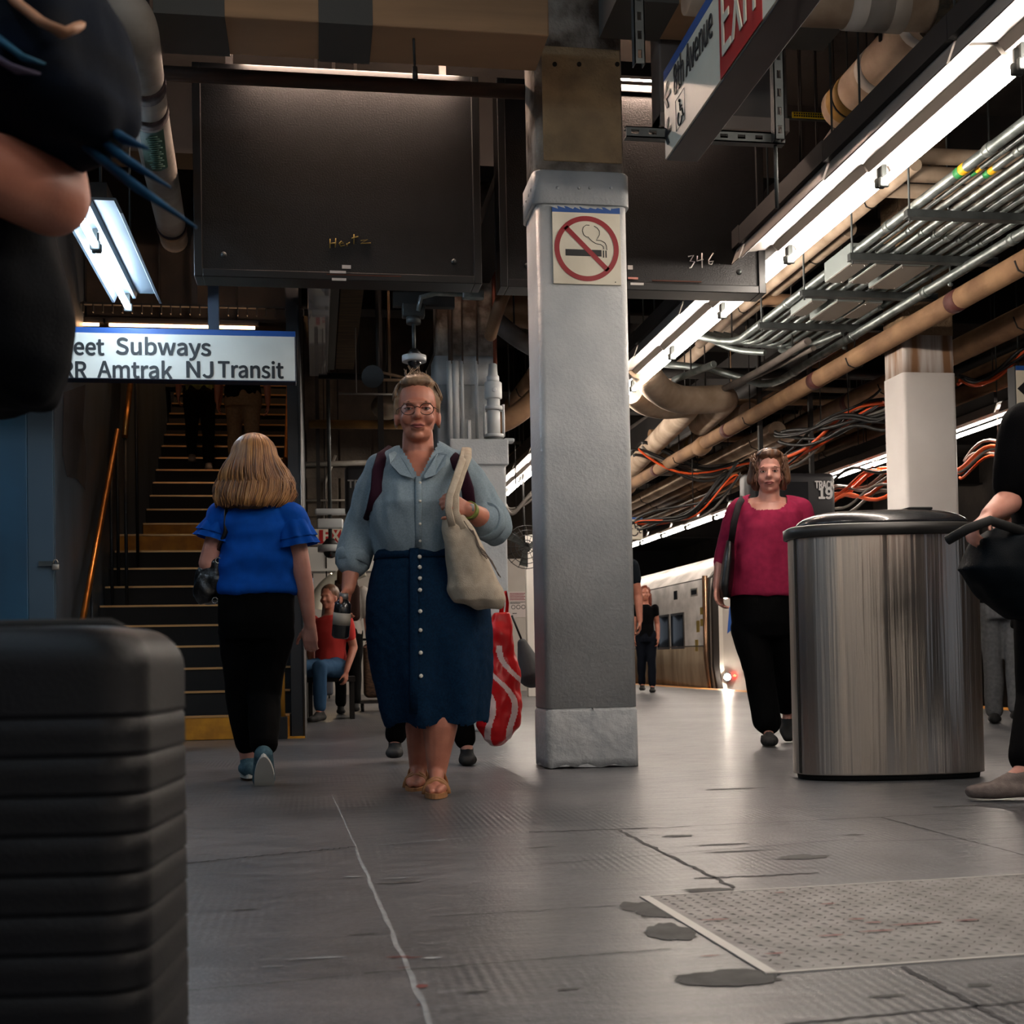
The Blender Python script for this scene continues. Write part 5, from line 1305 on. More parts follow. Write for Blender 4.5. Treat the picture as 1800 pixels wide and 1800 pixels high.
# white cable tray lines & pipes on block wall
def prun(label, pts, r, m_, cat='pipe', name='surface_pipe'):
    mb = MB().tube(pts, r, 8)
    if pts[0].y < BW-.5 or 'behind the shoulder' in label: mb.tube([pts[0]+(pts[-1]-pts[0])*.3, Vector((pts[0].x+(pts[-1].x-pts[0].x)*.3, pts[0].y, CEIL-.004))], .005, 5)
    t = tag(mb.build(name, m_), label, cat); return t
WP = mat('wall_pipe_grey', '#8d8880', .5)
prun('white horizontal pipe on the block wall left of the woman in denim', [PY(522, 817, BW-.1), PY(650, 813, BW-.1)], .03, WP)
prun('thin horizontal pipe low on the block wall', [PY(522, 880, BW-.08), PY(650, 879, BW-.08)], .012, WP)
prun('bent vertical conduit on the block wall', [PY(590, 800, BW-.08), PY(571, 850, BW-.03), PY(570, 915, BW-.03), PY(582, 935, BW-.08)], .018, WP)
prun('slim vertical pipe along the right edge of the stair enclosure', [PY(526, 815, BW-.08), PY(526, 860, BW-.08), PY(528, 950, BW-.08)], .012, WP)
prun('vertical conduit behind the shoulder of the woman in denim', [PY(667, 757, BW-.1), PY(668, 800, BW-.1), PY(668, 850, BW-.1)], .02, WP)
prun('thin bright conduit across the dark gap under the board', [PY(595, 692, 10.5), PY(700, 693, 10.5)], .008, WP)
prun('upper dark services pipe behind the dome camera', [PY(560, 660, 11), PY(800, 668, 11)], .03, STEEL)
prun('pale slanting conduit beside the horn speaker', [PY(672, 655, 10), PY(712, 664, 10)], .012, INSUL)
prun('second pale conduit beside the horn speaker', [PY(668, 668, 10), PY(730, 668, 10)], .012, INSUL)
t = thing('metal_dome_lamp', 'shiny metal lamp shade behind the head of the woman in denim', 'lamp', PY(680, 720, 12.5))
c = PY(680, 715, 12.5); MB().ell(c, (.16, .16, .13)).build('shade', mat('shade_metal', '#9a8f7e', .3, metal=.8), t); MB().tube([c, (c.x, c.y, CEIL-.004)], .01, 6).build('stem', STEEL, t)
# warm downlight beyond the opening
c = PY(590, 1006, 16.5)
t = thing('downlight', 'small glowing warm lamp in the far opening beside the woman in blue', 'lamp', c)
MB().ell(c, (.07, .05, .03)).build('bulb', mat('warm_bulb', '#fff0d8', .4, emit='#ffd9a8', estr=25), t)
MB().tube([c, (c.x, c.y, CEIL-.004)], .01, 6).build('stem', STEEL, t)
# ================================================================ litter bin
c = F(1562, 1373)
bxm = F(1563, 1371); RA = .41; RB = .20
bxm = F(1586, 1373); bc = Vector((bxm.x+sin(YAW)*RB, bxm.y+cos(YAW)*RB, 0))+Vector((.0, 0, 0)); ang = -YAW*1.0
HB = 1.02
BT = PY(1562, 925, bc.y-RB).z
bin_ = thing('litter_bin', 'tall oval stainless steel litter bin with a black domed lid', 'bin', bc)
def oval(z, a, b, pw=2.6, n=72):
    pts = []
    for k in range(n):
        t = 2*pi*k/n; cc, s_ = cos(t), sin(t); e = 2/pw
        x = a*abs(cc)**e*(1 if cc > 0 else -1); y = b*abs(s_)**e*(1 if s_ > 0 else -1)
        pts.append(Vector((bc.x+x*cos(ang)-y*sin(ang), bc.y+x*sin(ang)+y*cos(ang), z)))
    return pts
M = bpy.data.materials.new('brushed_stainless'); M.use_nodes = True
nt = M.node_tree; N = nt.nodes; L = nt.links; b = N['Principled BSDF']
b.inputs['Metallic'].default_value = 1.0; b.inputs['Base Color'].default_value = lin('#c4bbb2')
tc = N.new('ShaderNodeTexCoord'); mp = N.new('ShaderNodeMapping'); mp.inputs['Scale'].default_value = (4.2, 4.2, .07); L.new(tc.outputs['Object'], mp.inputs[0])
n1 = N.new('ShaderNodeTexNoise'); n1.inputs['Scale'].default_value = 1.6; n1.inputs['Detail'].default_value = 5; L.new(mp.outputs[0], n1.inputs['Vector'])
bp = N.new('ShaderNodeBump'); bp.inputs['Strength'].default_value = 1.0; bp.inputs['Distance'].default_value = 0.028; L.new(n1.outputs['Fac'], bp.inputs['Height'])
n2 = N.new('ShaderNodeTexNoise'); n2.inputs['Scale'].default_value = 30; n2.inputs['Detail'].default_value = 4; L.new(tc.outputs['Object'], n2.inputs['Vector'])
b2 = N.new('ShaderNodeBump'); b2.inputs['Strength'].default_value = .08; b2.inputs['Distance'].default_value = .004; L.new(n2.outputs['Fac'], b2.inputs['Height']); L.new(bp.outputs[0], b2.inputs['Normal']); L.new(b2.outputs[0], b.inputs['Normal'])
mr = N.new('ShaderNodeMapRange'); mr.inputs['To Min'].default_value = .2; mr.inputs['To Max'].default_value = .42; L.new(n1.outputs['Fac'], mr.inputs['Value']); L.new(mr.outputs[0], b.inputs['Roughness'])
BINM = M
mb = MB(); mb.ring([oval(z, RA, RB) for z in (.025, .03, .3, .6, .9, BT-.005, BT)], True, True); mb.build('body', BINM, bin_)
MB().ring([oval(0, RA-.02, RB-.02), oval(.028, RA-.015, RB-.015)]).build('base_ring', RUBBER, bin_)
LID = mat('bin_lid_black', '#1b1b1d', .25, coat=.4, col2='#26262a', nscale=6)
zr = BT
mb = MB(); mb.ring([oval(zr-.035, RA+.008, RB+.012), oval(zr-.03, RA+.018, RB+.02), oval(zr+.01, RA+.02, RB+.022), oval(zr+.018, RA+.005, RB+.01), oval(zr+.02, RA-.02, RB-.01)], True, True); mb.build('rim', mat('rim_black', '#242322', .4), bin_)
mb = MB(); dm = []
LH = .072
for k in range(9):
    t = pi/2*k/8; dm.append(oval(zr+.018+LH*sin(t), (RA-.03)*(.02+.98*cos(t)**.55), (RB-.01)*(.02+.98*cos(t)**.75), 2.3))
mb.ring(dm, True, True); mb.build('domed_lid', LID, bin_)
q = PY(1605, 892, bc.y-.02); MB().rbox((q.x, bc.y-.05, zr+.018+LH-.0), (.11, .09, .012), .005).build('lid_slot', RUBBER, bin_)
mb = MB(); xs_ = oval(0, RA+.001, RB+.001)
p = min(xs_, key=lambda v: abs(v.x-PY(1418, 1150, bc.y-RB*.8).x)+(10 if v.y > bc.y else 0))
mb.bb(p.x-.002, p.x+.002, p.y-.004, p.y+.01, .03, BT-.03); mb.build('seam', mat('seam_dark', '#2a2725', .6, metal=.5), bin_)
q = PY(1638, 1125, bc.y-RB); MB().ell((q.x, bc.y-RB-.0, q.z), (.007, .008, .007)).build('rivet', CHROME, bin_)

# ================================================================ suitcase in the foreground
SD = 1.25
sr = P(232, 1300, SD); sl_ = P(-230, 1300, SD)
topz = P(150, 1097, SD).z
rot = Matrix.Rotation(-YAW+radians(2), 3, 'Z')
wS = (sr-sl_).length; cS = (sr+sl_)/2; cS = Vector((cS.x, cS.y, 0))+Vector((sin(YAW), cos(YAW), 0))*.13
H0, H1 = .055, topz
sc_ = thing('suitcase', 'dark navy ribbed hard shell suitcase close to the camera at lower left', 'suitcase', (cS.x, cS.y, 0))
NAVY = mat('shell_navy', '#07080e', .5, spec=.3, col2='#050609', nscale=5, bump=.1, bscale=200)
rings = []; n = 9
dep = .24
def rr(w_, d_, r, z):
    pts = rrect(-w_/2, w_/2, -d_/2, d_/2, r, 0, 8); return [cS+rot @ Vector((p.x, p.y, 0))+Vector((0, 0, z)) for p in pts]
zs = []; R_ = .045
for k in range(7):
    t = pi/2*k/6; ins = R_*(1-sin(t)); zs.append((H0+R_*(1-cos(t)), ins))
z = H0+R_
body = []
ribs = 10; zr0, zr1 = H0+R_+.02, H1-R_-.03
zs2 = []
for i in range(ribs):
    za = zr0+(zr1-zr0)*i/ribs; h = (zr1-zr0)/ribs
    zs2 += [(za+h*.02, 0), (za+h*.42, .0004), (za+h*.47, .0022), (za+h*.53, .0022), (za+h*.58, -.0006), (za+h*.66, 0)]
zt2 = [(H1-R_+R_*sin(pi/2*k/7), R_*(1-cos(pi/2*k/7))) for k in range(8)]
allz = zs+zs2+zt2
mb = MB(); mb.ring([rr(wS-2*i_, dep-2*i_*.8, .045, z_) for z_, i_ in allz], True, True)
mb.build('shell', NAVY, sc_)
mb = MB()
q = [cS+rot @ Vector((x, 0, 0)) for x in (-.09, .09)]
mb.tube([(q[0].x, q[0].y, H1-.01), (q[0].x, q[0].y, H1+.02), (q[0].x+.02, q[0].y, H1+.03), (q[1].x-.02, q[1].y, H1+.03), (q[1].x, q[1].y, H1+.02), (q[1].x, q[1].y, H1-.01)], .009, 8)
mb.xf(Matrix.Translation((0, 0, -.028))).build('carry_handle', RUBBER, sc_)
for sx in (-1, 1):
    for sy in (-1, 1):
        c = cS+rot @ Vector((sx*(wS/2-.05), sy*(dep/2-.05), 0))
        mb = MB(); mb.tube([(c.x-.012, c.y, .026), (c.x+.012, c.y, .026)], .026, 14); mb.bb(c.x-.018, c.x+.018, c.y-.02, c.y+.02, .03, H0+.02); mb.build('wheel', RUBBER, sc_)
# ================================================================ train
TX = 6.55; TY = 20.3
tr = thing('train', 'silver commuter train standing at the far platform with its headlight lit', 'train', (TX+1.4, TY, -1.1))
TS = mat('train_silver', '#d2cecb', .28, metal=.2, col2='#a8a5a2', nscale=2.2, stretch=(1, .8, 1.2), bump=.12, bscale=3)
TSL = mat('train_silver_low', '#b09e88', .26, metal=.5, col2='#8c7c6a', nscale=1.6, stretch=(1, 3, .6))  # brownish reflection put into the colour of the lower side
prof = [(0.10, -1.0), (.03, .0), (0, .35), (0.0, .72)]
prof2 = [(0.0, .72), (0, 1.5), (.03, 1.86), (.09, 1.9), (.20, 2.03), (.55, 2.3), (1.4, 2.42), (2.25, 2.3), (2.6, 2.03), (2.72, 1.86), (2.8, 1.5), (2.8, .72)]
prof3 = [(2.8, .72), (2.8, .35), (2.77, 0), (2.7, -1.0)]
YE = 44
mb = MB()
full = prof+prof2[1:]+prof3[1:]
mb.ring([[Vector((TX+x, y, z)) for x, z in full] for y in (TY+.25, YE)], True, True, True)
body = mb.build('body', [TS], tr)
mb = MB(); pl_ = [(x-.006, z) for x, z in prof]
mb.ring([[Vector((TX+x, y, z)) for x, z in pl_+[(x+.01, z) for x, z in reversed(pl_)]] for y in (TY+.25, YE)], True, True, True); mb.build('lower_side', TSL, tr)
for k, yw in enumerate((21.72, 22.68, 26.2, 27.16, 30.2, 31.16, 34, 34.96)):
    MB().rbox((TX-.004, yw+.45, 1.0), (.02, .85, .66), .009).build('window_frame', mat('win_frame', '#77736f', .4, metal=.6), tr)
    MB().rbox((TX-.010, yw+.45, 1.0), (.02, .75, .58), .009).build('window', mat('train_glass', '#14171d', .12), tr)
mb = MB(); mb.bb(TX-.012, TX, 20.9, 21.3, 1.58, 1.72); mb.build('end_display', mat('end_display', '#b9b5ae', .4), tr)
MB().bb(TX-.016, TX, 20.95, 21.25, 1.61, 1.69).build('display_glass', BLACK, tr)
MB().bb(TX-.012, TX, 22.15, 22.35, 1.58, 1.74).build('side_lamp', BLACK, tr)
MB().bb(TX-.01, TX+.01, TY+.25, YE, .70, .715).build('side_groove', GALVD, tr); MB().bb(TX+.02, TX+.05, TY+.25, YE, 1.855, 1.87).build('roof_groove', BLACK, tr)
mb = MB(); 
for (y, z, s_) in ((20.62, 1.25, .12), (20.62, 1.05, .12), (20.95, .62, .2), (20.85, .95, .2)): mb.bb(TX-.008, TX, y, y+.16, z, z+s_)
mb.build('warning_decals', mat('decal', '#b59a3c', .5), tr)
# cab end: corner post, dark gap, white front panels
mb = MB(); mb.ring([[Vector((TX+x+.02, y, z)) for x, z in full] for y in (TY+.12, TY+.25)], True, True, True); mb.build('dark_gap', mat('gap_dark', '#221c18', .6), tr)
mb = MB(); mb.ring([[Vector((TX+1.4+(x-1.4)*s_+.02, y, z*(.99 if z > 0 else 1))) for x, z in full] for y, s_ in ((TY-.06, .93), (TY, .97), (TY+.14, .985))], True, True, True); mb.build('cab_front', mat('cab_white', '#c4bfb8', .35, metal=.1), tr)
def cabstrip(x_a, x_b, name, m_):
    mb = MB(); zs_ = [(-.6, .09), (0, .05), (.35, .0), (.72, 0), (1.5, 0), (1.86, .04)]
    for (za, oa), (zb__, ob) in zip(zs_, zs_[1:]):
        f_ = [Vector((TX+x_a+oa, TY-.10, za)), Vector((TX+x_b+oa, TY-.10, za)), Vector((TX+x_b+ob, TY-.10, zb__)), Vector((TX+x_a+ob, TY-.10, zb__))]
        mb.plate(f_, .10, (0, 1, 0))
    mb.build(name, m_, tr)
cabstrip(.03, .13, 'dark_corner_slot', mat('gap_dark', '#221c18', .6)); cabstrip(.13, .20, 'white_edge', mat('edge_white', '#dcd8d0', .35))
mb = MB(); mb.tube([(TX-.0, TY+.2, 1.9), (TX-.0, TY+.2, .5), (TX+.06, TY+.2, 0), (TX+.1, TY+.2, -.4)], .05, 10); mb.build('corner_post', mat('corner_post', '#8f6f58', .25, metal=.8), tr)
mb = MB(); mb.bb(TX+.75, TX+2.1, TY-.09, TY-.06, 1.0, 1.75); mb.build('windscreen', mat('train_glass', '#14171d', .12), tr)
mb = MB(); mb.add([Vector((TX+.28+x, TY-.075, .9+z)) for x, z in ((0, 0), (.12, .1), (.16, .5), (.05, .45))], [(0, 1, 2, 3)]); mb.build('blue_flash', mat('flash_blue', '#2c59a6', .4), tr, fix=False)
HLM = mat('headlight', '#ffffff', .2, emit='#fff0dc', estr=160)
hq = PY(1278, 1190, TY-.1)
MB().tube([(hq.x, TY-.10, hq.z), (hq.x, TY-.14, hq.z)], .05, 16).build('headlight', HLM, tr)
MB().tube([(hq.x, TY-.06, hq.z), (hq.x, TY-.12, hq.z)], .08, 16).build('headlight_ring', CHROME, tr)
MB().tube([(hq.x+.14, TY-.07, hq.z+.02), (hq.x+.14, TY-.11, hq.z+.02)], .02, 12).build('marker_light', mat('marker_red', '#ff3020', .3, emit='#ff2a1a', estr=6), tr)  # small red lamp added to put a pinkish streak on the floor

# ================================================================ far luggage
def small_case(loc, w_, d_, h, label, m_, rotz=0):
    t = thing('rolling_case', label, 'suitcase', loc); x, y, z = loc
    R = Matrix.Rotation(rotz, 3, 'Z')
    MB().rbox((x, y, .05+h/2), (w_, d_, h), .04, 4, R).build('shell', m_, t)
    mb = MB(); mb.rbox((x, y-d_/2-.003, .05+h*.5), (w_*.3, .01, .09), .004, 2, R); mb.build('label_patch', mat('patch_grey', '#8f8d8a', .6), t)
    mb = MB()
    for sx in (-1, 1):
        for sy in (-1, 1): mb.tube([(x+sx*(w_/2-.06)-.012, y+sy*(d_/2-.04), .03), (x+sx*(w_/2-.06)+.012, y+sy*(d_/2-.04), .03)], .028, 10)
    mb.build('wheels', RUBBER, t)
    mb = MB()
    for sx in (-1, 1): mb.tube([(x+sx*.09, y+d_*.4, h), (x+sx*.09, y+d_*.4, h+.35)], .008, 6)
    mb.tube([(x-.1, y+d_*.4, h+.35), (x+.1, y+d_*.4, h+.35)], .012, 6); mb.build('pull_handle', GALVD, t)
    return t
c = F(566, 1228); small_case((c.x, c.y, 0), .34, .26, .62, 'slate grey suitcase standing beyond the woman in blue', mat('slate_case', '#3b3f4a', .5))
c = F(650, 1250)
lc = thing('luggage_trolley', 'dark luggage trolley with wicker load, half hidden behind the denim skirt', 'trolley', (c.x, c.y, 0))
x, y = c.x, c.y
mb = MB(); mb.bb(x-.12, x+.5, y-.2, y+.25, .09, .12)
for a in (-.1, .48): mb.tube([(x+a, y+.22, .1), (x+a, y+.22, .8)], .014, 8)
mb.tube([(x-.1, y+.22, .8), (x+.48, y+.22, .8)], .014, 8); mb.build('frame', mat('trolley_dark', '#23201e', .5, metal=.4), lc)
mb = MB()
for a in (-.08, .46):
    for b_ in (-.15, .2): mb.tube([(x+a-.012, y+b_, .045), (x+a+.012, y+b_, .045)], .045, 12)
mb.build('wheels', RUBBER, lc)
MB().rbox((x+.17, y+.02, .45), (.46, .34, .6), .05).build('basket', mat('wicker', '#6b503c', .8, col2='#3d2c22', nscale=22, stretch=(1, 1, 3)), lc)
# white cup-like bag on right persons etc. come with the people file
# ================================================================ people
def skinmat(name, c, c2): 
    m_ = mat(name, c, .5, col2=c2, nscale=14, bump=.08, bscale=220)
    b = m_.node_tree.nodes['Principled BSDF']; b.inputs['Subsurface Weight'].default_value = .12; b.inputs['Subsurface Radius'].default_value = (.02, .008, .004); b.inputs['Subsurface Scale'].default_value = .5
    return m_
SKIN = skinmat('skin_warm', '#b97a63', '#a96a56'); SKINP = skinmat('skin_pink', '#c58f7f', '#b97f70'); SKINT = skinmat('skin_tan', '#a26b50', '#925c44')
LIPS = mat('lips', '#8e4a45', .45); EYEW = mat('eye_white', '#cfc6c0', .3); IRIS = mat('iris_dark', '#1f1713', .2); BROW = mat('eyebrow', '#6b4a38', .9)
class Man:
    """a figure placed by its root on the floor; J() gives points in its own frame (facing -Y)"""
    def __init__(s, name, label, root, facecam=True, turn=0.0, group=None):
        s.root = Vector(root); v = (s.root-CAMP); s.d0 = v.dot(fw)
        th = atan2(-v.x, v.y)*-1 if False else math.atan2(v.x, v.y)*-1
        s.rot = (th if facecam else th+pi)+turn
        s.R = Matrix.Rotation(s.rot, 4, 'Z'); s.T = Matrix.Translation(s.root) @ s.R; s.Ti = s.T.inverted()
        s.o = thing(name, label, 'person', s.root, group); s.k = s.d0/FPX
    def J(s, px, py, dd=0.0): return s.Ti @ P(px, py, s.d0+dd)
    def row(s, py, l, r, ry, dd=0.0, pw=2.2):
        c = s.J((l+r)/2, py, dd); return (c.z, c.x, c.y, (r-l)/2*s.k, ry, pw)
    def done(s, mb, name, m_, voxel=.007, smooth=3, disp=None, keep=None, par=None, setmat=None):
        mb.xf(s.T)
        return mb.fuse(name, m_, par or s.o, voxel, smooth, disp, keep, setmat)
    def add(s, mb, name, m_, par=None):
        mb.xf(s.T); return mb.build(name, m_, par or s.o)
def rows_sorted(rows): return sorted(rows, key=lambda q: q[0])
def head(mb, c, sc=1.0, R=None):
    c = Vector(c)
    def e(p, r): mb.ell(c+(R @ (Vector(p)*sc) if R is not None else Vector(p)*sc), [q*sc for q in r], 20, 12, R)
    e((0, .015, .045), (.074, .094, .088)); e((0, -.015, -.005), (.064, .076, .088)); e((0, -.03, -.06), (.05, .05, .042)); e((0, -.068, -.082), (.022, .018, .016))
    e((0, -.078, .034), (.05, .018, .013)); e((.037, -.064, -.02), (.023, .022, .024)); e((-.037, -.064, -.02), (.023, .022, .024))
    e((.076, .008, -.005), (.010, .018, .030)); e((-.076, .008, -.005), (.010, .018, .030)); e((0, -.083, -.052), (.028, .014, .017))
    def q(p): return c+(R @ (Vector(p)*sc) if R is not None else Vector(p)*sc)
    mb.cap(q((0, -.088, .022)), q((0, -.108, -.016)), .008*sc, .0125*sc, 10); mb.cap(q((-.011, -.096, -.019)), q((.011, -.096, -.019)), .008*sc, .008*sc, 8)
    return q
def face(man, q, sc=1.0, glasses=False, par=None):
    for sx, nm in ((-1, 'eye'), (1, 'eye')):
        mb = MB().ell(q((sx*.031, -.080, .012)), (.0125*sc, .010*sc, .0048*sc), 12, 8); ey = man.add(mb, 'eye', EYEW)
        man.add(MB().ell(q((sx*.031, -.0885, .012)), (.0056*sc, .003*sc, .0046*sc), 10, 6), 'iris', IRIS, ey)
        man.add(MB().tube([q((sx*.014, -.088, .030)), q((sx*.030, -.090, .036)), q((sx*.050, -.078, .031))], [.0024*sc, .0030*sc, .0015*sc], 6), 'eyebrow', BROW)
        man.add(MB().tube([q((sx*.016, -.0885, .0145)), q((sx*.031, -.0925, .0175)), q((sx*.047, -.083, .013))], .0030*sc, 5), 'eyelid', mat('eyelid', '#8d5a4c', .6))
    mb = MB().tube([q((-.026, -.090, -.050)), q((-.010, -.099, -.0465)), q((0, -.0985, -.048)), q((.010, -.099, -.0465)), q((.026, -.090, -.050))], [.001*sc, .0042*sc, .004*sc, .0042*sc, .001*sc], 8)
    mb.tube([q((-.022, -.091, -.053)), q((0, -.099, -.057)), q((.022, -.091, -.053))], [.001*sc, .0055*sc, .001*sc], 8); man.add(mb, 'lips', LIPS)
    if glasses:
        for sx in (-1, 1):
            man.add(MB().tube([q((sx*.033+.025*cos(a), -.098+.006*abs(cos(a)), .008+.021*sin(a))) for a in [2*pi*k/20 for k in range(21)]], .0016*sc, 6), 'glasses_rim', mat('glasses', '#3a2420', .3, metal=.5))
            man.add(MB().tube([q((sx*.058, -.094, .014)), q((sx*.074, -.05, .016)), q((sx*.079, .0, .008))], .0016*sc, 5), 'glasses_arm', mat('glasses', '#3a2420', .3, metal=.5))
        man.add(MB().tube([q((-.009, -.102, .012)), q((0, -.107, .016)), q((.009, -.102, .012))], .0015*sc, 5), 'glasses_bridge', mat('glasses', '#3a2420', .3, metal=.5))
def hand(mb, w_, d, n, curl=.5, sc=1.0, thumb=1, fan=.10):
    w_ = Vector(w_); d = Vector(d).normalized(); n = Vector(n); n = (n-d*n.dot(d)).normalized(); s = d.cross(n)
    k0 = w_+d*.078*sc
    for t in (-.028, -.0095, .0095, .028): mb.cap(w_+s*t*.6*sc+d*.005, k0+s*t*sc, .0155*sc, .013*sc, 10)
    for i, (t, ln) in enumerate(((-.029, .82), (-.0098, 1.0), (.0098, .95), (.029, .76))):
        p = k0+s*t*sc; a = curl*.55; r = .0092*sc; dd = (d+s*t*fan*30*.03).normalized()
        for j, sl in enumerate((.043, .027, .022)):
            v = (dd*cos(a)+n*sin(a)).normalized(); p2 = p+v*sl*ln*sc; mb.cap(p, p2, r, r*.9, 8); p = p2; r *= .9; a += curl*(1.0-.15*i*0)
    p = w_+d*.022*sc-s*(-1)*thumb*.024*sc; v = (d*.75+s*thumb*.65+n*.25).normalized()
    for sl, r in ((.042, .0125), (.032, .0108), (.024, .0095)):
        p2 = p+v*sl*sc; mb.cap(p, p2, r*sc, r*.92*sc, 8); p = p2; v = (v+n*.28*curl+d*.3).normalized()
def arm(mb, sh, el, wr, r=(.055, .042, .036, .026)):
    mb.cap(sh, el, r[0], r[1]); m_ = el.lerp(wr, .3) if isinstance(el, Vector) else Vector(el).lerp(Vector(wr), .3)
    mb.cap(el, m_, r[1], r[2]*1.08); mb.cap(m_, wr, r[2]*1.08, r[3])
def leg(mb, hp, kn, an, r=(.09, .058, .056, .036)):
    hp, kn, an = Vector(hp), Vector(kn), Vector(an)
    mb.cap(hp, kn, r[0], r[1]); c = kn.lerp(an, .32); mb.cap(kn, c, r[1], r[2]*1.08); mb.cap(c, an, r[2]*1.08, r[3])
def foot(mb, an, d, sc=1.0, r=.034):
    an = Vector(an); d = Vector(d).normalized(); z = Vector((0, 0, 1)); dn = (z-d*z.dot(d)).normalized()
    heel = an-d*.035*sc-dn*.05*sc; ball = an+d*.11*sc-dn*.062*sc; toe = an+d*.165*sc-dn*.066*sc
    mb.cap(an, heel, r, r*.9); mb.cap(an+d*.01, ball, r, r*.62); s = d.cross(dn)
    for t in (-.022, 0, .022): mb.cap(heel.lerp(ball, .3)+s*t*.5, ball+s*t*1.1, r*.72, r*.58)
    mb.cap(ball-s*.02, toe-s*.012, r*.6, r*.42); mb.cap(ball+s*.02, toe+s*.015, r*.6, r*.40)
def shoe(mb, an, d, sc=1.0, r=.042):
    an = Vector(an); d = Vector(d).normalized(); z = Vector((0, 0, 1)); dn = (z-d*z.dot(d)).normalized(); s = d.cross(dn)
    heel = an-d*.045*sc-dn*.052*sc; ball = an+d*.12*sc-dn*.06*sc; toe = an+d*.19*sc-dn*.064*sc
    mb.cap(an-dn*.01, heel, r*.95, r*.9); mb.cap(an-dn*.01, ball, r*.95, r*.72)
    for t in (-.018, .018): mb.cap(heel+s*t*.6, ball+s*t*1.2, r*.75, r*.72); mb.cap(ball+s*t*1.2, toe+s*t*.5, r*.72, r*.55)
def sole(mb, an, d, sc=1.0):
    an = Vector(an); d = Vector(d).normalized(); z = Vector((0, 0, 1)); dn = (z-d*z.dot(d)).normalized(); s = d.cross(dn); o = an-dn*.093*sc
    out = []
    for k in range(24):
        a = 2*pi*k/24; x = .145*cos(a); w_ = (.044+.008*cos(a-.3))*sin(a); out.append(o+d*(x*sc+.07*sc)+s*w_*sc)
    mb.plate(out, .022*sc, dn)
def folds(amp, fx=9, fz=4, ph=0.0):
    return lambda c, n: amp*(noise.noise(Vector((c.x*fx+ph, c.y*fx, c.z*fz)))+.5*noise.noise(Vector((c.x*fx*2.3, c.y*fx*2.3+ph, c.z*fz*2.1))))
def strands(man, name, m_, n, fn, r=.004, par=None, seg=7, taper=.4):
    mb = MB()
    for i in range(n):
        pts = fn(i/n, i); mb.tube(pts, [r*(1-(1-taper)*k/(len(pts)-1)) for k in range(len(pts))], 5)
    return man.add(mb, name, m_, par)
def fabric(name, c, c2=None, r=.85, ns=40, b=.25, bs=300, **k): return mat(name, c, r, col2=c2, nscale=ns, bump=b, bscale=bs, spec=.08, **k)

# ---------------------------------------------------------------- woman in denim (centre)
w1 = Man('person', 'woman in pale chambray shirt and long denim skirt walking towards us with a cream tote', F(752, 1392))
J = w1.J
hc = J(734, 732, 0); HS = 1.15
shL, shR = J(674, 826, 0), J(806, 822, 0)
elL, wrL = J(630, 930, .04), J(612, 1035, -.06)
elR, wrR = J(868, 925, .02), J(822, 895, -.20)
knF, anF = J(776, 1235, -.10), J(768, 1362, -.10)
knB, anB = J(744, 1240, .10), J(735, 1357, .22)
mb = MB(); q = head(mb, hc, HS)
mb.cap(hc+Vector((0, .02, -.07)), J(735, 815, .02), .064, .070); mb.cap(J(735, 812, .02), J(700, 822, .02), .06, .06); mb.cap(J(735, 812, .02), J(775, 820, .02), .06, .06)
mb.loft(rows_sorted([w1.row(1060, 672, 832, .14), w1.row(970, 675, 810, .13), w1.row(900, 672, 803, .15), w1.row(860, 672, 803, .145), w1.row(835, 690, 790, .12), w1.row(808, 705, 765, .068), w1.row(794, 713, 757, .045)]), 28)
arm(mb, shL, elL, wrL, (.062, .050, .046, .028)); arm(mb, shR, elR, wrR, (.062, .052, .048, .030))
hdL = (J(598, 1078, -.10)-wrL); hand(mb, wrL, hdL, Vector((.75, -.3, 0)), .75, .95, 1)
hdR = (J(786, 878, -.26)-wrR); hand(mb, wrR, hdR, Vector((0.2, .9, -.3)), .95, .92, 1)
leg(mb, J(790, 1060, -.02), knF, anF, (.10, .068, .068, .037)); leg(mb, J(720, 1060, .02), knB, anB, (.10, .066, .066, .037))
anF.z = .095; anB.z = .10
foot(mb, anF, (-.05, -1, -.0)); foot(mb, anB, (-.1, -1, -.05))
body = w1.done(mb, 'body', SKIN, .0055, 2)
face(w1, q, HS, True)
HAIRB = mat('hair_ash_blond', '#8f7358', .55, col2='#5f4a38', nscale=30, stretch=(1, 1, .2))
mb = MB(); c = hc; mb.ell(c+Vector((0, .035, .055))*HS, (.083*HS, .092*HS, .090*HS)); mb.ell(c+Vector((0, -.012, .118))*HS, (.064*HS, .058*HS, .028*HS)); mb.ell(c+Vector((.0, .05, .13))*HS, (.05*HS, .05*HS, .04*HS))
for sx in (-1, 1): mb.cap(c+Vector((sx*.072, -.012, .06))*HS, c+Vector((sx*.078, .012, -.035))*HS, .014, .008)
hb = w1.done(mb, 'hair', HAIRB, .006, 3, disp=folds(.006, 60, 14))
random.seed(3)
def f1(t, i):
    a = random.uniform(-pi*.95, pi*.95); b_ = random.uniform(.35, 1.3)
    cc_ = hc+Vector((0, .02, .055))*HS; pts = []; b1_ = random.uniform(.0, .5)+(.55 if abs(a) < 1.15 else 0); ph = random.uniform(0, 6)
    for k in range(8):
        b2_ = b1_+(1.28-b1_)*k/7; e_ = 1.05+.06*random.random()*(k > 5)
        pts.append(cc_+Vector((sin(a)*.084*cos(b2_)*e_+.004*sin(k+ph), -cos(a)*.094*cos(b2_)*e_+.012*k/7, .096*sin(b2_)*e_+.006*k/7))*HS)
    if i % 6 == 0: pts[-1] = pts[-1]+Vector((random.uniform(-.03, .03), 0, random.uniform(0, .03)))
    return pts
strands(w1, 'loose_hair', HAIRB, 230, f1, .0030, hb)
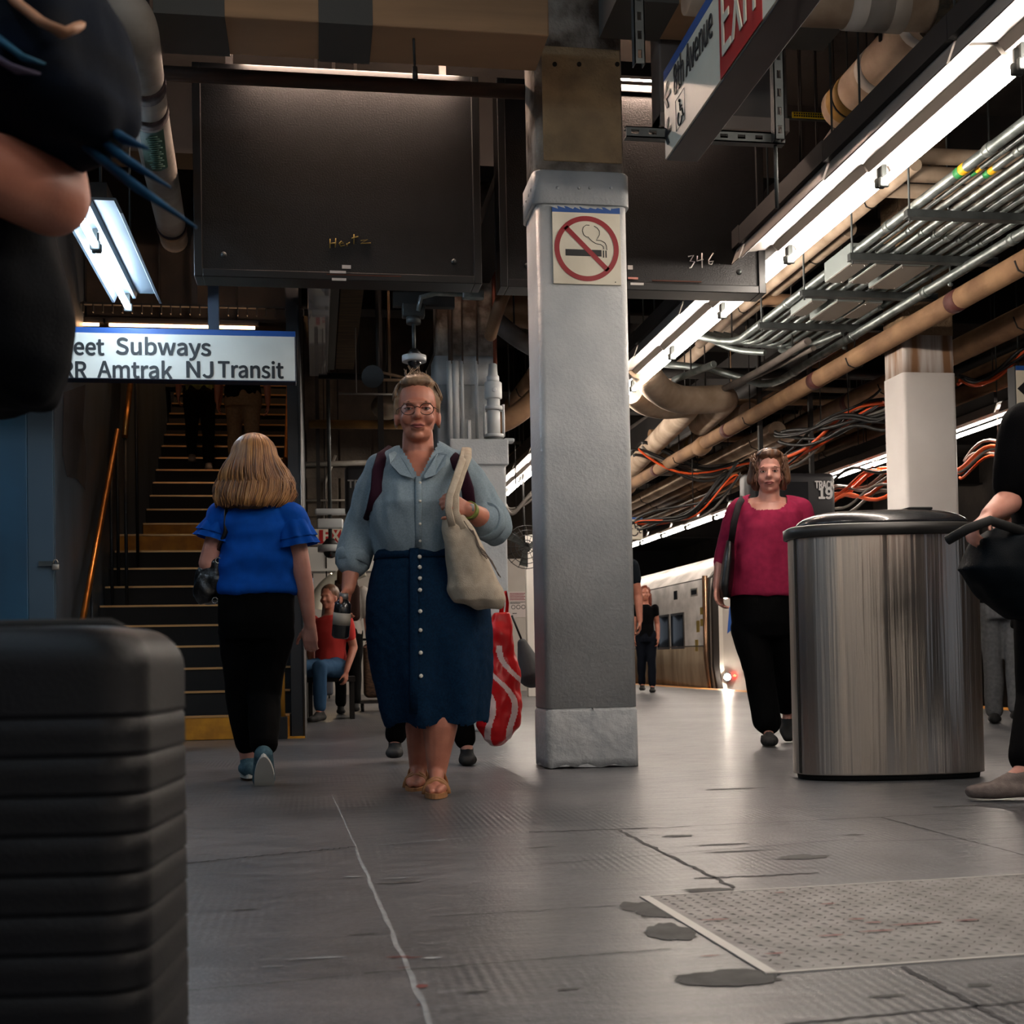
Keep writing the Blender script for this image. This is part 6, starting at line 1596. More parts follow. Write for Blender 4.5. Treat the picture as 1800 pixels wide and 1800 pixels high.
# shirt
CHAM = fabric('chambray', '#84939d', '#76868f', .85, 160, .3, 420)
mb = MB()
rows = [w1.row(985, 664, 826, .148), w1.row(960, 657, 822, .158, -.01), w1.row(925, 652, 815, .175, -.02), w1.row(890, 650, 812, .19, -.03), w1.row(860, 652, 815, .172, -.015), w1.row(830, 655, 818, .145), w1.row(812, 672, 802, .12), w1.row(798, 692, 780, .09), w1.row(786, 702, 768, .078)]
mb.loft(rows_sorted(rows), 36)
cuL = elL.lerp(wrL, .52); cuR = elR.lerp(wrR, .30)
mb.cap(shL, elL, .074, .076); mb.cap(elL, cuL, .078, .072); mb.cap(J(705, 806, 0), shL, .062, .072)
mb.cap(shR, elR, .074, .084); mb.cap(elR, cuR, .084, .072); mb.cap(J(765, 804, 0), shR, .062, .072)
vb = J(737, 848, 0); 
def keepv(cc, n):
    p = w1.Ti @ cc; 
    if p.y < .0 and p.z > vb.z and abs(p.x-vb.x) < (p.z-vb.z)*.50+.004: return False
    if p.z > J(735, 793).z and abs(p.x-vb.x) < .068 : return False
    return True
sh_ = w1.done(mb, 'shirt', CHAM, .008, 3, folds(.014, 11, 5), keepv)
BTN = mat('pearl_button', '#c9c4b8', .3)
def front_y(rows_, z):
    rr_ = rows_sorted(rows_)
    for a, b in zip(rr_, rr_[1:]):
        if a[0] <= z <= b[0]:
            t = (z-a[0])/(b[0]-a[0]); return (a[2]+(b[2]-a[2])*t)-(a[4]+(b[4]-a[4])*t)
    return rr_[0][2]-rr_[0][4]
for py in (860, 893, 930, 958):
    p = J(737, py, 0); y = front_y(rows, p.z); w1.add(MB().ell((p.x+.004, y-.010, p.z), (.006, .004, .006), 10, 6), 'button', BTN, sh_)
# placket and collar
mb = MB(); mb.tube([Vector((J(736, py, 0).x, front_y(rows, J(736, py, 0).z)-.006, J(736, py, 0).z)) for py in (850, 870, 890, 915, 940, 968)], .014, 8, True, .35); w1.add(mb, 'placket', CHAM, sh_)
for sx in (-1, 1):
    mb = MB(); fy = lambda px, py, o=-.016: Vector((J(px, py).x, front_y(rows, J(px, py).z)+o, J(px, py).z))
    p0 = J(735+sx*33, 787, .01); cp = [p0, J(735+sx*35, 797, -.06), fy(735+sx*30, 812, -.012), fy(736+sx*20, 830), fy(737+sx*8, 848)]
    out = [J(735+sx*38, 792, .01), fy(735+sx*50, 806, -.004), fy(735+sx*47, 826, -.012), fy(735+sx*30, 846, -.014), fy(737+sx*10, 853)]
    mb.ring([[a+Vector((0, .004, 0)) for a in cp]+[b+Vector((0, .004, 0)) for b in reversed(out)], [a-Vector((0, .008, 0)) for a in cp]+[b-Vector((0, .006, 0)) for b in reversed(out)]]); w1.add(mb, 'collar', CHAM, sh_)
for cu, el in ((cuL, elL), (cuR, elR)):
    d = (cu-el).normalized(); mb = MB(); r_ = .074 if cu is cuL else .078
    mb.tube([cu-d*.03, cu-d*.01, cu+d*.025], [r_, r_*1.04, r_*.97], 22, True); w1.add(mb, 'cuff', CHAM, sh_)
# skirt
DEN = fabric('denim', '#0b2740', '#081c30', .8, 120, .25, 380)
srows = [w1.row(966, 663, 823, .152), w1.row(985, 658, 832, .165), w1.row(1020, 648, 850, .185), w1.row(1060, 642, 860, .20), w1.row(1120, 643, 865, .205), w1.row(1190, 655, 862, .20), w1.row(1240, 668, 858, .19), w1.row(1272, 680, 855, .18)]
mb = MB(); mb.loft(rows_sorted(srows), 44)
zhem = J(760, 1272).z
def skf(c_, n):
    p = w1.Ti @ c_; t = max(0, min(1, (1.0-p.z)/.7)); a = atan2(p.y, p.x-.02)
    return t*(.013*sin(a*7+2*sin(p.z*3))+.011*noise.noise(Vector((a*3, p.z*5, 1))))+.003*noise.noise(c_*30)
sk_ = w1.done(mb, 'skirt', DEN, .009, 2, skf, lambda c_, n: not ((w1.Ti @ c_).z < zhem+.012 and n.z < -.6))
for py in (985, 1003, 1022, 1042, 1078, 1110, 1148, 1187):
    p = J(738+(py-985)*.012, py, 0); y = front_y(srows, p.z); w1.add(MB().ell((p.x, y-.017, p.z), (.0085, .005, .0085), 10, 6), 'button', BTN, sk_)
mb = MB(); pts = []
for py in (970, 1000, 1030, 1060, 1100, 1150, 1200, 1250): p = J(733, py, 0); pts.append(Vector((p.x-.01, front_y(srows, p.z)-.006, p.z)))
mb.tube(pts, .02, 8, True, .3); w1.add(mb, 'button_band', DEN, sk_)
mb = MB(); mb.loft(rows_sorted([w1.row(968, 660, 826, .158), w1.row(984, 656, 834, .170)]), 44); w1.add(mb, 'waistband', DEN, sk_)
# sandals
SAND = mat('tan_sandal', '#9a6a42', .6)
for an, d in ((anF, Vector((-.05, -1, 0))), (anB, Vector((-.1, -1, -.05)))):
    mb = MB(); d.normalize(); o = Vector((an.x, an.y, 0)); s = d.cross(Vector((0, 0, 1)))
    pts = []
    for k in range(26):
        a = 2*pi*k/26; pts.append(o+d*(.135*cos(a)+.065)+s*(.046+.006*cos(a))*sin(a)+Vector((0, 0, .002)))
    mb.plate(pts, .02, (0, 0, 1)); so = w1.add(mb, 'sandal', SAND)
    mb = MB()
    for off, h in ((.10, .052), (.085, .06)): mb.tube([o+d*off+s*(.05*cos(t))+Vector((0, 0, .012+h*sin(t))) for t in [pi*k/10 for k in range(11)]], .009, 6, True, .4)
    mb.tube([o-d*.0+s*(.042*cos(t))+Vector((0, 0, .03+.075*sin(t)))+d*.03*sin(t) for t in [pi*k/10 for k in range(11)]], .007, 6, True, .4); w1.add(mb, 'strap', SAND, so)
# watch
d = (wrR-elR).normalized(); cW = wrR-d*.02
w1.add(MB().tube([cW-d*.012, cW+d*.012], [.037, .037], 20), 'watch_strap', mat('watch_strap_olive', '#6f7a35', .5))
w1.add(MB().rbox(cW+Vector((-.0, -.033, .008)), (.034, .014, .03), .004), 'watch_case', mat('watch_steel', '#8d9090', .3, metal=.9))
# backpack straps
PLUM = fabric('plum_webbing', '#2c1522', None, .8)
st1 = [J(690, 790, .05), J(672, 803, -.06), J(664, 830, -.12), J(662, 862, -.155), J(655, 895, -.13), J(648, 915, -.02)]
st2 = [J(782, 790, .05), J(798, 805, -.06), J(812, 830, -.12), J(822, 860, -.14), J(826, 895, -.10), J(826, 915, -.02)]
bp_ = Man('backpack', 'dark plum backpack worn by the woman in denim, straps over both shoulders', F(752, 1392)); bp_.o['category'] = 'backpack'; bp_.o['label'] = bp_.o['label']
for s_ in (st1, st2): bp_.add(MB().tube(s_, .026, 10, True, .35, Vector((0, 1, 0))), 'strap', PLUM)
mb = MB(); mb.rbox(J(740, 880, .26), (.30, .14, .42), .06, 5); bp_.add(mb, 'pack', PLUM)
# tote bag
tb_ = Man('tote_bag', 'cream canvas tote bag with a faint dark line print hanging from her shoulder', F(752, 1392)); tb_.o['category'] = 'bag'
CANV = fabric('cream_canvas', '#b5a897', '#a79a88', .85, 30, .3, 260)
rws = []
for py, l, r, ry, dd in ((905, 778, 815, .03, -.22), (930, 780, 832, .045, -.22), (965, 786, 850, .06, -.20), (1000, 789, 868, .075, -.18), (1035, 790, 884, .08, -.17), (1055, 802, 888, .065, -.17), (1068, 838, 880, .03, -.17)): rws.append(tb_.row(py, l, r, ry, dd, 2.6))
mb = MB(); mb.loft(rows_sorted(rws), 32); bag = tb_.done(mb, 'bag', CANV, .007, 2, folds(.02, 7, 5, 4))
JT = tb_.J
tb_.add(MB().tube([JT(818, 788, .02), JT(812, 810, -.14), JT(800, 845, -.24), JT(790, 872, -.29), JT(788, 895, -.29), JT(795, 925, -.28)], .015, 8, True, .25, Vector((0, 1, 0))), 'shoulder_strap', CANV)
tb_.add(MB().tube([JT(822, 788, .02), JT(822, 805, -.10), JT(812, 830, -.18), JT(800, 868, -.24), JT(800, 900, -.26), JT(812, 930, -.26)], .017, 8, True, .3, Vector((0, 1, 0))), 'shoulder_strap', CANV)
random.seed(5); rr5 = rws; mb = MB()
for k in range(6):
    pts = []
    for t in (0, .2, .4, .6, .8, 1.0):
        px = 812+k*6+t*34+3*sin(t*5+k); py = 928+k*9+t*52+4*sin(t*7+k*2); p = JT(px, py, 0); cc_ = [q_ for q_ in rows_sorted(rr5) if q_[0] <= p.z][-1]
        u = max(-.93, min(.93, (p.x-cc_[1])/cc_[3])); pts.append(Vector((p.x, cc_[2]-cc_[4]*(1-abs(u)**2.6)**(1/2.6)-.008, p.z)))
    mb.tube(pts, .0020, 4)
tb_.add(mb, 'line_print', mat('print_brown', '#5d5148', .8), bag)
# held phone-like object
hp_ = Man('bottle', 'dark bottle with a pale label carried low in her right hand', F(752, 1392)); hp_.o['category'] = 'bottle'
a, b = hp_.J(603, 1062, -.13), hp_.J(598, 1122, -.12); dn = (b-a).normalized()
hp_.add(MB().tube([a-dn*.02, a, a+dn*.03, b-dn*.01, b], [.018, .034, .036, .036, .028], 18), 'bottle_body', mat('bottle_dark', '#17181a', .25, coat=.5))
hp_.add(MB().tube([a+dn*.035, a+dn*.085], .0368, 18), 'label_band', mat('bottle_label', '#8f887e', .5))
hp_.add(MB().tube([a-dn*.045, a-dn*.02], [.018, .02], 14), 'cap', mat('bottle_cap', '#6e6f70', .35, metal=.5))

# ---------------------------------------------------------------- woman in blue (from behind)
w2 = Man('person', 'woman in bright blue flutter sleeve top and black trousers, seen from behind', F(447, 1374), False)
J = w2.J
hc2 = J(447, 826, 0)
sh1, sh2 = J(392, 912, 0), J(512, 912, 0)
el1, wr1 = J(368, 990, -.02), J(385, 985, .24)
el2, wr2 = J(532, 1010, 0), J(545, 1098, .05)
mb = MB(); q2 = head(mb, hc2, .98); mb.cap(hc2+Vector((0, .02, -.07)), J(450, 895, 0), .055, .06)
mb.loft(rows_sorted([w2.row(1080, 398, 512, .12), w2.row(1000, 402, 510, .11), w2.row(930, 398, 512, .11), w2.row(905, 410, 500, .09)]))
arm(mb, sh1, el1, wr1, (.055, .050, .040, .027)); arm(mb, sh2, el2, wr2, (.055, .043, .040, .027))
hand(mb, wr1, Vector(wr1-el1), Vector((0, 0, -1)), .5, .9, 1); hand(mb, wr2, Vector((0, -.1, -1)), Vector((-.3, -1, 0)), .6, .95, -1)
k1, a1 = J(428, 1222, .06), J(437, 1348, .10); k2, a2 = J(462, 1225, .0), J(463, 1322, -.22)
leg(mb, J(425, 1085, 0), k1, a1, (.10, .055, .052, .034)); leg(mb, J(478, 1085, 0), k2, a2, (.10, .055, .052, .034))
a1.z = .105; foot(mb, a1, (0, -1, 0)); foot(mb, a2, Vector((0, -.75, -.75)))
w2.done(mb, 'body', SKINP, .0065, 2); face(w2, q2, .98)
BLU = fabric('cobalt_jersey', '#0b4fb0', '#0a469e', .8, 20, .1, 300)
rws2 = [w2.row(1042, 386, 521, .135), w2.row(1035, 385, 522, .135), w2.row(1005, 390, 519, .125), w2.row(960, 391, 518, .122), w2.row(925, 385, 520, .125), w2.row(905, 392, 512, .11), w2.row(892, 412, 492, .085)]
mb = MB(); mb.loft(rows_sorted(rws2), 36); mb.cap(J(415, 902, 0), sh1, .065, .072); mb.cap(J(485, 902, 0), sh2, .065, .072)
mb.cap(sh1, sh1.lerp(el1, .22), .072, .074); mb.cap(sh2, sh2.lerp(el2, .25), .072, .074)
def blf(c_, n):
    p = w2.Ti @ c_; return .009+.016*noise.noise(Vector((p.x*5+p.z*3, p.y*6, p.z*13)))+.006*noise.noise(Vector((p.x*14+p.z*9, p.y*14, p.z*20)))
top2 = w2.done(mb, 'blue_top', BLU, .008, 3, blf)
for s_, e_, sg in ((sh1, el1, 1), (sh2, el2, 1)):
    d = (e_-s_).normalized(); a, b_, _ = frame_from(d)
    for t0, t1, r0_, r1_ in ((.02, .36, .072, .098), (.20, .50, .074, .104)):
        mb = MB(); L_ = (e_-s_).length; rings = []
        for k in range(6):
            t = t0+(t1-t0)*k/5; r_ = r0_+(r1_-r0_)*k/5; rings.append([s_+d*(L_*t)+(a*cos(u)+b_*sin(u))*(r_+.009*(k/5)*sin(u*9)) for u in [2*pi*j/60 for j in range(60)]])
        mb.ring(rings, True, False); w2.add(mb, 'flutter_sleeve', BLU, top2)
BLKT = fabric('black_trousers', '#040405', '#030304', .85)
mb = MB(); mb.loft(rows_sorted([w2.row(1032, 392, 516, .125), w2.row(1060, 386, 519, .14), w2.row(1095, 384, 518, .155), w2.row(1125, 390, 512, .14)]), 32)
e1_ = k1.lerp(a1, .74); e2_ = k2.lerp(a2, .86)
mb.cap(J(424, 1110, 0), k1, .108, .080); mb.cap(k1, e1_, .080, .066); mb.cap(J(478, 1110, 0), k2, .108, .080); mb.cap(k2, e2_, .080, .064)
w2.done(mb, 'trousers', BLKT, .009, 3, folds(.012, 8, 5))
SNK = fabric('grey_blue_knit', '#4f6a75', '#3f5863', .8, 60); SOLE = mat('white_sole', '#b9bab5', .6)
for an, d in ((a1, Vector((0, -1, 0))), (a2, Vector((0, -.75, -.75)))):
    mb = MB(); shoe(mb, an, d, .98, .042); s_ = w2.done(mb, 'sneaker', SNK, .006, 2); mb = MB(); sole(mb, an, d, 1.0); w2.add(mb, 'sole', SOLE, s_)
# long wavy bob
HAIR2 = mat('hair_copper_blond', '#7a4d2b', .42, col2='#b07f4c', nscale=9, stretch=(3, 3, .8)); HAIR2B = mat('hair_deep_brown', '#4f3220', .45, col2='#7a5233', nscale=9, stretch=(3, 3, .8))
mb = MB(); mb.ell(hc2+Vector((0, .02, .055)), (.095, .108, .098))
zz0 = J(447, 905).z; hrows = [(zz0, hc2.x+.0, .045, .12, .085, 2.2), (zz0+.05, hc2.x, .045, .172, .115, 2.3), (zz0+.12, hc2.x, .035, .168, .115, 2.3), (zz0+.2, hc2.x, .03, .14, .11, 2.1), (zz0+.28, hc2.x, .02, .105, .105, 2), (zz0+.33, hc2.x, .02, .07, .08, 2)]
mb.loft(hrows, 32)
def keeph(c_, n):
    p = w2.Ti @ c_; return not (p.y < -.045 and abs(p.x-hc2.x) < .06 and p.z < hc2.z+.06)
hb2 = w2.done(mb, 'hair', HAIR2B, .007, 3, lambda c_, n: .012*noise.noise(Vector((c_.x*26, c_.y*26, c_.z*5))), keeph)
random.seed(11)
def f2(t, i):
    a = random.uniform(-2.5, 2.5); ph = random.uniform(0, 6); pts = []; cc_ = hc2+Vector((0, .02, .055))
    z1_ = zz0+.015+.055*(abs(sin(a))**2)*random.random()+.012*random.random(); rad = random.uniform(1.04, 1.10)
    for k in range(6):
        b_ = pi/2*(1-(k+.3)/5.6); pts.append(cc_+Vector((sin(a)*.097*cos(b_)*rad, cos(a)*.110*cos(b_)*rad, .100*sin(b_)*rad)))
    p = pts[-1]; n_ = 8
    for k in range(1, n_+1):
        u = k/n_; fl_ = 1+(.60*abs(sin(a))+.15)*sin(min(1, u*1.15)*pi/2)-(.25 if u > .8 else 0)*(u-.8)/.2
        wv = .017*sin(u*6.5+ph*.35)*u+.004*sin(u*15+ph)*u
        pts.append(Vector((hc2.x+(p.x-hc2.x)*fl_+wv, .02+(p.y-.02)*(1+.18*sin(u*2.2))+wv, p.z+(z1_-p.z)*u)))
    return pts
strands(w2, 'hair_locks', HAIR2, 420, f2, .0060, hb2)
strands(w2, 'hair_dark_locks', HAIR2B, 150, f2, .006, hb2)
# her handbag
hb_ = Man('handbag', 'black leather shoulder bag at the left hip of the woman in blue', F(447, 1374), False); hb_.o['category'] = 'bag'
LEA = mat('black_leather', '#0c0b0c', .3, coat=.3, bump=.3, bscale=90)
rws = [hb_.row(py, l, r, ry, dd, 2.4) for py, l, r, ry, dd in ((968, 372, 405, .04, .0), (990, 358, 404, .07, 0), (1020, 345, 402, .085, 0), (1045, 339, 398, .085, 0), (1062, 350, 390, .06, 0))]
mb = MB(); mb.loft(rows_sorted(rws), 28); bg = hb_.done(mb, 'bag', LEA, .007, 2, folds(.02, 14, 9))
hb_.add(MB().tube([hb_.J(382, 975, -.03), hb_.J(397, 935, -.115), hb_.J(399, 900, -.10), hb_.J(402, 886, 0), hb_.J(396, 920, .12), hb_.J(385, 975, .06)], .013, 8, True, .45), 'strap', LEA)
for px, py in ((384, 985), (378, 1055)): hb_.add(MB().tube([hb_.J(px+5*cos(a), py+5*sin(a), -.08) for a in [2*pi*k/12 for k in range(13)]], .0025, 6), 'ring', CHROME)

# ---------------------------------------------------------------- woman in raspberry top
w3 = Man('person', 'woman in raspberry three quarter sleeve top and black trousers beside the litter bin', F(1350, 1309))
J = w3.J
hc3 = J(1352, 836, 0); HS3 = 1.12
s1_, s2_ = J(1303, 898, 0), J(1401, 895, 0); e1, r1 = J(1274, 972, .02), J(1262, 1032, -.04); e2, r2 = J(1424, 975, 0), J(1430, 1045, -.02)
mb = MB(); q3 = head(mb, hc3, HS3); mb.cap(hc3+Vector((0, .02, -.08)), J(1350, 895, 0), .062, .066); mb.cap(J(1350, 888, .02), J(1318, 893, .02), .06, .06); mb.cap(J(1350, 888, .02), J(1382, 892, .02), .06, .06)
mb.loft(rows_sorted([w3.row(1070, 1292, 1396, .14), w3.row(1000, 1296, 1400, .14), w3.row(940, 1292, 1400, .15), w3.row(905, 1300, 1396, .13), w3.row(885, 1320, 1380, .09)]))
arm(mb, s1_, e1, r1, (.065, .054, .048, .032)); arm(mb, s2_, e2, r2, (.065, .054, .046, .03))
hand(mb, r1, J(1264, 1060, -.06)-r1, Vector((.8, -.5, 0)), .6, 1.0, 1); hand(mb, r2, Vector((0, 0, -1)), Vector((-1, 0, 0)), .6, 1, 1)
k1, a1 = J(1334, 1175, -.06), J(1350, 1272, -.05); k2, a2 = J(1378, 1170, .06), J(1384, 1250, .30)
leg(mb, J(1318, 1080, 0), k1, a1, (.11, .065, .06, .038)); leg(mb, J(1370, 1080, 0), k2, a2, (.11, .065, .06, .038))
a1.z = .10; foot(mb, a1, (.05, -1, 0)); foot(mb, a2, (0, -.8, -.5))
w3.done(mb, 'body', SKINP, .007, 2); face(w3, q3, HS3)
RASP = fabric('raspberry_knit', '#8f2444', '#83203e', .85, 30, .15, 300)
rws3 = [w3.row(1048, 1280, 1402, .17), w3.row(1035, 1278, 1404, .172), w3.row(1000, 1284, 1406, .178), w3.row(965, 1288, 1408, .172), w3.row(930, 1285, 1408, .17), w3.row(905, 1286, 1410, .148), w3.row(890, 1300, 1400, .12), w3.row(879, 1314, 1386, .09)]
mb = MB(); mb.loft(rows_sorted(rws3), 36); mb.cap(J(1318, 890, 0), s1_, .07, .08); mb.cap(J(1380, 888, 0), s2_, .07, .08)
mb.cap(s1_, e1, .084, .070); mb.cap(e1, e1.lerp(r1, .25), .07, .064); mb.cap(s2_, e2, .084, .070); mb.cap(e2, e2.lerp(r2, .25), .07, .064)
nkz = J(1350, 900).z
def keep3(c_, n):
    p = w3.Ti @ c_
    return not (p.z > nkz-.0 and (p.x-J(1350, 890).x)**2/(.115**2)+(p.z-(nkz+.07))**2/(.085**2) < 1 and p.y < .05)
w3.done(mb, 'top', RASP, .009, 3, folds(.016, 7, 4, 9), keep3)
mb = MB(); mb.loft(rows_sorted([w3.row(1035, 1284, 1398, .15), w3.row(1060, 1284, 1398, .165), w3.row(1095, 1286, 1398, .165), w3.row(1120, 1292, 1396, .14)]), 30)
mb.cap(J(1316, 1105, 0), k1, .115, .090); mb.cap(k1, k1.lerp(a1, .86), .090, .085); mb.cap(J(1372, 1105, 0), k2, .115, .088); mb.cap(k2, k2.lerp(a2, .8), .088, .080)
w3.done(mb, 'trousers', BLKT, .010, 3, folds(.010, 8, 4))
for an, d in ((a1, Vector((.05, -1, 0))), (a2, Vector((0, -.8, -.5)))):
    mb = MB(); shoe(mb, Vector(an)+Vector((0, 0, -.004)), d, 1.0, .044)
    w3.done(mb, 'ballet_flat', RUBBER, .006, 2, None, lambda c_, n, an=an, d=d: not ((w3.Ti @ c_).z > an.z-.045 and ((w3.Ti @ c_)-an).dot(d.normalized()) < .085))
HAIR3 = mat('hair_brown', '#4a2f20', .5, col2='#6d4a33', nscale=12, stretch=(3, 3, .8))
mb = MB(); c = hc3; mb.ell(c+Vector((0, .03, .062))*HS3, (.088*HS3, .10*HS3, .092*HS3)); mb.ell(c+Vector((0, -.02, .11))*HS3, (.07*HS3, .065*HS3, .034*HS3))
for sx in (-1, 1):
    mb.cap(c+Vector((sx*.078, .01, .06))*HS3, c+Vector((sx*.090, .02, -.02))*HS3, .028, .030); mb.cap(c+Vector((sx*.07, .045, .0))*HS3, c+Vector((sx*.07, .05, -.05))*HS3, .04, .03)
mb.cap(c+Vector((0, .07, 0)), c+Vector((0, .07, -.1)), .06, .05)
hb3 = w3.done(mb, 'hair', HAIR3, .007, 3, folds(.008, 50, 9))
random.seed(8)
def f3(t, i):
    a = random.uniform(.75, 2*pi-.75); o = Vector((sin(a)*.09, -cos(a)*.10+.025, random.uniform(.02, .12)))*HS3; ph = random.uniform(0, 6)
    return [c+o+Vector((sin(a)*.012*sin(k*.8+ph), -cos(a)*.01*sin(k*.8+ph), -k*.016)) for k in range(7)]
strands(w3, 'loose_hair', HAIR3, 150, f3, .004, hb3)
w3.add(MB().tube([q3((-.06, -.055, .105)), q3((-.03, -.065, .128)), q3((.0, -.05, .14)), q3((.04, -.03, .142))], .006, 8), 'sunglasses_on_head', mat('lens_grey', '#8a8a8c', .15, metal=.6))
sb = Man('handbag', 'black shoulder bag on the right side of the woman in the raspberry top', F(1350, 1309)); sb.o['category'] = 'bag'
rws = [sb.row(py, l, r, ry, dd, 2.4) for py, l, r, ry, dd in ((950, 1277, 1291, .10, -.02), (985, 1270, 1292, .13, -.02), (1030, 1264, 1288, .14, -.02), (1052, 1266, 1284, .12, -.02))]
mb = MB(); mb.loft(rows_sorted(rws), 24); sb.done(mb, 'bag', LEA, .009, 2)
sb.add(MB().tube([sb.J(1285, 955, -.10), sb.J(1290, 920, -.20), sb.J(1298, 888, -.14), sb.J(1306, 874, 0), sb.J(1298, 895, .14), sb.J(1286, 955, .08)], .02, 8, True, .35), 'strap', fabric('strap_grey', '#2a2629', None, .8))

# ---------------------------------------------------------------- person in navy passing at far left
r4 = P(-190, 1165, 1.75); r4.z = 0
w4 = Man('person', 'person in dark navy passing close at the left edge, bare bent arm in view', r4, False, radians(-60))
J = w4.J
mb = MB(); hc4 = J(-260, -540, 0); head(mb, hc4, 1.0); mb.cap(hc4+Vector((0, .02, -.08)), J(-255, -340, 0), .06, .07)
s4 = J(-30, -200, -.02); e4 = J(88, 345, -.10); wq = J(-150, 235, -.30)
mb.loft(rows_sorted([w4.row(720, -350, -60, .13), w4.row(400, -330, -50, .12), w4.row(100, -340, -30, .14), w4.row(-150, -350, -20, .14), w4.row(-300, -300, -150, .10)]))
arm(mb, s4, e4, wq, (.062, .052, .048, .03)); hand(mb, wq, wq-e4, Vector((0, 0, -1)), .6, 1, 1)
arm(mb, J(-400, -200, 0), J(-460, 150, .05), J(-450, 420, 0), (.06, .05, .045, .03)); hand(mb, J(-450, 420, 0), Vector((0, 0, -1)), Vector((1, 0, 0)), .5, 1, -1)
hL, hR = J(-190, 760, 0), J(-320, 760, 0)
kL, kR = Vector((hL.x, hL.y-.08, .50)), Vector((hR.x, hR.y+.05, .50)); aL, aR = Vector((hL.x, hL.y-.05, .10)), Vector((hR.x, hR.y+.22, .12))
leg(mb, hL, kL, aL); leg(mb, hR, kR, aR); foot(mb, aL, (0, -1, 0)); foot(mb, aR, (0, -1, -.2))
w4.done(mb, 'body', SKIN, .008, 3)
NVY = fabric('navy_cloth', '#03060c', '#020409', .85, 12)
mb = MB(); mb.loft(rows_sorted([w4.row(705, -370, 60, .19), w4.row(650, -370, 112, .19), w4.row(560, -368, 130, .18), w4.row(430, -345, 100, .165), w4.row(100, -350, 30, .165), w4.row(-150, -350, -10, .16), w4.row(-290, -300, -130, .11)]), 32)
mb.cap(J(-100, -240, 0), s4, .09, .10); mb.cap(s4, s4.lerp(e4, .74), .10, .086); mb.cap(J(-400, -200, 0), J(-430, 0, 0), .095, .09)
w4.done(mb, 'navy_shirt', NVY, .010, 3, folds(.022, 6, 3))
mb = MB(); mb.cap(hL, kL, .11, .08); mb.cap(kL, kL.lerp(aL, .9), .08, .07); mb.cap(hR, kR, .11, .08); mb.cap(kR, kR.lerp(aR, .9), .08, .07); mb.cap(hL, hR, .13, .13)
w4.done(mb, 'trousers', NVY, .012, 3)
for an in (aL, aR): mb = MB(); shoe(mb, an, (0, -1, 0)); w4.done(mb, 'shoe', RUBBER, .008, 2)
mb = MB(); mb.ell(hc4+Vector((0, .03, .06)), (.09, .10, .09)); w4.done(mb, 'hair', HAIR3, .01, 2)
b4 = Man('shoulder_bag', 'navy cloth shoulder bag with blue streaks and a tan strap, at the upper left corner', r4, False, radians(-60)); b4.o['category'] = 'bag'
JB = b4.J
def flatbag(pts_px, dd, th): return None
rows4 = [b4.row(py, l, r, ry, dd, 2.6) for py, l, r, ry, dd in ((-90, -40, 120, .07, -.16), (20, -60, 178, .10, -.16), (120, -60, 200, .11, -.16), (210, -40, 205, .10, -.16), (262, 0, 190, .05, -.16))]
mb = MB(); mb.loft(rows_sorted(rows4), 30); bb4 = b4.done(mb, 'bag', fabric('navy_bag', '#040812', '#081526', .8, 5, stretch=(1, 1, 3)), .009, 3, folds(.02, 8, 6))
for (p0, p1) in (((150, 225), (300, 330)), ((135, 245), (345, 400)), ((175, 215), (262, 262))):
    b4.add(MB().tube([JB(p0[0], p0[1], -.16), JB((p0[0]+p1[0])/2, (p0[1]+p1[1])/2+6, -.17), JB(p1[0], p1[1], -.16)], [.020, .022, .005], 8, True, .3), 'ribbon', fabric('ribbon_blue', '#1b3f5e', '#28587c', .7, 9, stretch=(1, 1, 5)))
b4.add(MB().tube([JB(0, -40, -.29), JB(30, 5, -.30), JB(72, 38, -.30), JB(112, 58, -.30), JB(135, 48, -.27)], .013, 8, True, .45), 'tan_strap', mat('tan_leather', '#a87a5c', .5))
for (p0, p1, c_) in (((0, 88, ), (78, 112), '#2f5b74'), ((-20, 112), (70, 130), '#544f62')):
    b4.add(MB().tube([JB(p0[0], p0[1]-18, -.29), JB((p0[0]+p1[0])/2, (p0[1]+p1[1])/2, -.30), JB(p1[0], p1[1], -.28)], [.016, .014, .004], 8, True, .3), 'streak_trim', fabric('trim'+c_[1:], c_, None, .7))

# ---------------------------------------------------------------- person in black at right edge
r5 = F(1850, 1396); w5 = Man('person', 'person in black clothes at the right edge, bare forearm holding a dark holdall', r5, False, radians(35))
J = w5.J
mb = MB(); hc5 = J(1875, 600, 0); head(mb, hc5, 1.0); mb.cap(hc5+Vector((0, .02, -.08)), J(1870, 690, 0), .055, .06)
s5, e5, v5 = J(1800, 745, -.05), J(1775, 880, -.02), J(1738, 905, -.16)
mb.loft(rows_sorted([w5.row(1050, 1800, 1920, .12), w5.row(900, 1805, 1915, .12), w5.row(740, 1800, 1930, .12), w5.row(700, 1840, 1900, .09)]))
arm(mb, s5, e5, v5, (.058, .05, .045, .03)); hand(mb, v5, J(1700, 935, -.20)-v5, Vector((.2, .2, -1)), .8, 1, 1)
arm(mb, J(1930, 745, 0), J(1950, 900, 0), J(1940, 1010, 0), (.055, .045, .04, .028)); hand(mb, J(1940, 1010, 0), Vector((0, 0, -1)), Vector((-1, 0, 0)), .5, 1, 1)
kL, aL, kR, aR = J(1825, 1230, -.05), J(1800, 1355, -.16), J(1875, 1230, .08), J(1880, 1340, .30)
aL.z = .097
leg(mb, J(1835, 1060, 0), kL, aL); leg(mb, J(1885, 1060, 0), kR, aR); 
D5 = (J(1760, 1380, -.16)-aL); D5.z = 0; foot(mb, aL, D5); foot(mb, aR, D5)
w5.done(mb, 'body', SKINP, .008, 2)
BLKS = fabric('black_jersey', '#040406', None, .85)
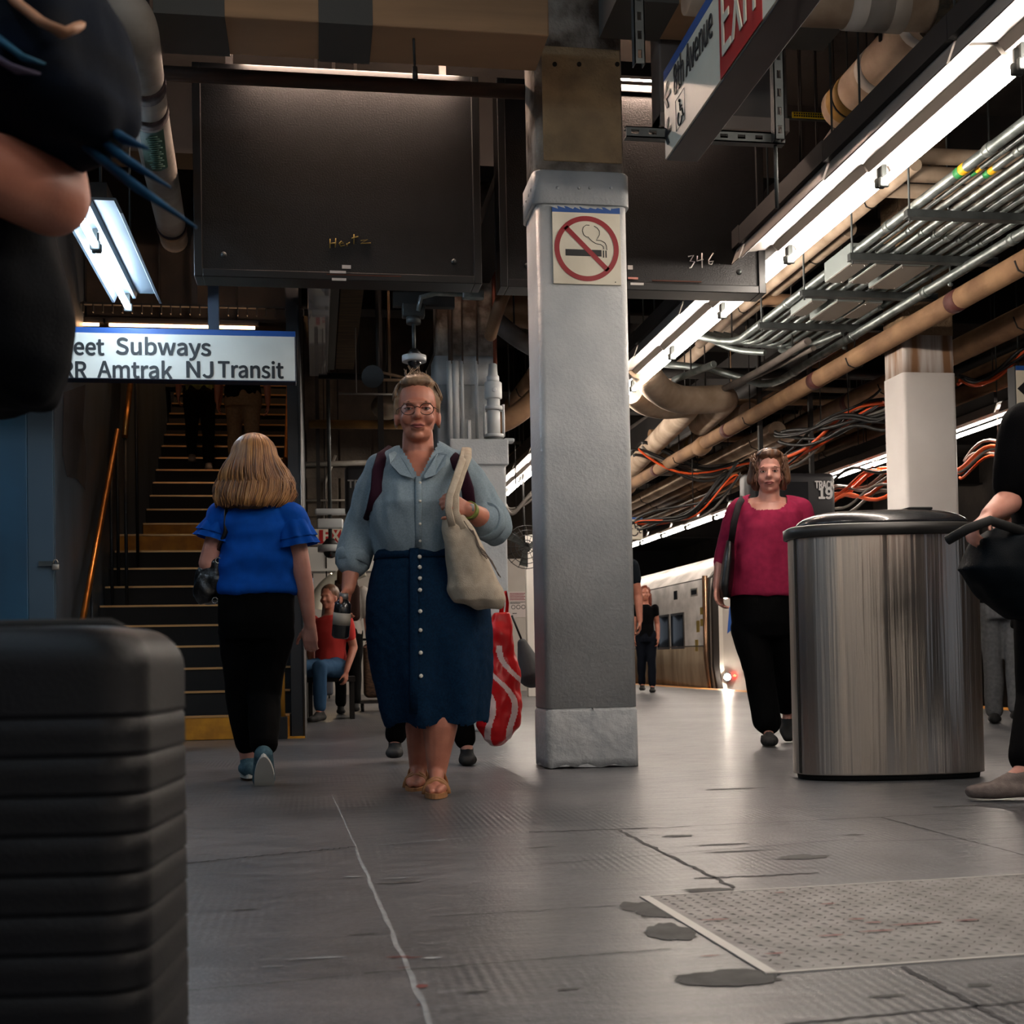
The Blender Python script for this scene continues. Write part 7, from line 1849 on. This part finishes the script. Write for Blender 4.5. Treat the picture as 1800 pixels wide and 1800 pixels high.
mb = MB(); mb.loft(rows_sorted([w5.row(1100, 1790, 1930, .16), w5.row(980, 1792, 1925, .15), w5.row(850, 1775, 1930, .15), w5.row(760, 1782, 1935, .14), w5.row(718, 1800, 1915, .12), w5.row(695, 1845, 1895, .09)]), 30)
mb.cap(s5, s5.lerp(e5, .8), .085, .076); mb.cap(J(1930, 745, 0), J(1945, 860, 0), .08, .075)
w5.done(mb, 'black_top', BLKS, .010, 3, folds(.015, 7, 4))
mb = MB(); mb.cap(J(1835, 1085, 0), kL, .11, .08); mb.cap(kL, kL.lerp(aL, .78), .08, .068); mb.cap(J(1885, 1085, 0), kR, .11, .08); mb.cap(kR, kR.lerp(aR, .8), .08, .07); w5.done(mb, 'trousers', BLKT, .012, 3)
for an in (aL, aR): mb = MB(); shoe(mb, an, D5, 1, .042); w5.done(mb, 'shoe', fabric('taupe_shoe', '#756a66', '#665c58', .8), .007, 2)
mb = MB(); mb.ell(hc5+Vector((0, .03, .06)), (.09, .10, .09)); w5.done(mb, 'hair', HAIR3, .01, 2)
b5 = Man('holdall', 'large dark navy holdall bag in front of the litter bin, at the right edge', r5, False, radians(35)); b5.o['category'] = 'bag'
rows5 = [(lambda c, rx: (c.z, c.x, c.y, rx, ry, 2.6))(b5.J((l+r)/2, py, -.12), (r-l)/2*b5.k*.86) for py, l, r, ry in ((930, 1715, 1900, .04), (945, 1690, 1900, .10), (1000, 1668, 1900, .13), (1050, 1712, 1900, .12), (1085, 1762, 1900, .07))]
mb = MB(); mb.loft(rows_sorted(rows5), 30); b5.done(mb, 'bag', fabric('holdall_navy', '#02070c', '#040b12', .6, 6), .009, 3, folds(.02, 6, 6))
b5.add(MB().tube([b5.J(1665, 950, -.22), b5.J(1700, 930, -.27), b5.J(1740, 915, -.25), b5.J(1800, 935, -.2)], .018, 10), 'handle', RUBBER)

# ---------------------------------------------------------------- simple background figures
def figure(label, root, H, face, turn, top, bottom, skin=SKINP, hair=HAIR3, pose='walk', step=.16, armsw=.12, legcov=.88, vox=.012, shoes=RUBBER, kinds=('shirt', 'trousers'), bend=0.0, longhair=False, group=None, sleeve=.4, shoff=0.0, hw=1.0, spread=0.0):
    M_ = Man('person', label, root, face, turn, group); s = H/1.70; V = lambda x, y, z: Vector((x*s, y*s, z*s))
    sit = pose == 'sit'; hz = .50 if sit else .90
    hl, hr_ = V(.085, 0, hz), V(-.085, 0, hz)
    if sit: kl, kr_, al, ar = V(.11, -.42, .50), V(-.11, -.42, .50), V(.11, -.42, .09), V(-.11, -.42, .09)
    elif pose == 'climb': kl, kr_, al, ar = V(.09, -.14, .54), V(-.09, .0, .47), V(.09, -.08, .20), V(-.09, .03, .09)
    else: kl, kr_, al, ar = V(.08, -step*.7, .49), V(-.08, step*.25, .48), V(.08, -step, .09), V(-.08, step*1.4, .12)
    al.x += spread*s; ar.x -= spread*s; kl.x += spread*.5*s; kr_.x -= spread*.5*s
    b_ = lambda z: -bend*max(0, z-hz)
    mb = MB(); hc_ = V(0, b_(1.56)-.02, 1.565-(.9-hz)); q = head(mb, hc_, s)
    mb.cap(hc_+V(0, .02, -.07), V(0, b_(1.4), 1.40-(.9-hz)), .053*s, .055*s); dz = -(.9-hz)
    mb.loft([(r_[0]*s, 0, b_(r_[0])*s, r_[1]*s*hw, r_[2]*s) for r_ in ((hz-.05, .15, .11), (hz+.05, .155, .115), (1.08+dz, .135, .10), (1.25+dz, .155, .11), (1.36+dz, .15, .09), (1.41+dz, .07, .06))])
    sl = [V(.18*hw, b_(1.35), 1.35+dz), V(.22*hw, b_(1.1)+.02+armsw*.3, 1.09+dz), V(.23*hw, b_(.9)-armsw, .86+dz)]; sr2 = [V(-.18*hw, b_(1.35), 1.35+dz), V(-.22*hw, b_(1.1)+.02-armsw*.2, 1.09+dz), V(-.23*hw, b_(.9)+armsw*.8-.05, .86+dz)]
    for a in (sl, sr2): arm(mb, *a, tuple(x*s for x in (.05, .042, .036, .027))); hand(mb, a[2], Vector((0, -.15, -1)), Vector((-1 if a is sl else 1, 0, 0)), .6, .95*s, -1 if a is sl else 1)
    for h_, k_, a_ in ((hl, kl, al), (hr_, kr_, ar)): leg(mb, h_, k_, a_, tuple(x*s for x in (.085, .056, .052, .035))); foot(mb, a_, (0, -1, 0), s)
    M_.done(mb, 'body', skin, vox*.8, 2)
    if face: face_ok = True
    mb = MB(); e = .014
    mb.loft([(r_[0]*s, 0, b_(r_[0])*s, r_[1]*s*hw, r_[2]*s) for r_ in ((hz-.02, .175, .135), (hz+.08, .17, .13), (1.08+dz, .155, .12), (1.25+dz, .172, .128), (1.36+dz, .165, .105), (1.405+dz, .085, .07))], 26)
    for a in (sl, sr2):
        mb.cap(a[0], a[0].lerp(a[1], min(1, sleeve*2)), .064*s, .056*s)
        if sleeve > .5: mb.cap(a[1], a[1].lerp(a[2], (sleeve-.5)*2), .055*s, .045*s)
    M_.done(mb, kinds[0], top, vox, 2, folds(.01, 7, 4))
    mb = MB(); mb.loft([(z*s, 0, 0, rx*s*hw, ry*s) for z, rx, ry in ((hz-.10, .165, .13), (hz-.03, .175, .14), (hz+.06, .162, .125), (hz+.1, .155, .115))], 26)
    for h_, k_, a_ in ((hl, kl, al), (hr_, kr_, ar)): mb.cap(h_, k_, .10*s, .073*s); mb.cap(k_, k_.lerp(a_, legcov), .073*s, .062*s)
    M_.done(mb, kinds[1], bottom, vox, 2, folds(.01, 8, 5))
    for a_ in (al, ar): mb = MB(); shoe(mb, a_, (0, -1, 0), s, .041*s); M_.done(mb, 'shoe', shoes, .009, 2)
    mb = MB(); mb.ell(hc_+V(0, .03, .058), (.087*s, .10*s, .09*s))
    if longhair: mb.cap(hc_+V(0, .06, 0), hc_+V(0, .07, -.2), .08*s, .06*s); mb.cap(hc_+V(.07, .02, 0), hc_+V(.08, .02, -.16), .03*s, .025*s); mb.cap(hc_+V(-.07, .02, 0), hc_+V(-.08, .02, -.16), .03*s, .025*s)
    M_.done(mb, 'hair', hair, .010, 2, folds(.006, 30, 12))
    return M_
GRYT = fabric('grey_trousers', '#5c5d5f', '#505153', .85); DKTEAL = fabric('dark_top', '#141a20', None, .85)
# carrier of the red bag, behind the woman in denim
rb = F(757, 1341); m6 = figure('person in black trousers and shoes hidden behind the woman in denim, holding the red bag', rb, 1.60, True, 0, fabric('dusty_top', '#6a3c38', None, .85), BLKT, step=.10, armsw=.05, spread=.125)
RED = fabric('red_plastic', '#b30d14', None, .35, coat=.3) if False else mat('red_plastic', '#cf0f18', .35, bump=.3, bscale=14)
# bag itself
rg = Man('carrier_bag', 'red plastic carrier bag with white swirls beside the denim skirt', F(880, 1341)); rg.o['category'] = 'bag'
rws = [rg.row(py, l, r, ry, 0, 2.2) for py, l, r, ry in ((1078, 868, 895, .03), (1100, 860, 900, .05), (1140, 850, 905, .08), (1180, 842, 910, .10), (1230, 838, 914, .11), (1275, 838, 914, .10), (1300, 850, 900, .07), (1309, 862, 888, .04))]
mb = MB(); mb.loft(rows_sorted(rws), 30); 
def swirl(cc, n):
    p = rg.Ti @ cc; u = p.x*1.0+.35*p.z+.05*sin(p.z*14); return 1 if (sin(u*55) > .62 and p.z < .62 and p.y < .02) else 0
rg.done(mb, 'bag', [RED, mat('white_swirl', '#ead0ce', .4)], .006, 2, folds(.02, 10, 8), None, None, swirl)
rg.add(MB().tube([rg.J(880, 1085, 0), rg.J(884, 1055, 0), rg.J(888, 1040, 0), rg.J(892, 1060, .02), rg.J(890, 1088, 0)], .012, 8, True, .4), 'handle', RED)
# her/his free swinging arm to the right of the skirt with hand on the bag
gb = thing('charcoal_bag', 'small charcoal bag swinging between the red bag and the column', 'bag', PY(925, 1210, rb.y+.3))
c = PY(928, 1165, rb.y+.3); mb = MB(); mb.cap(c+Vector((-.03, 0, .11)), c+Vector((.02, 0, -.06)), .03, .085); mb.fuse('bag', mat('charcoal_bag', '#3c4144', .7), gb, .008, 2); MB().tube([c+Vector((-.03, 0, .12)), c+Vector((-.09, -.02, .27))], .006, 6).build('cord', BLACK, gb)
# person behind the main column
rb = F(1082, 1218+30); m7 = figure('person hidden behind the main column, bare arm with a dark wrist band showing', F(1078, 1262), 1.72, True, 0, DKTEAL, BLKT, skin=SKIN, step=.05, armsw=.03, hw=1.1, sleeve=.25)
# far woman by the train
m8 = figure('distant red haired woman in black on the platform between the column and the train', F(1138, 1217), 1.62, True, 0, BLKS, fabric('dark_jeans', '#10141d', None, .85), skin=SKIN, hair=mat('hair_red', '#6b2d1a', .5), longhair=True, step=.05, armsw=.06, vox=.012, sleeve=.2, hw=.82)
# man in grey trousers at right
m9 = figure('person in grey trousers and black shoes standing far behind the dark holdall at right', F(1768, 1272), 1.64, False, 0, BLKS, GRYT, step=.04, armsw=.03, vox=.012, legcov=.97)
# black leggings
m10 = figure('distant woman in black leggings and brown backpack seen between the two nearest women', F(612, 1256), 1.62, False, 0, fabric('white_tee', '#a8a29b', None, .85), fabric('leggings', '#060607', None, .8), hair=mat('hair_honey', '#8a5c34', .5), step=.06, armsw=.02, longhair=True, sleeve=.5)
bk = Man('backpack', 'brown backpack on the distant woman in black leggings', F(612, 1256), False); bk.o['category'] = 'backpack'
bk.add(MB().rbox((0, .22, 1.16), (.28, .14, .38), .05, 4), 'pack', fabric('brown_pack', '#2e1f1b', None, .8))
for sx in (-1, 1): bk.add(MB().tube([Vector((sx*.09, .16, 1.32)), Vector((sx*.10, .03, 1.40)), Vector((sx*.11, -.12, 1.30)), Vector((sx*.11, -.12, 1.12))], .018, 8, True, .4), 'strap', fabric('brown_pack', '#2e1f1b', None, .8))
# seated man in red
sr_ = F(563, 1250)
m11 = figure('seated person in coral red shirt beyond the woman in blue', F(583, 1264), 1.70, True, -.5, fabric('coral_shirt', '#b83a36', None, .8), fabric('jeans_blue', '#33506e', None, .85), pose='sit', vox=.012, skin=SKIN, sleeve=.3)
bn = thing('bench', 'low dark bench under the seated person in red', 'bench', (m11.root.x, m11.root.y+.1, 0))
MB().bb(m11.root.x-.23, m11.root.x+.23, m11.root.y-.12, m11.root.y+.35, .36, .41).build('seat', STEEL, bn)
for sx in (-.2, .2): MB().bb(m11.root.x+sx-.02, m11.root.x+sx+.02, m11.root.y-.1, m11.root.y+.3, 0, .36).build('leg', STEEL, bn)
# people on the stairs
def onstep(px, n):
    s_ = [q for q in steps if q[0] == n][0]; x = PY(px, 800, s_[1]+.12).x; return Vector((x, s_[1]+.13, s_[2]))
m12 = figure('climber in khaki trousers and black top high on the staircase', onstep(428, 14), 1.72, False, 0, BLKS, fabric('khaki', '#a08c72', '#8c7a62', .85), pose='climb', armsw=.0, hw=1.12, vox=.012)
LIME = fabric('lime_pattern', '#aab850', '#5d5a52', .8, 9)
m13 = figure('climber in lime patterned top and dark trousers near the top of the staircase', onstep(352, 15), 1.62, False, 0, LIME, fabric('dark_slacks', '#141210', None, .85), pose='climb', armsw=.0, vox=.012, shoes=mat('pale_shoe', '#8f8b86', .6))
cs = onstep(306, 15); small = small_case((cs.x, cs.y, cs.z), .3, .2, .5, 'brown case carried up the stairs beside the climber in lime', mat('brown_case', '#3a2c22', .6))

# repeated small parts become one object each
def split_islands(o):
    me = o.data; n = len(me.vertices); par = list(range(n))
    def fd(a):
        while par[a] != a: par[a] = par[par[a]]; a = par[a]
        return a
    for e in me.edges:
        a, b = fd(e.vertices[0]), fd(e.vertices[1])
        if a != b: par[a] = b
    groups = {}
    for p in me.polygons: groups.setdefault(fd(p.vertices[0]), []).append(p)
    if len(groups) < 2 or len(groups) > 60: return
    for k, (g, ps) in enumerate(sorted(groups.items())):
        idx = sorted({v for p in ps for v in p.vertices}); mp_ = {v: i for i, v in enumerate(idx)}
        m2 = bpy.data.meshes.new(o.name.split('.')[0]); m2.from_pydata([me.vertices[v].co.copy() for v in idx], [], [[mp_[v] for v in p.vertices] for p in ps])
        m2.polygons.foreach_set('use_smooth', [p.use_smooth for p in ps]); m2.materials.append(me.materials[0])
        c = bpy.data.objects.new(o.name.split('.')[0], m2); COL.objects.link(c); c.parent = o.parent; c.location = o.location
    bpy.data.objects.remove(o)
SPLIT = ('hanger', 'black_print', 'hanger_rod', 'grey_sleeve', 'coupling', 'rod', 'wheels', 'bolt_holes', 'screws', 'strut_upright', 'knob', 'label_print', 'paint_marks', 'warning_decals')
for o in list(bpy.data.objects):
    if o.type == 'MESH' and o.parent is not None and o.name.split('.')[0] in SPLIT and o.data.users == 1:
        if o.name.startswith('strut'): continue
        nm = o.name.split('.')[0]
        if nm in ('screws', 'wheels', 'bolt_holes', 'paint_marks', 'warning_decals'): o.name = nm = nm[:-1]
        split_islands(o)
